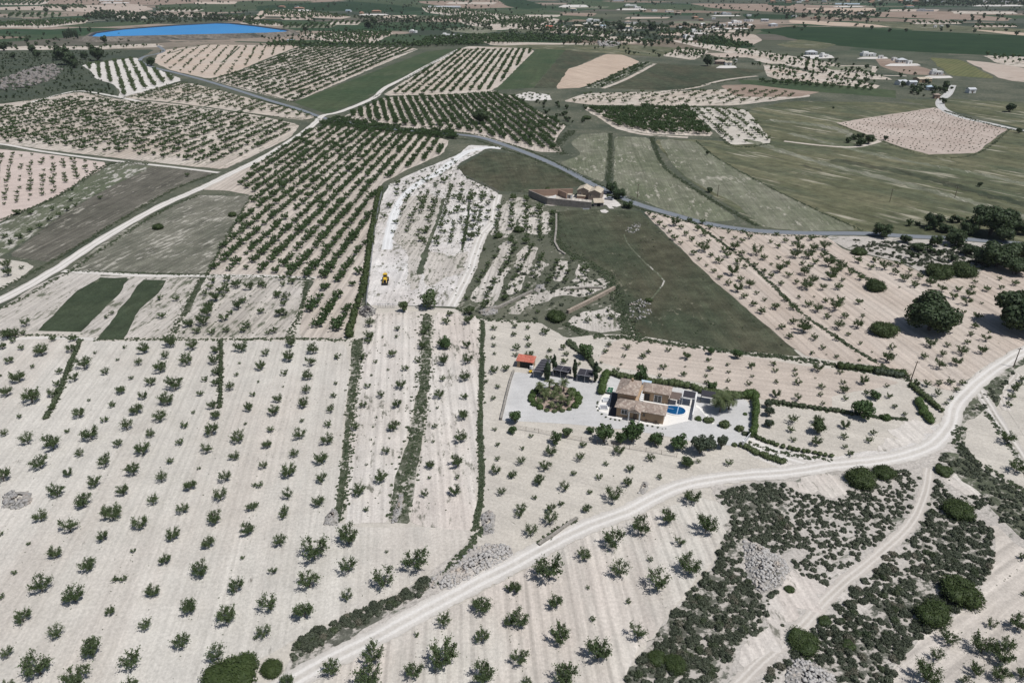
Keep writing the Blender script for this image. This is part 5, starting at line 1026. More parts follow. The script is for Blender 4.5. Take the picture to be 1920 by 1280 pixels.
for i, (x, y, w, l) in enumerate([(565 / 4 * 1.0, 128, 22, 'dark tree at the lower end of the tree line left of the white striped field'), (115, 113, 34, 'widest dark tree of the line above the left rocky outcrop'), (130, 122, 40, 'dark tree in front of the widest tree above the left rocky outcrop'), (184, 114, 34, 'dark tree right at the top corner of the white striped field'), (160, 112, 18, 'slim dark tree between the two big trees by the white striped field'), (70, 108, 20, 'dark round tree on the green slope at upper left'), (25, 110, 14, 'small dark tree on the left green slope'), (8, 96, 22, 'dark tree at the far left edge on the slope'), (60, 98, 18, 'dark tree on the pale strip at upper left'), (196, 80, 16, 'dark round tree in front of the reservoir bank'), (51, 80, 12, 'lone small tree on the green plain at upper left'), (284, 124, 20, 'dark round tree inside the bend of the grey road'), (690, 54, 18, 'dark round tree on the hill right of the reservoir'), (702, 46, 16, 'rear dark tree on the hill right of the reservoir'), (1222, 58, 22, 'wide dark tree among the far white houses'), (1165, 58, 20, 'spreading dark tree in front of the pale far houses'), (1638, 12, 9, 'left one of a pair of round trees before the far warehouse'), (1650, 12, 11, 'right one of a pair of round trees before the far warehouse'), (1776, 53, 10, 'round dark tree on the far side of the citrus field'), (122, 20, 12, 'far tree above the left green vineyard'), (88, 24, 12, 'far round bush left of the reservoir'), (1285, 50, 10, 'dark tree left of the far white villas'), (1892, 210, 22, 'wide dark bush beside the concrete road at right'), (1910, 250, 14, 'dark bush below the concrete road at right'), (1660, 263, 12, 'small dark bush on the edge of the brown vineyard'), (1562, 204, 6, 'single small bush in the stubble at upper right'), (1836, 350, 12, 'dark small bush alone in the right stubble'), (1330, 361, 14, 'dark bush on the bank between the pale terraces'), (1326, 290, 10, 'dark bush on the upper edge of the terraces'), (168, 60, 10, 'tree behind the left end of the reservoir')]):
    tree('dark_tree', x, y, w * mpp(x, y), round_tree(640 + i, 7, 520, 0.10, core=0.72, th=0.05), 'pine', l)
def bigbush(px, py, wpx, label, seed, zs=0.75, n=1900, leaf='bushgreen', nl=9):
    d = wpx * mpp(px, py); X, Y = G(px, py - wpx * 0.12)
    v, q = bush(seed, n * 3, 0.048, 0.85, nl + 5, .80, 2.0, .5)
    o = link('bush', mesh_np('bush', v, q, [M[leaf]]), None, (X, Y, -0.05), rng.uniform(0, 6.28), (d, d, d * zs))
    return tag(o, label, 'bush')
for i, (x, y, w, l, zs) in enumerate([(1800, 1128, 92, 'largest bright green bush on the slope at lower right', .75), (1748, 1168, 74, 'dark round bush left of the largest bright green bush', .8), (1612, 912, 72, 'wide green bush just below the white track bend', .7), (1656, 896, 50, 'darker bush right of the wide green bush below the track', .7), (1796, 970, 66, 'green bush above the bare ground at right', .7), (1505, 1215, 70, 'green bush at the left of the footpath bottom', .55), (1768, 890, 40, 'green bush beside the upper end of the footpath', .7), (1655, 632, 60, 'green bush left of the huge lone pine', .75), (1640, 548, 46, 'oval green bush at the end of a weedy bank in the pink orchard', .85), (1760, 524, 62, 'left half of the twin green bushes below the scrub bank', .75), (1806, 522, 62, 'right half of the twin green bushes below the scrub bank', .75), (1610, 480, 36, 'low green bush at the left end of the scrub bank', .7), (1042, 604, 44, 'dark low bush on the terrace below the dry stone wall', .8), (1265, 1255, 56, 'green lentisk bush at the bottom edge right of the foreground field', .6), (1230, 1240, 46, 'dark green bush at the edge of the foreground field bottom', .6), (436, 1284, 120, 'wide dark bush at the bottom edge beside the big pale field', .36), (510, 1262, 50, 'dark bush between the bottom edge bush and the white track', .7), (973, 437, 26, 'round green tree like bush on the dark terraces', .95), (935, 448, 20, 'dark bush on the left terrace edge', 1.0), (298, 432, 24, 'round green bush alone in the grey ploughed field', 1.0), (436, 408, 18, 'dark bush at the right corner of the grey ploughed field', 1.1), (1100, 226, 24, 'dark bushy clump right of the green striped orchard', .6), (1480, 1108, 24, 'small dark bush beside the stony heap', .7), (1545, 1170, 32, 'mid green bush near the footpath', .7), (1590, 1215, 30, 'yellowish green bush right of the footpath bottom', .7), (1217, 567, 18, 'small bush at the end of the white line on the dark slope', .8), (1140, 370, 8, 'little bush by the farmhouse drive', .9), (1015, 362, 12, 'left small bush inside the farmhouse walls', 1.0), (1026, 359, 12, 'right small bush inside the farmhouse walls', 1.2)]):
    bigbush(x, y, w, l, 700 + i, zs, 1700 if w > 40 else 700)

# garden trees around the villa
def roundt(px, py, w_, label, seed, leaf='orchard', zs=1.0, n=900, group=None, th=0.12, core=0.48):
    return tree('garden_tree', px, py, w_ * 1.0 * mpp(px, py), round_tree(seed, 8, n, 0.095, core=core, th=th), leaf, label, group, zs, 'barkpale')
for i, (x, y, w, l, lf, zs) in enumerate([
    (1615, 782, 46, 'big round bright green tree on the mid hedge right of the villa', 'orchard', 1.0), (1640, 748, 24, 'darker tree behind the big round tree right of the villa', 'orchard', .9), (966, 792, 30, 'dark spreading tree at the left end of the gravel yard', 'orchard', 1.0), (960, 812, 20, 'dark tree by the fence at the left end of the yard', 'orchard', 1.0),
    (1063, 818, 24, 'leafy tree by the lower fence at left', 'almond', 1.0), (1043, 832, 26, 'tree crossing the lower fence left of the drive', 'almond', 1.2), (1132, 828, 42, 'broad dark tree by the drive below the villa porch', 'orchard', 1.0), (1107, 812, 20, 'low shrub tree left of the broad dark tree', 'orchard', .8), (1163, 832, 26, 'narrow tree between the broad tree and the tall tree', 'orchard', 1.2), (1185, 828, 44, 'tall dark tree straight in front of the villa', 'orchard', 1.15),
    (1229, 834, 32, 'vase shaped tree in front of the terrace corner', 'orchard', 1.1), (1270, 842, 36, 'round tree in front of the white terrace', 'orchard', 1.05), (1312, 850, 44, 'big blue green tree near the drive gate', 'olive', 1.0), (1330, 842, 28, 'blue green tree between two others near the gate', 'olive', 1.2), (1352, 840, 26, 'rightmost blue green tree near the drive gate', 'olive', 1.25),
    (1097, 672, 34, 'dark broad tree on the weedy bank behind the carports', 'orchard', 1.0), (1028, 686, 20, 'grey tree behind the striped carport', 'olive', 1.0), (1202, 712, 30, 'dark tree directly behind the villa roofs', 'orchard', 1.1), (1333, 733, 24, 'dark tree on the hedge line behind the garden', 'orchard', 1.0), (1382, 672, 22, 'dark tree on the slope edge behind the pink field', 'orchard', 1.0), (1332, 664, 18, 'bush like tree on the slope edge behind the pink field', 'orchard', 1.0),
    (1289, 872, 24, 'yellow green tree below the fence near the gate', 'almond', 1.0), (1532, 812, 30, 'tall leafy tree in the small field right of the hedge', 'almond', 1.3), (1440, 800, 20, 'lowest tree of the row beside the tall hedge', 'olive', 1.0), (1441, 780, 22, 'middle tree of the row beside the tall hedge', 'olive', 1.1), (1438, 764, 18, 'uppermost tree of the row beside the tall hedge', 'olive', 1.1),
    (805, 578, 38, 'large open crowned tree by the wire fence gate', 'almond', 1.05), (757, 584, 22, 'small dark tree by the wire fence gate', 'almond', 1.1), (835, 654, 24, 'dark tree in the right weedy strip near the fence', 'orchard', 1.2), (1700, 806, 1, '', '', 1)]):
    if l: roundt(x, y, w, l, 740 + i, lf, zs, core=0.5 if 'open' not in l else 0.25)

# cypresses
def cypress(px, py, hpx, label, seed, group=None, wr=0.22):
    m = mpp(px, py); h = hpx * m / math.cos(math.radians(33)); X, Y = G(px, py)
    rg = np.random.default_rng(seed)
    cs = [(rg.normal(0, .015), rg.normal(0, .015), 0.10 + 0.085 * k, 0.105 * (math.sin(math.pi * min(1, (k + 1.6) / 11.5)) ** 0.8) * wr / .2, 1.5) for k in range(10)]
    o = thing('cypress_tree', label, 'tree', (X, Y, 0), rng.uniform(0, 6), group); o.scale = (h, h, h)
    v, q = lobes(cs, 620, 0.045, rg, core=0.85, upbias=0.1, asp=0.5)
    t = tube_quads([(0, 0, -0.01), (0, 0, 0.25)], [0.018, 0.01], 6)
    link('trunk', mesh_np('trunk', *t, [M['bark']]), o); link('crown', mesh_np('crown', v, q, [M['cypress']]), o)
for x, y, h, l, w in [(1026, 713, 36, 'wide front cypress against the striped carport', .34), (1039, 700, 38, 'slim rear cypress beside the striped carport', .2), (1077, 710, 40, 'slim cypress between the two double carports', .2), (1116, 717, 42, 'slim cypress at the right end of the carports', .2)]:
    cypress(x, y, h, l, int(x), None, w)
for i, (x, y, h) in enumerate([(121, 72, 12), (125, 73, 14), (129, 72, 14), (133, 71, 16), (137, 70, 13), (142, 70, 12), (146, 73, 14), (152, 61, 10), (128, 69, 10)]):
    cypress(x, y, h, 'dark cypress in the little grove left of the reservoir', 30 + i, 'cypresses by the reservoir', .3)

# palms
def palm(px, py, hm, fr, label, seed, group=None, nf=26):
    X, Y = G(px, py); rg = np.random.default_rng(seed)
    o = thing('palm_tree', label, 'tree', (X, Y, 0), rng.uniform(0, 6), group)
    tv, tq = tube_quads([(0, 0, -.05), (.03, 0, hm * .5), (0, .03, hm)], [.24, .19, .22], 8)
    link('trunk', mesh_np('trunk', tv, tq, [M['barkpale']]), o)
    V, Q, k = [], [], 0
    for i in range(nf):
        az = 2.4 * i + rg.normal(0, .2); el = rg.uniform(-0.35, 1.25); L = fr * rg.uniform(.8, 1.1)
        p = np.array([0, 0, hm]); d = el; seg = 6; pts = []
        for s in range(seg + 1):
            pts.append(p.copy()); d2 = d - 1.5 * (s / seg) ** 1.3
            p = p + L / seg * np.array([math.cos(az) * math.cos(d2), math.sin(az) * math.cos(d2), math.sin(d2)])
        side = np.array([-math.sin(az), math.cos(az), 0])
        for s in range(seg):
            for sg in (-1, 1):
                for j in range(3):
                    a = pts[s] + (pts[s + 1] - pts[s]) * j / 3; w = fr * .27 * math.sin(math.pi * (0.12 + .85 * (s + j / 3) / seg))
                    tip = a + side * sg * w + (pts[s + 1] - pts[s]) * .9 - np.array([0, 0, w * .45])
                    b_ = a + (pts[s + 1] - pts[s]) * .28
                    V += [a, b_, tip + (b_ - a) * .3, tip]; Q.append((k, k + 1, k + 2, k + 3)); k += 4
    link('crown', mesh_np('crown', np.array(V), np.array(Q), [M['palm']]), o)
for i, (x, y, h, f) in enumerate([(1012, 738, 2.6, 2.0), (1030, 732, 2.8, 2.0), (1057, 734, 2.9, 2.1), (1022, 752, 1.8, 1.9), (1038, 748, 1.6, 1.8), (1052, 757, 1.8, 1.9), (1034, 764, 1.2, 1.6), (1063, 760, 1.4, 1.7), (1018, 744, 2.0, 1.8), (1046, 740, 1.6, 1.8), (1071, 748, 1.2, 1.7), (1010, 758, 1.0, 1.6), (1048, 767, 0.9, 1.5), (1042, 730, 1.6, 1.7), (1068, 739, 1.4, 1.6), (1026, 741, 1.2, 1.6)]):
    palm(x, y, h, f * .86, 'palm with arching fronds inside the round hedged island', 800 + i, 'palms in the round island', 24)
palm(1350, 772, 4.0, 3.2, 'taller left palm in the gravel garden', 820, None, 40)
palm(1366, 768, 3.6, 2.6, 'shorter right palm in the gravel garden', 821, None, 36)

# hedges and garden shrubs
def hedge(px, wm, hm, leaf, label, seed, n=1500, leaff=0.30, name='hedge', step=0.8, var=0.3, world=False):
    P = catmull(GA(px), 8); rg = np.random.default_rng(seed); cs = []; acc = 0; last = None
    for p in P:
        if last is None or np.linalg.norm(p - last) > step:
            for s in (-.22, .22):
                d = rg.normal(0, .2 * min(1, wm * .5), 2)
                cs.append((p[0] + d[0] + s * wm * .5, p[1] + d[1] + s * wm * .5, hm * .5, wm * rg.uniform(.45, .6) * .95, hm / wm * rg.uniform(1 - var, 1 + var)))
            last = p
    c = np.mean([q[:2] for q in cs], 0); cs = [(q[0] - c[0], q[1] - c[1], *q[2:]) for q in cs]
    v, q = lobes(cs, n, leaff, rg, core=0.85, upbias=.4)
    return tag(link(name, mesh_np(name, v, q, [M[leaf]]), None, (c[0], c[1], 0)), label, 'hedge')
hedge([(1415, 748), (1416, 770), (1414, 795), (1411, 818)], 1.7, 2.4, 'hedge', 'tall clipped bright green hedge at the right of the garden', 830, 2200, .26)
hedge([(1398, 745), (1408, 744), (1416, 747)], 2.2, 2.2, 'hedge', 'dark corner hedge at the top right of the garden', 831, 900)
hedge([(1262, 722), (1290, 727), (1320, 737), (1350, 741), (1398, 746)], 2.0, 1.7, 'oleander', 'loose hedge behind the pergolas at the back of the garden', 832, 2600)
hedge([(1136, 700), (1160, 706), (1185, 711), (1215, 716), (1262, 722)], 1.6, 1.5, 'oleander', 'loose hedge behind the villa roofs', 833, 2400)
hedge([(1136, 705), (1131, 722), (1127, 738)], 2.2, 2.0, 'hedge', 'bright green hedge left of the villa between lawn and yard', 834, 1500)
hedge([(1411, 818), (1440, 830), (1480, 842), (1558, 856)], 1.1, 0.9, 'oleander', 'low yellowish hedge along the upper side of the access road', 835, 2200)
hedge([(1392, 836), (1410, 846), (1440, 858), (1470, 868)], 1.6, 1.0, 'oleander', 'low hedge along the lower side of the access road', 836, 1800)
hedge([(1440, 754), (1500, 762), (1570, 772), (1600, 778)], 1.3, 1.0, 'weed', 'low grassy hedge between the two fields right of the villa', 837, 1800)
hedge([(1707, 723), (1725, 740), (1745, 756), (1765, 772)], 1.2, 1.3, 'oleander', 'low hedge on the bank below the telephone pole', 838, 1300)
hedge([(1720, 755), (1730, 772), (1745, 792)], 2.2, 1.6, 'hedge', 'green hedge block beside the white track bend', 839, 1400)
hedge([(1575, 690), (1620, 694), (1690, 703)], 2.2, 1.7, 'bushgreen', 'dark hedge at the top right of the pink field', 840, 1700)
hedge([(1645, 700), (1670, 704), (1692, 708)], 1.8, 1.7, 'olive', 'tufted green hedge left of the telephone pole', 841, 1000)
hedge([(1066, 642), (1080, 655), (1100, 668), (1112, 684), (1124, 696)], 1.8, 1.0, 'weed', 'weedy hedge running down behind the carports', 842, 1200)
hedge([(714, 356), (706, 385), (700, 420), (694, 460), (688, 505), (680, 550), (668, 585), (655, 632)], 2.3, 2.5, 'bushgreen', 'long dark hedge between green orchard and white cleared plot', 843, 4200, .55, step=2.1, var=.45)
hedge([(150, 640), (140, 665), (128, 692), (112, 735), (98, 765), (85, 788)], 1.1, 1.0, 'weed', 'narrow dry hedge in the pale field at left', 844, 1800)
hedge([(415, 640), (415, 680), (414, 720), (412, 765)], 0.9, 1.1, 'weed', 'narrow dry hedge between the pale fields', 845, 1500)
for i in range(19):
    a = 2 * math.pi * i / 19
    ex, ey = G(1041, 748); r = 6.2; X, Y = ex + r * math.cos(a), ey + r * math.sin(a)
    s_ = 2.6 if (math.cos(a) > .35 or math.cos(a) < -.55) and math.sin(a) > -.75 else 1.8
    if math.sin(a) > 0.75: continue
    v, q = bush(850 + i, 320, 0.12, 1.0, 5, core=.85)
    tag(link('hedge_shrub', mesh_np('hedge_shrub', v, q, [M['hedge'] if s_ > 2.5 else M['oleander']]), None, (X, Y, 0), rng.uniform(0, 6), (s_, s_, s_ * .85)), ('tall dark shrub' if s_ > 2.5 else 'low yellowish shrub') + ' in the ring hedge of the round island', 'shrub', ('tall' if s_ > 2.5 else 'low') + ' shrubs of the ring hedge')
for i, (x, y, w, l, lf) in enumerate([(1309, 788, 17, 'dark upright shrub right of the white terrace wall', 'hedge'), (1328, 792, 22, 'rounded shrub beside the dark upright shrub', 'oleander'), (1359, 801, 26, 'wide pale shrub at the lower edge of the gravel garden', 'oleander'), (1386, 808, 22, 'spiky pale shrub right of the wide pale shrub', 'palm'), (1397, 816, 15, 'orange brown shrub beside the gate', 'weed'), (1397, 778, 10, 'small round shrub in front of the tall hedge', 'hedge'), (1377, 836, 14, 'small shrub at the left gate post', 'oleander'), (1660, 788, 24, 'green shrub on the bank right of the big round tree', 'hedge')]):
    v, q = bush(880 + i, 420, 0.13, 0.95, 5, core=.8); X, Y = G(x, y - w * .1); d = w * mpp(x, y)
    tag(link('garden_shrub', mesh_np('garden_shrub', v, q, [M[lf]]), None, (X, Y, 0), rng.uniform(0, 6), (d, d, d * .85)), l, 'shrub')
dotm = [mesh_np('border_plant', *bush(900 + i, 60, 0.25, .9, 3, core=.8), [M['weed']]) for i in range(3)]
T2 = lambda X, Y: (1130 + X / 9.6, 690 + Y / 9.6)
DOTS = [(55, 890), (140, 920), (225, 935), (300, 945), (720, 1020), (805, 1040), (895, 1055), (990, 1075), (1075, 1095), (1135, 1092)]
for i, p in enumerate([T2(*d) for d in DOTS] + [(1121, 754), (1119, 763), (1121, 770), (1128, 777), (1120, 757)]):
    X, Y = G(*p); s_ = (0.75 if i < 8 or i > 9 else .45)
    tag(link('border_plant', dotm[i % 3], None, (X, Y, 0), i, (s_, s_, s_)), 'little round brown green plant in the border row before the villa' if i < 10 else 'little round plant bordering the white garden seats left of the villa', 'plant', 'row of border plants before the villa' if i < 10 else 'border plants beside the garden seats')

# ------------------------------------------------------------------ stone heaps, walls and outcrops
def rockmat(name, a, b_, c):
    m, nt, N, bs = newmat(name); b = NB(nt); v = b.world()
    col = b.mix(b.ramp(b.noise(v, 1.6, 3, 0.6), 0.3, 0.7), a, b_)
    col = b.mix(b.ramp(b.noise(v, 0.35, 4, 0.6), 0.52, 0.68), col, c)
    b.lk(b.scalecol(col, b.ramp(b.noise(v, 5, 4, .7), .3, .7, .8, 1.15)), bs.inputs['Base Color']); bs.inputs['Roughness'].default_value = 0.95
    return m
M['rock'] = rockmat('grey_field_stones', (0.36, 0.345, 0.33), (0.25, 0.24, 0.23), (0.34, 0.27, 0.21))
M['rockpale'] = rockmat('pale_field_stones', (0.47, 0.45, 0.425), (0.36, 0.34, 0.32), (0.42, 0.36, 0.30))
M['rockout'] = rockmat('weathered_outcrop', (0.24, 0.22, 0.205), (0.15, 0.14, 0.13), (0.22, 0.175, 0.15))
M['rockdark'] = rockmat('dark_heap', (0.055, 0.052, 0.055), (0.09, 0.085, 0.085), (0.12, 0.11, 0.10))
CUBE = np.array([(-1, -1, -1), (1, -1, -1), (1, 1, -1), (-1, 1, -1), (-1, -1, 1), (1, -1, 1), (1, 1, 1), (-1, 1, 1)]) * .5
CQ = np.array([(0, 3, 2, 1), (4, 5, 6, 7), (0, 1, 5, 4), (1, 2, 6, 5), (2, 3, 7, 6), (3, 0, 4, 7)])
def rocks(pts, sizes, flat=.75):
    parts = []
    for (x, y, z), s in zip(pts, sizes):
        a = rng.normal(size=(3, 3)); q, _ = np.linalg.qr(a)
        v = (CUBE * (1, rng.uniform(.6, 1), rng.uniform(.5, .9)) + rng.normal(0, .11, (8, 3))) @ q * s
        v[:, 2] *= flat
        parts.append((v + (x, y, z), CQ))
    return cat(parts)
def heap(px, h, dens, size, label, mat='rock', name='stone_heap', core=True):
    P = GA(px); c = np.mean(P, 0); rmax = max(np.linalg.norm(np.array(p) - c) for p in P)
    pts, sz = [], []
    for x, y in fill(px, dens):
        sg = min((abs((b_[0] - a[0]) * (a[1] - y) - (a[0] - x) * (b_[1] - a[1])) / (math.hypot(b_[0] - a[0], b_[1] - a[1]) + 1e-6)) for a, b_ in zip(P, P[1:] + P[:1]))
        z = h * min(1, sg / (h * 1.4 + .2)) * (0.75 + .25 * vnoise(x, y, 2.0, 5))
        pts.append((x - c[0], y - c[1], z)); sz.append(size * rng.uniform(.5, 1.6))
    # a solid core under the loose stones
    n = len(P); V = [((p[0] - c[0]) * k, (p[1] - c[1]) * k, z) for k, z in ((1, 0), (.72, h * .55), (.4, h * .78)) for p in P] + [(0, 0, h * .8)]
    v, q = rocks(pts, sz)
    Q = [(r * n + i, r * n + (i + 1) % n, (r + 1) * n + (i + 1) % n, (r + 1) * n + i) for r in range(2) for i in range(n)]
    Q += [(2 * n + i, 2 * n + (i + 1) % n, 3 * n, 3 * n) for i in range(0)]
    nc = len(Q)
    if core: V, Q = cat([(np.array(V[:3 * n]), np.array(Q)), (v, q)])
    else: V, Q = v, q
    return tag(link(name, mesh_np(name, V, Q, [M[mat], M[core if isinstance(core, str) else 'rubble']], [1] * nc + [0] * (len(Q) - nc) if core else None), None, (c[0], c[1], 0)), label, 'rocks')
heap([(3, 952), (8, 928), (18, 922), (45, 921), (61, 924), (58, 942), (36, 956)], .8, 2.2, .55, 'flat grey rock slab pile at the left edge of the pale field', 'rock', 'rock_pile')
heap([(605, 984), (612, 966), (624, 954), (634, 958), (635, 985)], 1.0, 5, .4, 'brownish stone heap at the tip of the left field strip', 'rock')
heap([(797, 1100), (815, 1080), (850, 1060), (880, 1030), (920, 1018), (955, 1022), (965, 1035), (945, 1052), (890, 1080), (840, 1105)], .6, 6, .42, 'long heap of loose stones above the white track', 'rockpale', 'stone_heap', 'soil_scrub')
heap([(1392, 1012), (1430, 1024), (1470, 1048), (1480, 1070), (1466, 1098), (1428, 1114), (1398, 1092), (1398, 1060)], 1.0, 6, .42, 'big pale stone heap among the scrub', 'rockpale')
heap([(1488, 1232), (1530, 1240), (1566, 1270), (1580, 1330), (1480, 1330), (1470, 1265)], .9, 6, .42, 'pale stone heap at the bottom edge between bushes', 'rockpale')
heap([(1000, 545), (1008, 534), (1020, 534), (1022, 543), (1012, 549)], .8, 4, .5, 'round grey stone heap on the dark terraces', 'rock')
heap([(895, 585), (915, 578), (932, 572), (932, 588), (910, 592)], .8, 4, .5, 'flat grey stone heap at the lower end of the terraces', 'rock')
heap([(737, 960), (750, 925), (758, 930), (752, 965), (745, 980), (735, 980)], .6, 4, .4, 'narrow stone heap on the bank between the strips', 'rock')
heap([(900, 965), (915, 955), (930, 965), (925, 1000), (905, 1005)], .6, 3, .45, 'bluish grey stone heap at the lower end of the right strip bank', 'rock')
heap([(1178, 570), (1200, 562), (1225, 565), (1222, 590), (1195, 600), (1180, 595)], .3, .8, .5, 'scattered grey stones at the foot of the dark slope', 'rock', 'stone_heap', 'grass_dark')
heap([(1172, 432), (1190, 418), (1202, 420), (1198, 432), (1182, 440)], .3, .7, .55, 'scattered grey stones high on the dark slope', 'rock', 'stone_heap', 'grass_dark')
heap([(1196, 924), (1206, 902), (1214, 902), (1216, 918), (1205, 928)], .7, 4, .4, 'little stone heap with weeds in the bare field', 'rockpale')
heap([(672, 590), (676, 577), (690, 573), (706, 580), (703, 590), (688, 596)], 1.1, 4, .5, 'dark heap of spoil at the corner of the wire fence', 'rockdark', 'spoil_heap')
heap([(0, 150), (30, 140), (60, 128), (100, 122), (118, 132), (100, 150), (60, 162), (20, 172), (0, 170)], 1.2, .05, 2.4, 'weathered rocky outcrop on the dark hillside at upper left', 'rockout', 'rock_outcrop', 'scrubhill')
heap([(1120, 80), (1150, 78), (1165, 84), (1150, 88), (1125, 87)], 1.2, .05, 2.6, 'far stony hump beyond the fallow field', 'rock', 'rock_pile')

def wall_run(name, px, h, w, mat, label, cat_, world=None):
    P = [np.array(p) for p in (world or GA(px))]; mb = MB()
    L, Rr = [], []
    for i, p in enumerate(P):
        d = P[min(i + 1, len(P) - 1)] - P[max(i - 1, 0)]; d = d / np.linalg.norm(d); nn = np.array([-d[1], d[0]]) * w / 2
        L.append(p + nn); Rr.append(p - nn)
    mb.prism([tuple(q) for q in L] + [tuple(q) for q in Rr[::-1]], 0, h)
    return tag(mb.build(name, M[mat]), label, cat_)
M['drystone'] = stonewall('dry_stone', (0.34, 0.31, 0.27), (0.25, 0.23, 0.20), (0.09, 0.085, 0.075), 2.0)
M['tanstone'] = stonewall('tan_dry_stone', (0.40, 0.33, 0.26), (0.31, 0.25, 0.20), (0.12, 0.10, 0.08), 2.0)
wall_run('dry_stone_wall', [(1064, 588), (1092, 574), (1120, 560), (1152, 543)], 1.3, .9, 'tanstone', 'straight tan dry stone wall right of the dark terrace bush', 'wall')
wall_run('dry_stone_wall', [(900, 588), (935, 578), (968, 562), (998, 548)], .9, .8, 'drystone', 'grey dry stone wall along the lower terraces', 'wall')
wall_run('dry_stone_wall', [(1043, 402), (1043, 430), (1040, 455), (1048, 470), (1060, 478)], .6, .8, 'drystone', 'low dry stone wall below the walled farmhouse', 'wall')
wall_run('dry_stone_wall', [(963, 697), (957, 715), (950, 742), (944, 768), (939, 788)], .8, .5, 'drystone', 'low grey stone wall at the left of the gravel yard', 'wall')
wall_run('dry_stone_wall', [(1010, 1022), (1040, 1002), (1070, 980), (1082, 972)], .5, .6, 'drystone', 'crumbling low stone edge above the white track', 'wall')
wall_run('dry_stone_wall', [(1062, 545), (1100, 541), (1130, 541)], .7, .8, 'drystone', 'grey terrace wall right of the round stone heap', 'wall')

# ------------------------------------------------------------------ reservoir
M['water'] = plain('blue_reservoir_water', (0.014, 0.20, 0.50), (0.022, 0.25, 0.57), 0.006, 0.30, 0.12)
M['liner'] = plain('dark_pond_liner', (0.03, 0.035, 0.05), None, 0.1, 0.6)
M['bank'] = field('gravel_bank', (0.17, 0.15, 0.128), (0.11, 0.10, 0.085), 0.1, 0.15, 0, 0, (0.06, 0.062, 0.05), 0.4, 0.12, grain=0.35, mid=0.4)
W = [(165, 69), (177, 62), (228, 55), (330, 47.5), (405, 43.5), (432, 44), (482, 49), (543, 57.5), (536, 60.5), (500, 62.5), (330, 66.5), (185, 70)]
O = [np.array(G(*p, 6.0)) for p in W]
res = thing('reservoir', 'long blue irrigation reservoir behind a gravel bank at upper left', 'reservoir')
def expand(P, d):
    n = len(P); out = []
    for i in range(n):
        a, b_, c = P[i - 1], P[i], P[(i + 1) % n]
        e1 = (b_ - a) / np.linalg.norm(b_ - a); e2 = (c - b_) / np.linalg.norm(c - b_)
        nn = np.array([e1[1] + e2[1], -e1[0] - e2[0]]); nn /= np.linalg.norm(nn)
        out.append(b_ + nn * d)
    return out
area = sum(O[i - 1][0] * O[i][1] - O[i][0] * O[i - 1][1] for i in range(len(O)))
sg = 1 if area > 0 else -1
def ring(name, A, za, B, zb, mat):
    n = len(A); V = [(p[0], p[1], za) for p in A] + [(p[0], p[1], zb) for p in B]
    F = [(i, (i + 1) % n, n + (i + 1) % n, n + i) for i in range(n)]
    me = bpy.data.meshes.new(name); me.from_pydata(V, [], F); me.materials.append(M[mat]); me.update(); return link(name, me, res)
IN = expand(O, -5 * sg); CR = expand(O, 5 * sg); TO = expand(O, 19 * sg)
ring('bank', CR, 6.8, TO, -0.1, 'bank'); ring('crest', O, 6.8, CR, 6.8, 'bank'); ring('liner', O, 6.8, IN, 4.5, 'liner')
me = bpy.data.meshes.new('water'); Vw = [Vector((p[0], p[1], 5.0)) for p in expand(O, -3.8 * sg)]
me.from_pydata(Vw, [], tessellate_polygon([Vw])); me.materials.append(M['water']); link('water', me, res)
# ------------------------------------------------------------------ building materials
M['tilepink'] = tiles('mottled_roof_tiles', (0.36, 0.285, 0.235), (0.25, 0.19, 0.155), (0.46, 0.39, 0.325))
M['tilecream'] = tiles('cream_roof_tiles', (0.50, 0.43, 0.33), (0.42, 0.35, 0.27), (0.55, 0.49, 0.40))
M['tilered'] = tiles('red_roof_tiles', (0.50, 0.14, 0.09), (0.44, 0.12, 0.08), (0.54, 0.2, 0.14))
M['tileterra'] = tiles('terracotta_roof', (0.36, 0.20, 0.14), (0.30, 0.16, 0.11), (0.40, 0.25, 0.18))
M['tan_wall'] = plain('tan_render', (0.40, 0.29, 0.195), (0.35, 0.25, 0.165), 0.6, 0.9, 0.2)
M['white'] = plain('white_render', (0.76, 0.75, 0.73), (0.69, 0.68, 0.66), 0.7, 0.85, 0.2)
M['whitepaint'] = plain('white_paint', (0.78, 0.78, 0.78), (0.72, 0.72, 0.72), 1.5, 0.5)
M['glass'] = plain('dark_window_glass', (0.02, 0.025, 0.03), (0.03, 0.035, 0.04), 1, 0.12, 0.5)
M['dark'] = plain('dark_shade_fabric', (0.028, 0.027, 0.034), (0.045, 0.042, 0.05), 2.0, 0.8)
M['darkopen'] = plain('dark_door_and_shade', (0.012, 0.012, 0.014), None, 1, 0.6)  # dark doors; also the shade inside openings as a colour
M['metal'] = plain('grey_metal', (0.35, 0.35, 0.37), (0.28, 0.28, 0.3), 2, 0.5, 0.5, 0.3)
M['wood'] = plain('weathered_wood', (0.16, 0.12, 0.09), (0.09, 0.07, 0.055), 3, 0.85)
M['terrace_tile'] = plain('white_terrace_tiles', (0.74, 0.71, 0.665), (0.69, 0.66, 0.61), 0.8, 0.7, 0.3)
M['shaded_paving'] = plain('villa_shade_paving', (0.055, 0.055, 0.065), (0.075, 0.073, 0.08), 1.2, 0.8)  # dark tone carries the villa's shadow as colour
M['poolwater'] = plain('pool_water', (0.004, 0.060, 0.165), (0.007, 0.085, 0.21), 0.5, 0.06, 0.5)
M['blue'] = plain('pale_blue_band', (0.35, 0.5, 0.68), None, 1, 0.5)
M['stonehouse'] = stonewall('farmhouse_stone', (0.33, 0.265, 0.215), (0.26, 0.205, 0.165), (0.19, 0.155, 0.125), 1.6)
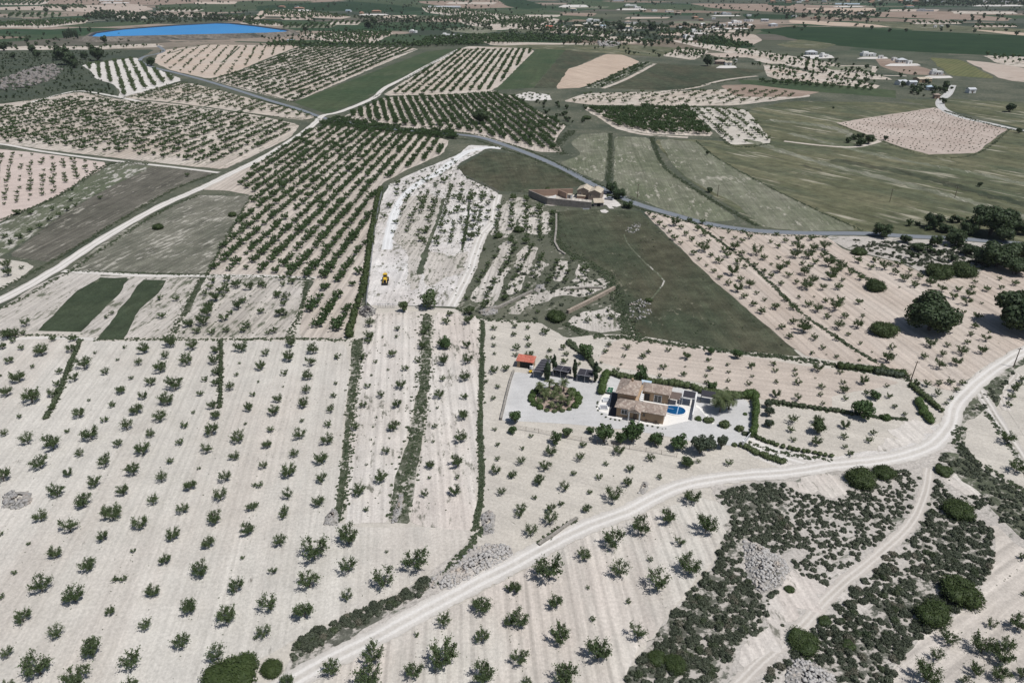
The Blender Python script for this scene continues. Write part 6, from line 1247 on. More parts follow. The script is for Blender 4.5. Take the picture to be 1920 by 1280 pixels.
M['stonegrey'] = stonewall('greyish_wall_stone', (0.30, 0.265, 0.24), (0.24, 0.21, 0.19), (0.17, 0.15, 0.135), 1.6)
M['pinkwall'] = plain('pink_brown_render', (0.36, 0.255, 0.195), (0.31, 0.215, 0.165), 0.4, 0.95, 0.1)
M['yellow'] = plain('yellow_paint', (0.62, 0.40, 0.03), (0.55, 0.35, 0.03), 2, 0.45, 0.5)
M['rubber'] = plain('black_rubber', (0.02, 0.02, 0.02), None, 4, 0.8)
M['black'] = plain('black_steel', (0.025, 0.025, 0.028), (0.04, 0.04, 0.042), 2, 0.5)
M['lawn'] = plain('green_table_top', (0.02, 0.10, 0.045), (0.025, 0.11, 0.05), 2, 0.5)
M['silver'] = plain('silver_car_paint', (0.30, 0.32, 0.36), (0.27, 0.29, 0.33), 1, 0.3, 0.6)
M['navy'] = plain('dark_blue_car_paint', (0.02, 0.025, 0.06), None, 1, 0.3, 0.6)
M['thatch'] = plain('brown_canopy', (0.16, 0.12, 0.10), (0.11, 0.085, 0.075), 2, 0.9)
M['greyroof'] = plain('pale_blue_roof', (0.50, 0.60, 0.68), None, 1, 0.6)
M['palegrey'] = plain('pale_grey_roof', (0.50, 0.51, 0.52), (0.43, 0.44, 0.46), 0.2, 0.7)
M['pinkflag'] = plain('pink_gravel', (0.44, 0.33, 0.285), (0.22, 0.18, 0.14), 2, 0.95)

def hip(x0, x1, y0, y1, z, h, inset=None, gable=False, th=.16):
    """hipped roof, ridge along the longer side"""
    mb = MB(); bm = mb.bm
    lx, ly = x1 - x0, y1 - y0
    if lx >= ly:
        k = 0 if gable else (inset if inset is not None else ly / 2); rp = [(x0 + k, (y0 + y1) / 2), (x1 - k, (y0 + y1) / 2)]
    else:
        k = 0 if gable else (inset if inset is not None else lx / 2); rp = [((x0 + x1) / 2, y0 + k), ((x0 + x1) / 2, y1 - k)]
    e = [bm.verts.new(p) for p in ((x0, y0, z), (x1, y0, z), (x1, y1, z), (x0, y1, z))]
    l = [bm.verts.new((v.co.x, v.co.y, z - th)) for v in e]
    r = [bm.verts.new((*p, z + h)) for p in rp]
    if lx >= ly: F = [(e[0], e[1], r[1], r[0]), (e[1], e[2], r[1]), (e[2], e[3], r[0], r[1]), (e[3], e[0], r[0])]
    else: F = [(e[0], e[1], r[0]), (e[1], e[2], r[1], r[0]), (e[2], e[3], r[1]), (e[3], e[0], r[0], r[1])]
    for f in F: bm.faces.new(f)
    for i in range(4): bm.faces.new((l[i], l[(i + 1) % 4], e[(i + 1) % 4], e[i]))
    bm.faces.new(l[::-1]); return mb
def cube(x0, x1, y0, y1, z0, z1): return MB().box(((x0 + x1) / 2, (y0 + y1) / 2, (z0 + z1) / 2), (x1 - x0, y1 - y0, z1 - z0))
def window(par, x, y, z, w, h, face='f', frame='whitepaint', name='window', pane='glass'):
    """frame and pane set in a wall facing -y (f) or +-x (r, l)"""
    if face == 'f':
        mb = MB()
        for c, d in (((x, y - .03, z + h / 2), (w + .2, .12, .12)), ((x, y - .03, z - h / 2), (w + .2, .16, .12)), ((x - w / 2, y - .03, z), (.12, .12, h)), ((x + w / 2, y - .03, z), (.12, .12, h)), ((x, y - .03, z), (.07, .1, h))): mb.box(c, d)
        o = mb.build(name, M[frame], par); MB().box((x, y - .012, z), (w, .06, h)).build('pane', M[pane], o)
    else:
        s = -1 if face == 'l' else 1; mb = MB()
        for c, d in (((x + s * .03, y, z + h / 2), (.12, w + .2, .12)), ((x + s * .03, y, z - h / 2), (.16, w + .2, .12)), ((x + s * .03, y - w / 2, z), (.12, .12, h)), ((x + s * .03, y + w / 2, z), (.12, .12, h))): mb.box(c, d)
        o = mb.build(name, M[frame], par); MB().box((x + s * .012, y, z), (.06, w, h)).build('pane', M[pane], o)
    return o

# ------------------------------------------------------------------ the villa
VO, VR = G(1155, 780), math.atan2(-3.8, 11.2)
def VL(x, y): return (VO[0] + x * math.cos(VR) - y * math.sin(VR), VO[1] + x * math.sin(VR) + y * math.cos(VR))
patch('gravel_yard', [(963, 697), (1000, 702), (1060, 709), (1116, 716), (1134, 704), (1170, 708), (1262, 724), (1330, 742), (1398, 748), (1412, 770), (1410, 815), (1394, 838), (1300, 828), (1240, 816), (1180, 806), (1100, 798), (1020, 792), (938, 789), (948, 745)], M['gravel'], 3, 0.15)
patch('terrace', None, M['terrace_tile'], 4, 0, sm=0, world_pts=[VL(*p) for p in [(-2.2, -1.0), (5.2, -1.6), (11.9, -1.0), (13.0, -0.2), (18.4, 4.2), (18.4, 14.6), (11.6, 14.2), (0, 11.5), (-0.3, 3)]])
patch('shaded_paving', None, M['shaded_paving'], 5, 0, sm=0, world_pts=[VL(*p) for p in [(-1.95, -0.5), (-.02, -0.5), (-.02, 10), (-.7, 11.2), (-3.2, 10.7)]])  # dark strip beside the villa, its cast shadow painted into the ground colour
patch('pale_paving', None, M['terrace_tile'], 4, 0, sm=0, world_pts=[VL(*p) for p in [(-5.4, 1.0), (-2.0, 0.2), (-2.7, 8.0), (-3.2, 13.8), (-5.2, 13.6), (-5.4, 7.5)]])
patch('island_bed', [(1001, 750), (1010, 734), (1030, 724), (1055, 723), (1075, 731), (1085, 746), (1078, 762), (1058, 771), (1030, 772), (1010, 764)], M['pinkflag'], 4, 0.1)
patch('garden_path', None, M['terrace_tile'], 4, 0, sm=0, world_pts=[VL(*p) for p in [(18.8, 12), (20, 11), (22.5, 7.5), (24, 4.6), (23.4, 4.0), (21.8, 7.0), (19.6, 10.4), (18.8, 11)]])
vil = thing('villa', 'tan villa with mottled tiled hip roofs beside a small blue pool', 'house', (VO[0], VO[1], 0), VR)
cube(0, 11.8, 0, 3.7, 0, 3.0).build('wall', M['tan_wall'], vil)
cube(-.6, 4.0, 3.7, 10.4, 0, 4.9).build('wall', M['tan_wall'], vil)
cube(4.9, 11.6, 9.9, 13.5, 0, 3.0).build('wall', M['tan_wall'], vil)
cube(4.003, 4.9, 3.703, 12.0, 0, 3.3).build('wall', M['tan_wall'], vil)
hip(-.5, 12.3, -.6, 4.2, 3.1, 1.25).build('roof', M['tilepink'], vil)
hip(-1.15, 4.5, 3.2, 11.0, 5.0, 1.5).build('roof', M['tilepink'], vil)
hip(4.4, 12.2, 9.4, 14.1, 3.1, 1.2).build('roof', M['tilepink'], vil)
pr = MB(); bm = pr.bm    # porch gable roof, ridge towards the camera side
v = [bm.verts.new(p) for p in ((3.1, -1.5, 3.02), (6.3, -1.5, 3.02), (4.7, -1.5, 4.0), (3.1, 1.4, 3.02), (6.3, 1.4, 3.02), (4.7, 1.6, 4.0))]
for f in ((0, 2, 5, 3), (2, 1, 4, 5), (0, 1, 2), (0, 3, 4, 1)): bm.faces.new([v[i] for i in f])
pr.build('porch_roof', M['tilepink'], vil)
for x in (3.35, 6.05): cube(x - .16, x + .16, -1.3, -.98, 0, 3.0).build('porch_column', M['white'], vil)
cube(3.52, 5.88, -1.22, -1.08, 2.7, 2.98).build('porch_beam', M['white'], vil)
cube(3.0, 6.4, -1.45, -.02, 0.0, .16).build('porch_step', M['terrace_tile'], vil)
d_ = cube(4.3, 5.3, -.06, .02, .16, 2.3).build('door', M['wood'], vil)
window(vil, 2.0, 0, 1.75, 1.5, 1.3); window(vil, 6.95, 0, 1.9, .7, .9, frame='tan_wall')
cube(7.4, 7.9, -.45, -.1, .1, .55).build('planter', M['wood'], vil); cube(9.7, 10.3, -.5, -.1, .1, .6).build('planter', M['wood'], vil)
window(vil, 11.8, 1.9, 1.1, 1.0, 2.0, 'r', 'whitepaint', 'glass_door')
window(vil, 9.0, 9.9, 1.15, 1.9, 2.1, 'f', 'whitepaint', 'glass_door'); window(vil, 6.2, 9.9, 1.15, 1.3, 2.1, 'f', 'wood', 'door', 'darkopen')
window(vil, 1.6, 13.52, 1, .01, .01) if False else None
st = MB()
for i in range(9): st.box((5.25, 4.35 + i * .42, .18 + i * .17), (.7, .42, .36 + i * .34))
st.build('outside_stair', M['white'], vil); cube(4.92, 5.02, 4.0, 8.6, 0, 3.7).build('stair_wall', M['white'], vil)
cube(2.0, 2.5, 8.0, 8.5, 5.9, 6.9).build('chimney', M['tan_wall'], vil)
# pool
poolP = smooth([VL(*p) for p in [(11.2, 8.6), (11.2, 6.0), (12.6, 5.3), (14.6, 5.2), (16.2, 6.1), (16.6, 7.6), (16.0, 8.9), (14.6, 9.4), (12.8, 9.2)]], 3)
pc = np.mean(poolP, 0); po = thing('swimming_pool', 'small kidney shaped blue swimming pool on white terrace', 'pool', (pc[0], pc[1], 0))
pl = [np.array(p) - pc for p in poolP]; a2 = sum(pl[i - 1][0] * pl[i][1] - pl[i][0] * pl[i - 1][1] for i in range(len(pl)))
pout = expand(pl, .32 * (1 if a2 > 0 else -1)); n = len(pl)
cop = MB(); A = [cop.bm.verts.new((*p, .30)) for p in pl]; B = [cop.bm.verts.new((*p, .30)) for p in pout]; Cc = [cop.bm.verts.new((*p, .1)) for p in pout]; Dd = [cop.bm.verts.new((*p, .1)) for p in pl]
for i in range(n):
    j = (i + 1) % n; cop.bm.faces.new((A[i], A[j], B[j], B[i])); cop.bm.faces.new((B[i], B[j], Cc[j], Cc[i])); cop.bm.faces.new((A[i], A[j], Dd[j], Dd[i]))
cop.build('coping', M['white'], po)
me = bpy.data.meshes.new('water'); Vw = [Vector((p[0], p[1], .255)) for p in pl]; me.from_pydata(Vw, [], tessellate_polygon([Vw])); me.materials.append(M['poolwater']); link('water', me, po)
ca, sa = math.cos(VR), math.sin(VR)
MB().box((.55 * ca - .1 * sa, .55 * sa, .27), (.22, 3.8, .05), VR).build('pool_band', M['blue'], po)
MB().box((-1.25, .75, .275), (1.9, .07, .05), VR).build('float_line', M['whitepaint'], po)
def vthing(name, label, cat_, x, y, group=None, rot=0): return thing(name, label, cat_, (*VL(x, y), 0), VR + rot, group)
wv = [VL(18.5, 4.0), VL(18.5, 15.3)]
wall_run('garden_wall', None, 1.9, .22, 'white', 'white garden wall at the right side of the pool terrace', 'wall', wv)
sh = vthing('pool_shower', 'slim white pool shower post at the rear pool edge', 'shower', 14.6, 10.0)
MB().tube((0, 0, 0), (0, 0, 2.2), .06).build('post', M['whitepaint'], sh); MB().tube((0, 0, 2.2), (0, -.35, 2.15), .04).build('head', M['whitepaint'], sh)
def canopy(name, label, cat_, cs, roof, frame, hf=2.5, hb=2.5, posts=True, beams=True, ribs=0, thick=.1):
    """flat canopy on posts from four ground corners (front left, front right, back right, back left)"""
    c = np.mean(cs, 0); o = thing(name, label, cat_, (c[0], c[1], 0)); P = [np.array(p) - c for p in cs]
    H = [hf, hf, hb, hb]; mb = MB()
    t = [mb.bm.verts.new((*p, h)) for p, h in zip(P, H)]; u = [mb.bm.verts.new((*p, h - thick)) for p, h in zip(P, H)]
    mb.bm.faces.new(t); mb.bm.faces.new(u[::-1])
    for i in range(4): mb.bm.faces.new((t[i], t[(i + 1) % 4], u[(i + 1) % 4], u[i]))
    mb.build('roof', M[roof], o)
    for i in range(4 if posts else 0): MB().tube((*(P[i] * .97), 0), (*(P[i] * .97), H[i] - thick), .07).build('post', M[frame], o)
    if beams:
        mb = MB()
        for i in range(4): mb.tube((*P[i], H[i] + .03), (*P[(i + 1) % 4], H[(i + 1) % 4] + .03), .07)
        mb.build('frame', M[frame], o)
    for i in range(ribs):
        f = (i + 1) / (ribs + 1); a, b_ = P[0] + (P[3] - P[0]) * f, P[1] + (P[2] - P[1]) * f
        MB().tube((*a, hf + .04 + (hb - hf) * f), (*b_, hf + .04 + (hb - hf) * f), .05).build('rib', M[frame], o)
    return o, P
canopy('pergola', 'dark roofed pergola with white frame beside the pool wall', 'pergola', [VL(*p) for p in ((15.1, 10.6), (18.3, 10.6), (18.3, 13.9), (15.1, 13.9))], 'dark', 'white', 2.5, 2.7)
canopy('pergola', 'dark canopy behind the palms at the back of the garden', 'pergola', [VL(*p) for p in ((19.6, 13.2), (23.2, 13.2), (23.2, 16.0), (19.6, 16.0))], 'dark', 'black', 2.3, 2.5, True, False)
canopy('awning', 'brown sloping awning between villa wing and pergola', 'awning', [VL(*p) for p in ((11.9, 9.6), (14.6, 9.6), (14.8, 12.2), (11.9, 12.2))], 'thatch', 'wood', 2.1, 2.7, True, False)
t = vthing('garden_table', 'white round garden table behind the brown awning', 'table', 13.4, 13.6)
MB().tube((0, 0, .68), (0, 0, .75), .8, n=16).build('table_top', M['whitepaint'], t); MB().tube((0, 0, 0), (0, 0, .68), .08).build('leg', M['whitepaint'], t)
t = vthing('ping_pong_table', 'green table tennis table with white centre line on pale tiles', 'table', -3.85, 11.0)
cube(-.76, .76, -1.37, 1.37, .7, .76).build('table_top', M['lawn'], t)
mb = cube(-.02, .02, -1.37, 1.37, .762, .766); [mb.box((x, y, .764), d) for x, y, d in ((-.74, 0, (.05, 2.74, .006)), (.74, 0, (.05, 2.74, .006)), (0, 1.35, (1.5, .05, .006)), (0, -1.35, (1.5, .05, .006)))]; mb.build('line_marking', M['whitepaint'], t)
cube(-.85, .85, -.012, .012, .77, .92).build('net', M['whitepaint'], t)
for x in (-.6, .6):
    for y in (-1.1, 1.1): cube(x - .04, x + .04, y - .04, y + .04, 0, .7).build('leg', M['metal'], t)
for i, (y, l) in enumerate(((6.0, 'white garden seat nearer the green table'), (2.2, 'white garden seat nearer the front border plants'))):
    t = vthing('garden_sofa', l, 'bench', -3.7, y, None, .25)
    cube(-.9, .9, -.5, .45, .12, .45).build('seat', M['whitepaint'], t); cube(-.9, .9, .452, .7, .12, .95).build('backrest', M['whitepaint'], t)
    for x in (-1.05, .902): cube(x, x + .15, -.5, .7, .1, .65).build('armrest', M['whitepaint'], t)
    cube(-.8, .8, -.42, .4, .452, .56).build('cushion', M['metal'] if i else M['palegrey'], t)
t = vthing('garden_shed', 'small shed with pale blue roof behind the villa', 'shed', 5.0, 15.6)
cube(-1.2, 1.2, -.7, .7, 0, 2.2).build('wall', M['white'], t); cube(-1.35, 1.35, -.85, .85, 2.202, 2.32).build('roof', M['greyroof'], t); cube(-.4, .4, -.73, -.69, 0, 1.9).build('door', M['metal'], t)
T3 = lambda X, Y: (930 + X / 9.6, 660 + Y / 9.6)
def G3(X, Y, z=0): return G(*T3(X, Y), z)
for (q, l, rb, hh) in (([(670, 340), (870, 360), (985, 145), (820, 130)], 'long carport with striped dark shade roof beside the red shed', 4, 2.4), ([(1025, 312), (1300, 362), (1362, 272), (1080, 230)], 'middle double carport with dark shade roof between cypresses', 0, 2.3), ([(1455, 402), (1740, 448), (1762, 330), (1510, 295)], 'right double carport with dark shade roof left of a cypress', 0, 2.3)):
    o, P = canopy('carport', l, 'carport', [G3(x, y, hh) for x, y in q], 'dark', 'metal', hh, hh, True, True, rb, .06)
    if not rb:
        a, b_ = (P[0] + P[1]) / 2, (P[2] + P[3]) / 2
        MB().tube((*a, hh + .04), (*b_, hh + .04), .05).build('rib', M['metal'], o); MB().tube((*a, 0), (*a, hh - .06), .06).build('post', M['metal'], o)
    mb = MB(); p, q_ = P[2] * .96, P[3] * .96
    mb.poly([(*p, .1), (*q_, .1), (*q_, hh - .1), (*p, hh - .1)]); bk = mb.build('back_screen', M['dark'], o)
    sf_ = bk.modifiers.new('thickness', 'SOLIDIFY'); sf_.thickness = .04
# red roofed shed
a, b_ = np.array(G3(378, 268)), np.array(G3(620, 302)); dx = (b_ - a) / np.linalg.norm(b_ - a); b_ = a + dx * 4.7; dy = np.array([-dx[1], dx[0]])
rs = thing('tool_shed', 'open fronted shed with bright red roof at the yard corner', 'shed', (*a, 0), math.atan2(dx[1], dx[0]))
cube(0, .2, 0, 2.6, 0, 2.1).build('wall', M['tan_wall'], rs); cube(4.5, 4.7, 0, 2.6, 0, 2.1).build('wall', M['tan_wall'], rs); cube(.203, 4.497, 2.4, 2.6, 0, 2.2).build('wall', M['tan_wall'], rs); cube(.203, .85, .01, .18, 0, 2.1).build('wall', M['tan_wall'], rs)
mb = MB(); mb.extr([(-.35, 2.15), (2.9, 2.65), (2.9, 2.77), (-.35, 2.27)], 'x', -.3, 5.0); mb.build('roof', M['tilered'], rs)
cube(.86, 4.48, .1, .16, 0, 2.0).build('door', M['darkopen'], rs)  # dark panel painting the shaded inside of the open front
tr = thing('water_tank', 'white plastic water tank between the red shed and striped carport', 'tank', (*G3(640, 310), 0), .3)
MB().tube((0, 0, .25), (0, 0, 1.2), .55, n=16).build('tank', M['whitepaint'], tr); MB().tube((0, 0, 1.2), (0, 0, 1.3), .25, .2, 12).build('lid', M['metal'], tr); cube(-.6, .6, -.6, .6, 0, .248).build('pallet', M['wood'], tr)
gc = thing('garden_cart', 'yellow hand cart standing in front of the red roofed shed', 'cart', (*G3(620, 375), 0), .5)
mb = MB().box((0, 0, .55), (.9, .6, .35)); mb.build('tray', M['yellow'], gc)
for y in (-.38, .38): MB().tube((.15, y - .05, .25), (.15, y + .05, .25), .25, n=12).build('wheel', M['rubber'], gc)
for y in (-.2, .2): MB().tube((-.4, y, .5), (-1.2, y, .65), .03).build('handle', M['wood'], gc)
# gate of the drive
ga, gb = np.array(G(1392, 838)), np.array(G(1412, 813)); gd = (gb - ga); gl = np.linalg.norm(gd); gt = thing('drive_gate', 'white sliding gate with white pillars at the garden entrance', 'gate', (*ga, 0), math.atan2(gd[1], gd[0]))
for x in (0, gl): cube(x - .22, x + .22, -.22, .22, 0, 1.9).build('pillar', M['white'], gt)
mb = MB()
for k in range(11): mb.box((.4 + k * (gl - .8) / 10, 0, .85), (.06, .05, 1.4))
mb.box((gl / 2, 0, .2), (gl - .6, .09, .1)).box((gl / 2, 0, 1.55), (gl - .6, .09, .1)); mb.build('panel', M['whitepaint'], gt)
# fences
def fence(px, h, step, label, mat, rails=2, pr_=.04, rr=.015, name='wire_fence'):
    P = catmull(GA(px), 8); mb = MB(); mr = MB(); acc = 0; posts = [P[0]]
    for i in range(1, len(P)):
        acc += np.linalg.norm(P[i] - P[i - 1])
        if acc >= step: posts.append(P[i]); acc = 0
    c = posts[0]; o = thing(name, label, 'fence', (c[0], c[1], 0))
    for p in posts[:100]: MB().tube((*(p - c), 0), (*(p - c), h), pr_, n=6).build('post', M[mat], o)
    for p, q in zip(posts, posts[1:]):
        for k in range(rails): mr.tube((*(p - c), h * (k + .9) / rails * .97), (*(q - c), h * (k + .9) / rails * .97), rr, n=4)
    mr.build('wire', M[mat], o)
fence([(963, 804), (1010, 812), (1060, 822), (1120, 832), (1180, 842), (1240, 852), (1285, 860)], 1.3, 3, 'thin dark wire fence along the lower side of the villa grounds', 'wood', 3, .05, .03)
fence([(716, 362), (708, 400), (702, 440), (697, 490), (691, 535), (687, 573)], 1.6, 4, 'pale wire fence along the left side of the white plot', 'metal', 4, .06, .04)
fence([(739, 577), (770, 577), (800, 577), (830, 577), (862, 578)], 1.4, 3.5, 'pale wire fence at the bottom of the white plot', 'metal', 2, .05, .03)
fence([(850, 322), (872, 333), (905, 347), (935, 362)], 1.3, 4, 'pale wire fence along the dark grass above the white plot', 'metal', 2, .05, .04)
mg0, mg1 = np.array(G(709, 577)), np.array(G(737, 577)); mg = thing('metal_gate', 'grey double metal gate in the wire fence of the white plot', 'gate', (*mg0, 0), 0)
w2 = (mg1 - mg0)[0]
for k in range(2):
    mb = MB(); x0, x1 = k * w2 / 2 + .05, (k + 1) * w2 / 2 - .05
    for z in (.15, .75, 1.45): mb.tube((x0, 0, z), (x1, 0, z), .045, n=6)
    for x in np.linspace(x0, x1, 4): mb.tube((x, 0, .15), (x, 0, 1.45), .04, n=6)
    mb.build('gate_leaf', M['metal'], mg)
for x in (0, w2): MB().tube((x, 0, 0), (x, 0, 1.7), .07).build('post', M['metal'], mg)
# telephone poles
def pole(px, py, ty, label, lean=0.0):
    X, Y = G(px, py); h = 3.0
    for _ in range(40):
        f = Y * CP - (h - CAMH) * SP; u = Y * SP + (h - CAMH) * CP; h += (py - py + (640 - FPX * u / f) - ty) * 0.02
    o = thing('utility_pole', label, 'pole', (X, Y, 0)); MB().tube((0, 0, 0), (lean, 0, h), .16, .10).build('post', M['wood'], o)
    MB().box((lean, 0, h - .35), (1.3, .12, .12)).build('crossarm', M['wood'], o)
    for x in (-.55, 0, .55): MB().tube((lean + x, 0, h - .29), (lean + x, 0, h - .08), .05).build('insulator', M['whitepaint'], o)
pole(1707, 715, 677, 'leaning wooden pole beside the hedge below the pink orchard', .3)
pole(1900, 688, 652, 'wooden pole beside the white track at the right edge')
pole(1195, 371, 345, 'thin wooden pole beside the grey road below the pale terraces')
pole(1345, 369, 346, 'thin wooden pole on the bank between the pale terraces')
pole(1668, 379, 354, 'thin wooden pole standing in the right stubble field')
pole(1790, 371, 350, 'thin wooden pole far right in the stubble field')

# ------------------------------------------------------------------ walled farmhouse
T4 = lambda X, Y: (980 + X / 9.6, 330 + Y / 9.6)
def G4(X, Y, z=0): return np.array(G(*T4(X, Y), z))
patch('farm_yard', [T4(*p) for p in [(1250, 530), (1390, 390), (1420, 290), (1500, 330), (1650, 420), (1780, 530), (1700, 560), (1600, 545), (1650, 590), (1560, 590), (1500, 520)]], M['soil_white'], 4, 0.2)
patch('farm_yard', [T4(*p) for p in [(430, 545), (1240, 505), (1240, 420), (880, 330), (620, 330), (240, 330)]], M['soil_weedy'], 4, 0.0)
patch('bare_ground', [T4(*p) for p in [(1390, 620), (1480, 600), (1550, 640), (1500, 670), (1420, 660)]], M['soil_white'], 3, 0.2)
HW = 3.4
c0 = G4(440, 392, HW); c1 = G4(1240, 462, HW); c2 = G4(905, 228, HW); c3 = G4(108, 250, HW)
fw_ = (c1 - c0) / np.linalg.norm(c1 - c0); nb = np.array([-fw_[1], fw_[0]])
def run(name, parent, P, h, w, mat, h2=None):
    mb = MB(); L, Rr = [], []
    a, b_ = np.array(P[0]), np.array(P[1]); d = (b_ - a) / np.linalg.norm(b_ - a); nn = np.array([-d[1], d[0]]) * w / 2
    q = [a + nn, b_ + nn, b_ - nn, a - nn]; hh = [h, h2 or h, h2 or h, h]
    lo = [mb.bm.verts.new((*p, 0)) for p in q]; hi = [mb.bm.verts.new((*p, z)) for p, z in zip(q, hh)]
    for i in range(4): mb.bm.faces.new((lo[i], lo[(i + 1) % 4], hi[(i + 1) % 4], hi[i]))
    mb.bm.faces.new(hi); mb.bm.faces.new(lo[::-1])
    return mb.build(name, M[mat], parent)
comp = thing('courtyard_wall', 'tall stone courtyard wall enclosing yards left of the old farmhouse', 'wall', (*c0, 0))
run('front_wall', comp, [(0, 0), c1 - c0], HW, .5, 'stonegrey', HW * .9)
run('side_wall', comp, [(c3 - c0) * .985, -(c3 - c0) * .004 + np.array([-.02, .28])], HW, .5, 'stonegrey')
run('back_wall', comp, [(c3 - c0), (c2 - c0)], HW, .5, 'pinkwall')
m1 = c3 + (c2 - c3) * .68
run('inner_wall', comp, [m1 - c0 + (c0 - c3) * .02, m1 - c0 + (c0 - c3) * .42], HW * .9, .4, 'pinkwall')
m2 = G4(370, 345, HW); m3 = G4(600, 350, 1.2)
run('inner_wall', comp, [m2 - c0 + np.array([.4, 0]), m3 - c0], 1.4, .4, 'white')
fh = thing('farmhouse', 'old stone farmhouse with two cream tiled gables behind courtyard walls', 'house', (*G4(1180, 432), 0), math.atan2(fw_[1], fw_[0]))
def gblock(par, x0, x1, y0, y1, z, h, wm, rm):
    mb = MB(); mb.extr([(x0, 0), (x1, 0), (x1, z), ((x0 + x1) / 2, z + h), (x0, z)], 'y', y0, y1); mb.build('wall', M[wm], par)
    mb = MB(); o = .3; xm = (x0 + x1) / 2; s = h / (xm - x0)
    mb.extr([(x0 - o, z - o * s + .03), (xm, z + h + .03), (x1 + o, z - o * s + .03), (x1 + o, z - o * s + .2), (xm, z + h + .22), (x0 - o, z - o * s + .2)], 'y', y0 - .25, y1 + .25); mb.build('roof', M[rm], par)
gblock(fh, 0, 6.0, 0, 8.0, 3.9, 1.2, 'stonehouse', 'tilecream')
gblock(fh, -6.2, -.05, 2.2, 9.5, 3.9, 1.4, 'stonehouse', 'tilecream')
window(fh, 1.0, 0, 2.5, .6, 1.1, 'f', 'stonegrey'); window(fh, -2.6, 2.2, 1.2, 1.0, 2.0, 'f', 'wood', 'door', 'darkopen'); window(fh, -4.6, 2.2, 2.4, .7, .9, 'f', 'stonegrey')
cube(-6.0, -1.9, .6, 2.17, 0, 1.5).build('annex', M['pinkwall'], fh); cube(-6.1, -1.8, .5, 2.17, 1.503, 1.62).build('annex_roof', M['tilecream'], fh)
cube(1.9, 2.4, 5.2, 5.7, 4.2, 5.9).build('chimney', M['stonehouse'], fh)
cs_ = thing('courtyard_hut', 'low pale hut with flat roof inside the farm courtyard', 'shed', (*G4(800, 405), 0), math.atan2(fw_[1], fw_[0]))
cube(0, 2.2, 0, 2.2, 0, 1.9).build('wall', M['palegrey'], cs_); cube(-.1, 2.3, -.1, 2.3, 1.903, 2.02).build('roof', M['tilecream'], cs_); cube(.7, 1.4, -.03, .01, 0, 1.6).build('door', M['wood'], cs_)
fs_ = thing('stone_shed', 'small shed with grey tiled roof at the front of the farmhouse', 'shed', (*G4(1285, 552), 0), 0)
cube(0, 4.5, 0, 3.6, 0, 1.9).build('wall', M['stonegrey'], fs_)
mb = MB(); mb.extr([(-.3, 1.86), (3.8, 2.9), (3.8, 3.04), (-.3, 2.0)], 'x', -.25, 4.75); mb.build('roof', M['tilecream'], fs_); cube(.2, 4.3, 3.3, 3.598, 1.9, 2.7).build('gable_wall', M['stonegrey'], fs_); cube(1.4, 3.0, -.03, .01, 0, 1.6).build('door', M['darkopen'], fs_)
tr = thing('water_trough', 'pale concrete trough lying in the grass below the courtyard wall', 'trough', (*G4(1140, 600), 0)); mb = MB(); mb.box((0, 0, .25), (3.0, 1.0, .5)); mb.build('basin', M['palegrey'], tr); MB().box((0, 0, .503), (2.7, .7, .02)).build('water', M['glass'], tr)

def car(X, Y, rot, paint, label, van=False):
    o = thing('parked_car', label, 'car', (X, Y, 0), rot)
    L = 4.3 if not van else 5.0; top = 1.45 if not van else 1.95
    mb = MB(); mb.extr([(-L / 2, .35), (L / 2, .35), (L / 2, .75), (L / 2 - .5, .88), (-L / 2 + .1, .92), (-L / 2, .8)], 'y', -.86, .86); mb.build('body', M[paint], o, bevel=.06)
    mb = MB(); mb.extr([(-L / 2 + .25, .9), (L / 2 - 1.15, .88), (L / 2 - 1.75, top), (-L / 2 + .65, top)], 'y', -.76, .76); cb = mb.build('cabin', M['glass'], o)
    mb = MB(); mb.box((-.32, 0, top + .02), (L - 2.6, 1.46, .06)); mb.build('roof', M[paint], cb, bevel=.02)
    for x in (-L / 2 + .85, L / 2 - .85):
        for y in (-.84, .84):
            w = MB().tube((x, y - .1, .33), (x, y + .1, .33), .33, n=14).build('wheel', M['rubber'], o); MB().tube((x, y - .105, .33), (x, y + .105, .33), .18, n=10).build('rim', M['metal'], w)
    for y in (-.6, .6): MB().box((L / 2 - .02, y, .68), (.06, .3, .14)).build('headlight', M['whitepaint'], o)
    return o
car(*G4(1457, 315), 1.9, 'navy', 'dark blue car parked nearest the farmhouse wall'); car(*G4(1552, 430), 2.7, 'silver', 'silver car parked on the white farm drive')

# ------------------------------------------------------------------ backhoe loader
bx, by = G(723, 528); bh = thing('backhoe_loader', 'yellow backhoe loader with black front bucket on the white plot', 'digger', (bx, by, 0), -math.pi / 2 + .06)
MB().box((.1, 0, .95), (3.6, 1.1, .5)).build('chassis', M['black'], bh)
mb = MB(); mb.extr([(.5, 1.2), (2.2, 1.2), (2.2, 1.75), (.5, 2.0)], 'y', -.55, .55); hd = mb.build('hood', M['yellow'], bh, bevel=.05); MB().box((2.215, 0, 1.45), (.05, .8, .4)).build('grille', M['black'], hd)
cbn = MB().box((-.45, 0, 2.05), (1.5, 1.45, 1.55), 0, .9).build('cab', M['glass'], bh); MB().box((-.45, 0, 2.88), (1.6, 1.5, .1)).build('cab_roof', M['yellow'], cbn)
for x, y in ((-1.18, -.7), (-1.18, .7), (.28, -.7), (.28, .7)): MB().tube((x, y, 1.25), (x * .93 - .03, y * .92, 2.83), .06).build('cab_post', M['yellow'], cbn)
for x, r in ((-.9, .75), (1.7, .52)):
    for y in (-.95, .95):
        w = MB().tube((x, y - .2, r), (x, y + .2, r), r, n=18).build('wheel', M['rubber'], bh); MB().tube((x, y - .215, r), (x, y + .215, r), r * .5, n=12).build('rim', M['yellow'], w)
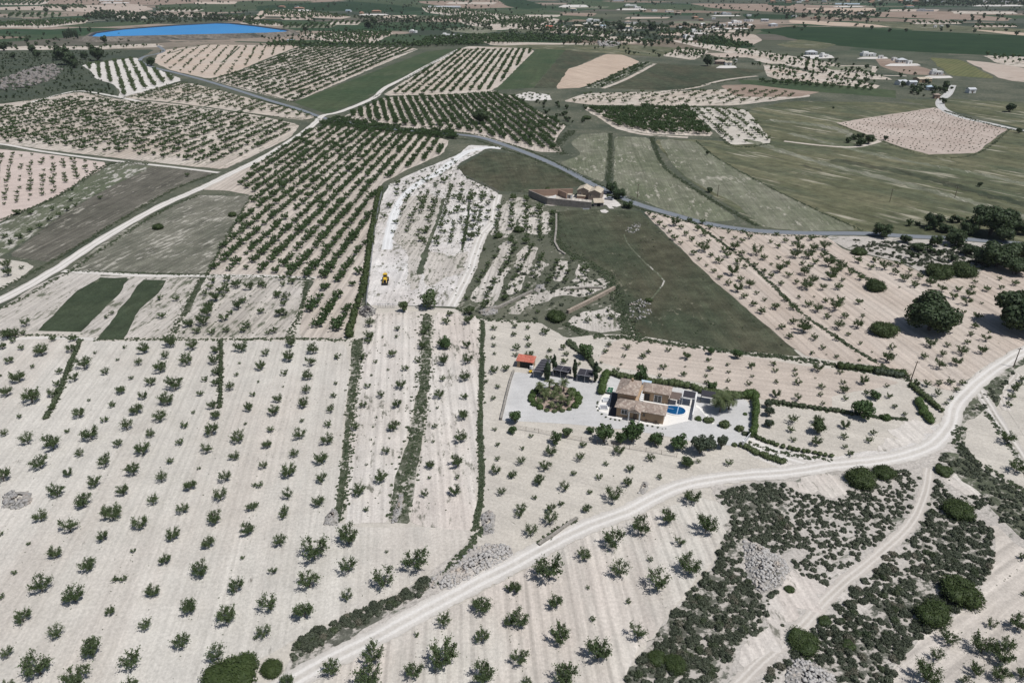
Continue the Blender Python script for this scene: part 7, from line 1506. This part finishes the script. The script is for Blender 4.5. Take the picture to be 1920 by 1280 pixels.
for y in (-.6, .6): MB().tube((.6, y, 1.45), (2.5, y, 1.15), .1).tube((2.5, y, 1.15), (3.0, y, .5), .1).build('loader_arm', M['yellow'], bh)
mb = MB(); mb.extr([(2.95, .75), (2.95, .12), (3.75, .05), (3.8, .12), (3.08, .2), (3.05, .75)], 'y', -1.12, 1.12)
for y in (-1.1, 1.1): mb.extr([(2.95, .75), (2.95, .1), (3.75, .06)], 'y', y - .03, y + .03)
mb.build('bucket', M['black'], bh)
MB().tube((-1.6, 0, .9), (-2.5, -.25, 3.0), .17, .14).build('boom', M['yellow'], bh); MB().tube((-2.5, -.25, 3.0), (-3.2, -.35, 1.0), .13, .1).build('dipper', M['yellow'], bh)
mb = MB(); mb.extr([(-3.5, 1.0), (-3.0, 1.05), (-2.75, .5), (-3.1, .3)], 'y', -.65, -.1); mb.build('digging_bucket', M['black'], bh)
for y in (-.8, .8): MB().tube((-1.7, y * .6, .9), (-1.9, y * 1.35, .1), .09).build('stabilizer', M['yellow'], bh)

# ------------------------------------------------------------------ far houses
def house(px, py, wpx, label, cat_='house', wall='white', roof='flat', rm='tileterra', depth=None, h=3.4, ang_=0.0, group=None, win=2, door=True):
    X, Y = G(px, py); m = mpp(px, py); w = wpx * m; d = depth or min(12, w * .75)
    o = thing('house' if cat_ == 'house' else cat_.replace(' ', '_'), label, cat_, (X, Y, 0), ang_, group)
    x0, x1 = -w / 2, w / 2
    cube(x0, x1, 0, d, 0, h).build('wall', M[wall], o)
    if roof == 'flat':
        mb = MB()
        for c, q in (((0, .15, h + .25), (w, .3, .5)), ((0, d - .15, h + .25), (w, .3, .5)), ((x0 + .15, d / 2, h + .25), (.3, d - .6, .5)), ((x1 - .15, d / 2, h + .25), (.3, d - .6, .5))): mb.box(c, q)
        mb.build('parapet', M[wall], o); cube(x0 + .3, x1 - .3, .3, d - .3, h + .003, h + .1).build('roof', M['white' if wall == 'white' else 'palegrey'], o)
        if win > 1: cube(x0 + w * .12, x0 + w * .48, d * .35, d * .9, h + .1, h + 2.3).build('roof_room', M[wall], o)
    elif roof == 'shed':
        mb = MB(); mb.extr([(-.3, h), (d / 2, h + 1.4), (d + .3, h), (d + .3, h + .15), (d / 2, h + 1.6), (-.3, h + .15)], 'x', x0 - .4, x1 + .4); mb.build('roof', M[rm], o)
        mb = MB(); mb.extr([(0, h), (d, h), (d / 2, h + 1.3)], 'x', x0, x1); mb.build('gable_wall', M[wall], o)
    else: hip(x0 - .5, x1 + .5, -.5, d + .5, h + .1, min(2.2, d * .25)).build('roof', M[rm], o)
    for k in range(win): window(o, x0 + w * (k + .7) / (win + .4), 0, h * .55, min(1.8, w * .12), 1.4, 'f', wall)
    if door: cube(-.7, .7, -.06, .02, 0, 2.3).build('door', M['wood'], o)
    return o
HL = [(835, 69, 15, 'white far house with taller left part beside a low white block', 'white', 'flat', ''), (856, 72, 18, 'low white block right of the taller white far house', 'white', 'flat', ''), (773, 62, 13, 'small white far house left of the white pair', 'white', 'flat', ''),
 (1112, 41, 24, 'white far house with two dark windows on the pale rise', 'white', 'flat', ''), (1084, 53, 20, 'long cream far house left of the middle', 'tan_wall', 'hip', 'tilecream'), (1118, 52, 11, 'cream far house next to the pale blue roof', 'white', 'hip', 'tilecream'), (1131, 53, 11, 'far shed with pale blue roof', 'white', 'shed', 'greyroof'), (1176, 55, 20, 'pale grey far house behind the spreading dark tree', 'palegrey', 'hip', 'tilecream'), (1191, 46, 8, 'tiny white far house with flat roof', 'white', 'flat', ''), (1178, 45, 12, 'far house with pinkish roof left of the tiny white one', 'white', 'hip', 'tilepink'),
 (1029, 54, 12, 'red roofed far barn among orchard rows', 'tileterra', 'shed', 'tilered'), (1292, 72, 16, 'white two storey far house above the dark orchard', 'white', 'flat', ''), (1306, 61, 18, 'long white far house below the dark tree', 'white', 'flat', ''), (1302, 72, 8, 'small white annex right of the two storey far house', 'white', 'flat', ''),
 (1305, 36, 10, 'far house with terracotta roof above the white villas', 'tan_wall', 'hip', 'tileterra'), (1314, 40, 9, 'small orange roofed far house', 'tan_wall', 'hip', 'tileterra'), (1345, 27, 9, 'pale far house at the left end of the far white row', 'white', 'flat', ''), (1363, 28, 18, 'long pale far building on the far white row', 'palegrey', 'flat', ''), (1405, 31, 8, 'pale cubic far house right of the far white row', 'white', 'flat', ''), (1383, 44, 18, 'white far villa with raised roof terrace', 'white', 'flat', ''), (1400, 41, 9, 'grey blue far house right of the raised villa', 'palegrey', 'flat', ''), (1409, 41, 7, 'low white far annex beside the grey blue house', 'white', 'flat', ''), (1434, 41, 13, 'low grey far shed by the citrus field', 'palegrey', 'shed', 'palegrey'), (1452, 50, 14, 'grey far house at the left tip of the citrus field', 'palegrey', 'hip', 'palegrey'),
 (1345, 51, 7, 'narrow grey far house in the villa row', 'palegrey', 'flat', ''), (1318, 49, 8, 'white gabled far house at the left of the villa row', 'white', 'shed', 'white'), (1356, 50, 10, 'long white far house in the villa row', 'white', 'flat', ''), (1338, 54, 5, 'tiny bright white far hut on the pale lane', 'white', 'flat', ''), (1277, 55, 10, 'white far wall like building left of the villa row', 'white', 'flat', ''), (1338, 37, 7, 'lone white far house in the dark orchard', 'white', 'flat', ''), (1368, 48, 6, 'small white far house right in the villa row', 'white', 'shed', 'white'),
 (1522, 103, 20, 'large pale house with white yard below the citrus field', 'white', 'hip', 'palegrey'), (1548, 108, 14, 'white annex right of the large pale house', 'white', 'flat', ''), (1630, 106, 24, 'white far house in a row of trees below the citrus field', 'white', 'flat', ''), (1652, 110, 8, 'small white hut right of the tree row house', 'white', 'flat', ''), (1692, 118, 16, 'big white house with grey roof beside the red brown field', 'white', 'hip', 'palegrey'), (1678, 114, 8, 'white garage left of the big house by the red brown field', 'white', 'flat', ''), (1706, 120, 8, 'white annex right of the big house by the red brown field', 'white', 'flat', ''),
 (1757, 141, 20, 'white house with flat front on a white yard', 'white', 'flat', ''), (1694, 160, 18, 'grey roofed farm building by the orchard lane', 'white', 'shed', 'palegrey'), (1712, 161, 14, 'pale stone farm building right of the grey roofed one', 'palegrey', 'shed', 'palegrey'), (1745, 170, 13, 'pale blue roofed house behind dark trees by the concrete road', 'white', 'hip', 'greyroof'), (1757, 185, 10, 'small pink brown hut at the concrete road corner', 'pinkwall', 'hip', 'tilepink'), (1823, 175, 14, 'pale shed with dark doorway right of the concrete road', 'white', 'shed', 'palegrey'), (1735, 155, 26, 'long low tan roofed barn behind the white house yard', 'tan_wall', 'shed', 'tilecream'),
 (1352, 121, 20, 'pink roofed far farmhouse beside a big dark pine', 'pinkwall', 'hip', 'tilepink'), (1366, 123, 12, 'white low wing in front of the pink roofed farmhouse', 'white', 'shed', 'tilecream'), (1380, 117, 4, 'small white hut right of the pink roofed farmhouse', 'white', 'flat', ''),
 (527, 15, 12, 'terracotta far house above the reservoir at left', 'tan_wall', 'hip', 'tileterra'), (560, 18, 18, 'long terracotta far house above the reservoir', 'tan_wall', 'hip', 'tileterra'), (555, 15, 7, 'grey far shed above the reservoir', 'palegrey', 'flat', ''), (705, 24, 17, 'large terracotta roofed far farm on the citrus edge', 'tan_wall', 'hip', 'tileterra'), (678, 27, 8, 'small terracotta far house left of the large farm', 'tan_wall', 'hip', 'tileterra'), (652, 23, 10, 'pale green far shed on the citrus edge', 'palegrey', 'shed', 'greyroof'), (1074, 20, 12, 'pale far heap like building near the top', 'palegrey', 'hip', 'tilecream'),
 (1183, 12, 22, 'long white far factory near the top middle', 'white', 'flat', ''), (1196, 16, 12, 'white far factory block in front of the long one', 'white', 'flat', ''), (1160, 3, 20, 'pale far shed at the top edge middle', 'palegrey', 'shed', 'palegrey'), (200, 3, 24, 'long white far building at the top left', 'white', 'flat', ''), (222, 2, 10, 'small white far block at the top left', 'white', 'flat', ''),
 (1589, 10, 44, 'long pale blue roofed far factory at the top right', 'white', 'shed', 'greyroof'), (1735, 22, 28, 'white far warehouse with bright roof edge at top right', 'palegrey', 'flat', ''), (1707, 14, 14, 'pale far house left above the bright warehouse', 'white', 'hip', 'tileterra'), (1870, 8, 30, 'long white far building at the top right corner', 'white', 'flat', ''), (1850, 5, 22, 'second white far building at the top right corner', 'white', 'flat', ''), (1888, 6, 20, 'rightmost white far building at the top corner', 'white', 'flat', ''), (1775, 6, 18, 'white far building left of the top right corner group', 'white', 'flat', ''), (1740, 4, 14, 'small white far building at the top edge right', 'white', 'flat', ''),
 (1754, 52, 5, 'tiny white far hut on the dark far edge of the citrus', 'white', 'flat', ''), (1766, 52, 5, 'second tiny white far hut on the citrus edge', 'white', 'flat', ''), (1584, 29, 12, 'pale far house in the tree line beyond the citrus', 'white', 'hip', 'tilecream'), (1615, 28, 8, 'small pale far house in the tree line beyond the citrus', 'white', 'flat', ''), (1532, 36, 8, 'brown roofed far house in the tree line', 'tan_wall', 'hip', 'tileterra'), (1570, 40, 7, 'pinkish far hut on the tan strip', 'pinkwall', 'hip', 'tilepink'), (1490, 33, 8, 'white far house at the left tree line', 'white', 'flat', ''), (1270, 28, 12, 'tan far house above the dark orchard at top', 'tan_wall', 'hip', 'tilepink'), (1256, 23, 14, 'pale roofed far house at top', 'white', 'hip', 'tilecream'), (1228, 22, 9, 'white far house left of the pale roofed one', 'white', 'flat', '')]
for i, (x, y, w, l, wl, rf, rm) in enumerate(HL):
    house(x, y, w, l, 'house', wl, rf, rm or 'tileterra', None, 3.2 if y > 60 else 4.0, rng.uniform(-.35, .35), None, 2 if w > 11 else 1, y > 40)
for i in range(46):
    x = rng.uniform(1445, 1720) if i < 34 else rng.uniform(1690, 1920); y = rng.uniform(-3, 6)
    red = rng.random() < (.6 if i < 34 else .2)
    house(x, y, rng.uniform(5, 11), ('red roofed' if red else 'white flat') + ' town house in the distant town at top right', 'house', 'white' if not red else 'tan_wall', 'hip' if red else 'flat', 'tileterra', None, rng.uniform(4, 7), rng.uniform(-.5, .5), ('red roofed' if red else 'white flat') + ' town houses', 1, False)
gh = thing('greenhouse', 'long pale plastic greenhouse beyond the far orchard rows', 'greenhouse', (*G(832, 15), 0)); wgh = 62 * mpp(832, 15)
mb = MB(); mb.extr([(0, 0), (0, 3.0), (15, 5.0), (30, 3.0), (30, 0)], 'x', -wgh / 2, wgh / 2); mb.build('cover', M['palegrey'], gh)
for k in range(6): cube(-wgh / 2 + k * wgh / 5.2, -wgh / 2 + k * wgh / 5.2 + 1, -.3, -.05, 0, 3.1).build('frame', M['metal'], gh)
rh = thing('pump_house', 'small pale pump house below the right end of the reservoir bank', 'shed', (*G(545, 79), 0)); w_ = 13 * mpp(545, 79)
cube(-w_ / 2, w_ / 2, 0, 6, 0, 3.0).build('wall', M['palegrey'], rh); cube(-w_ / 2 - .3, w_ / 2 + .3, -.3, 6.3, 3.003, 3.3).build('roof', M['greyroof'], rh); cube(-1, 1, -.06, .02, 0, 2.3).build('door', M['metal'], rh)

# ------------------------------------------------------------------ air over the plain
M['haze'] = bpy.data.materials.new('haze'); M['haze'].use_nodes = True
hn = M['haze'].node_tree.nodes; hn.clear()
ho = hn.new('ShaderNodeOutputMaterial'); hv = hn.new('ShaderNodeVolumePrincipled')
hv.inputs['Color'].default_value = (0.80, 0.87, 0.95, 1); hv.inputs['Density'].default_value = HAZE; hv.inputs['Anisotropy'].default_value = 0.0
M['haze'].node_tree.links.new(hv.outputs[0], ho.inputs['Volume'])
hb = MB(); hb.box((0, 5500, 60), (24400, 17400, 124)); hz = hb.build('haze', M['haze'])
tag(hz, 'thin pale air over the whole plain', 'haze', kind='stuff')
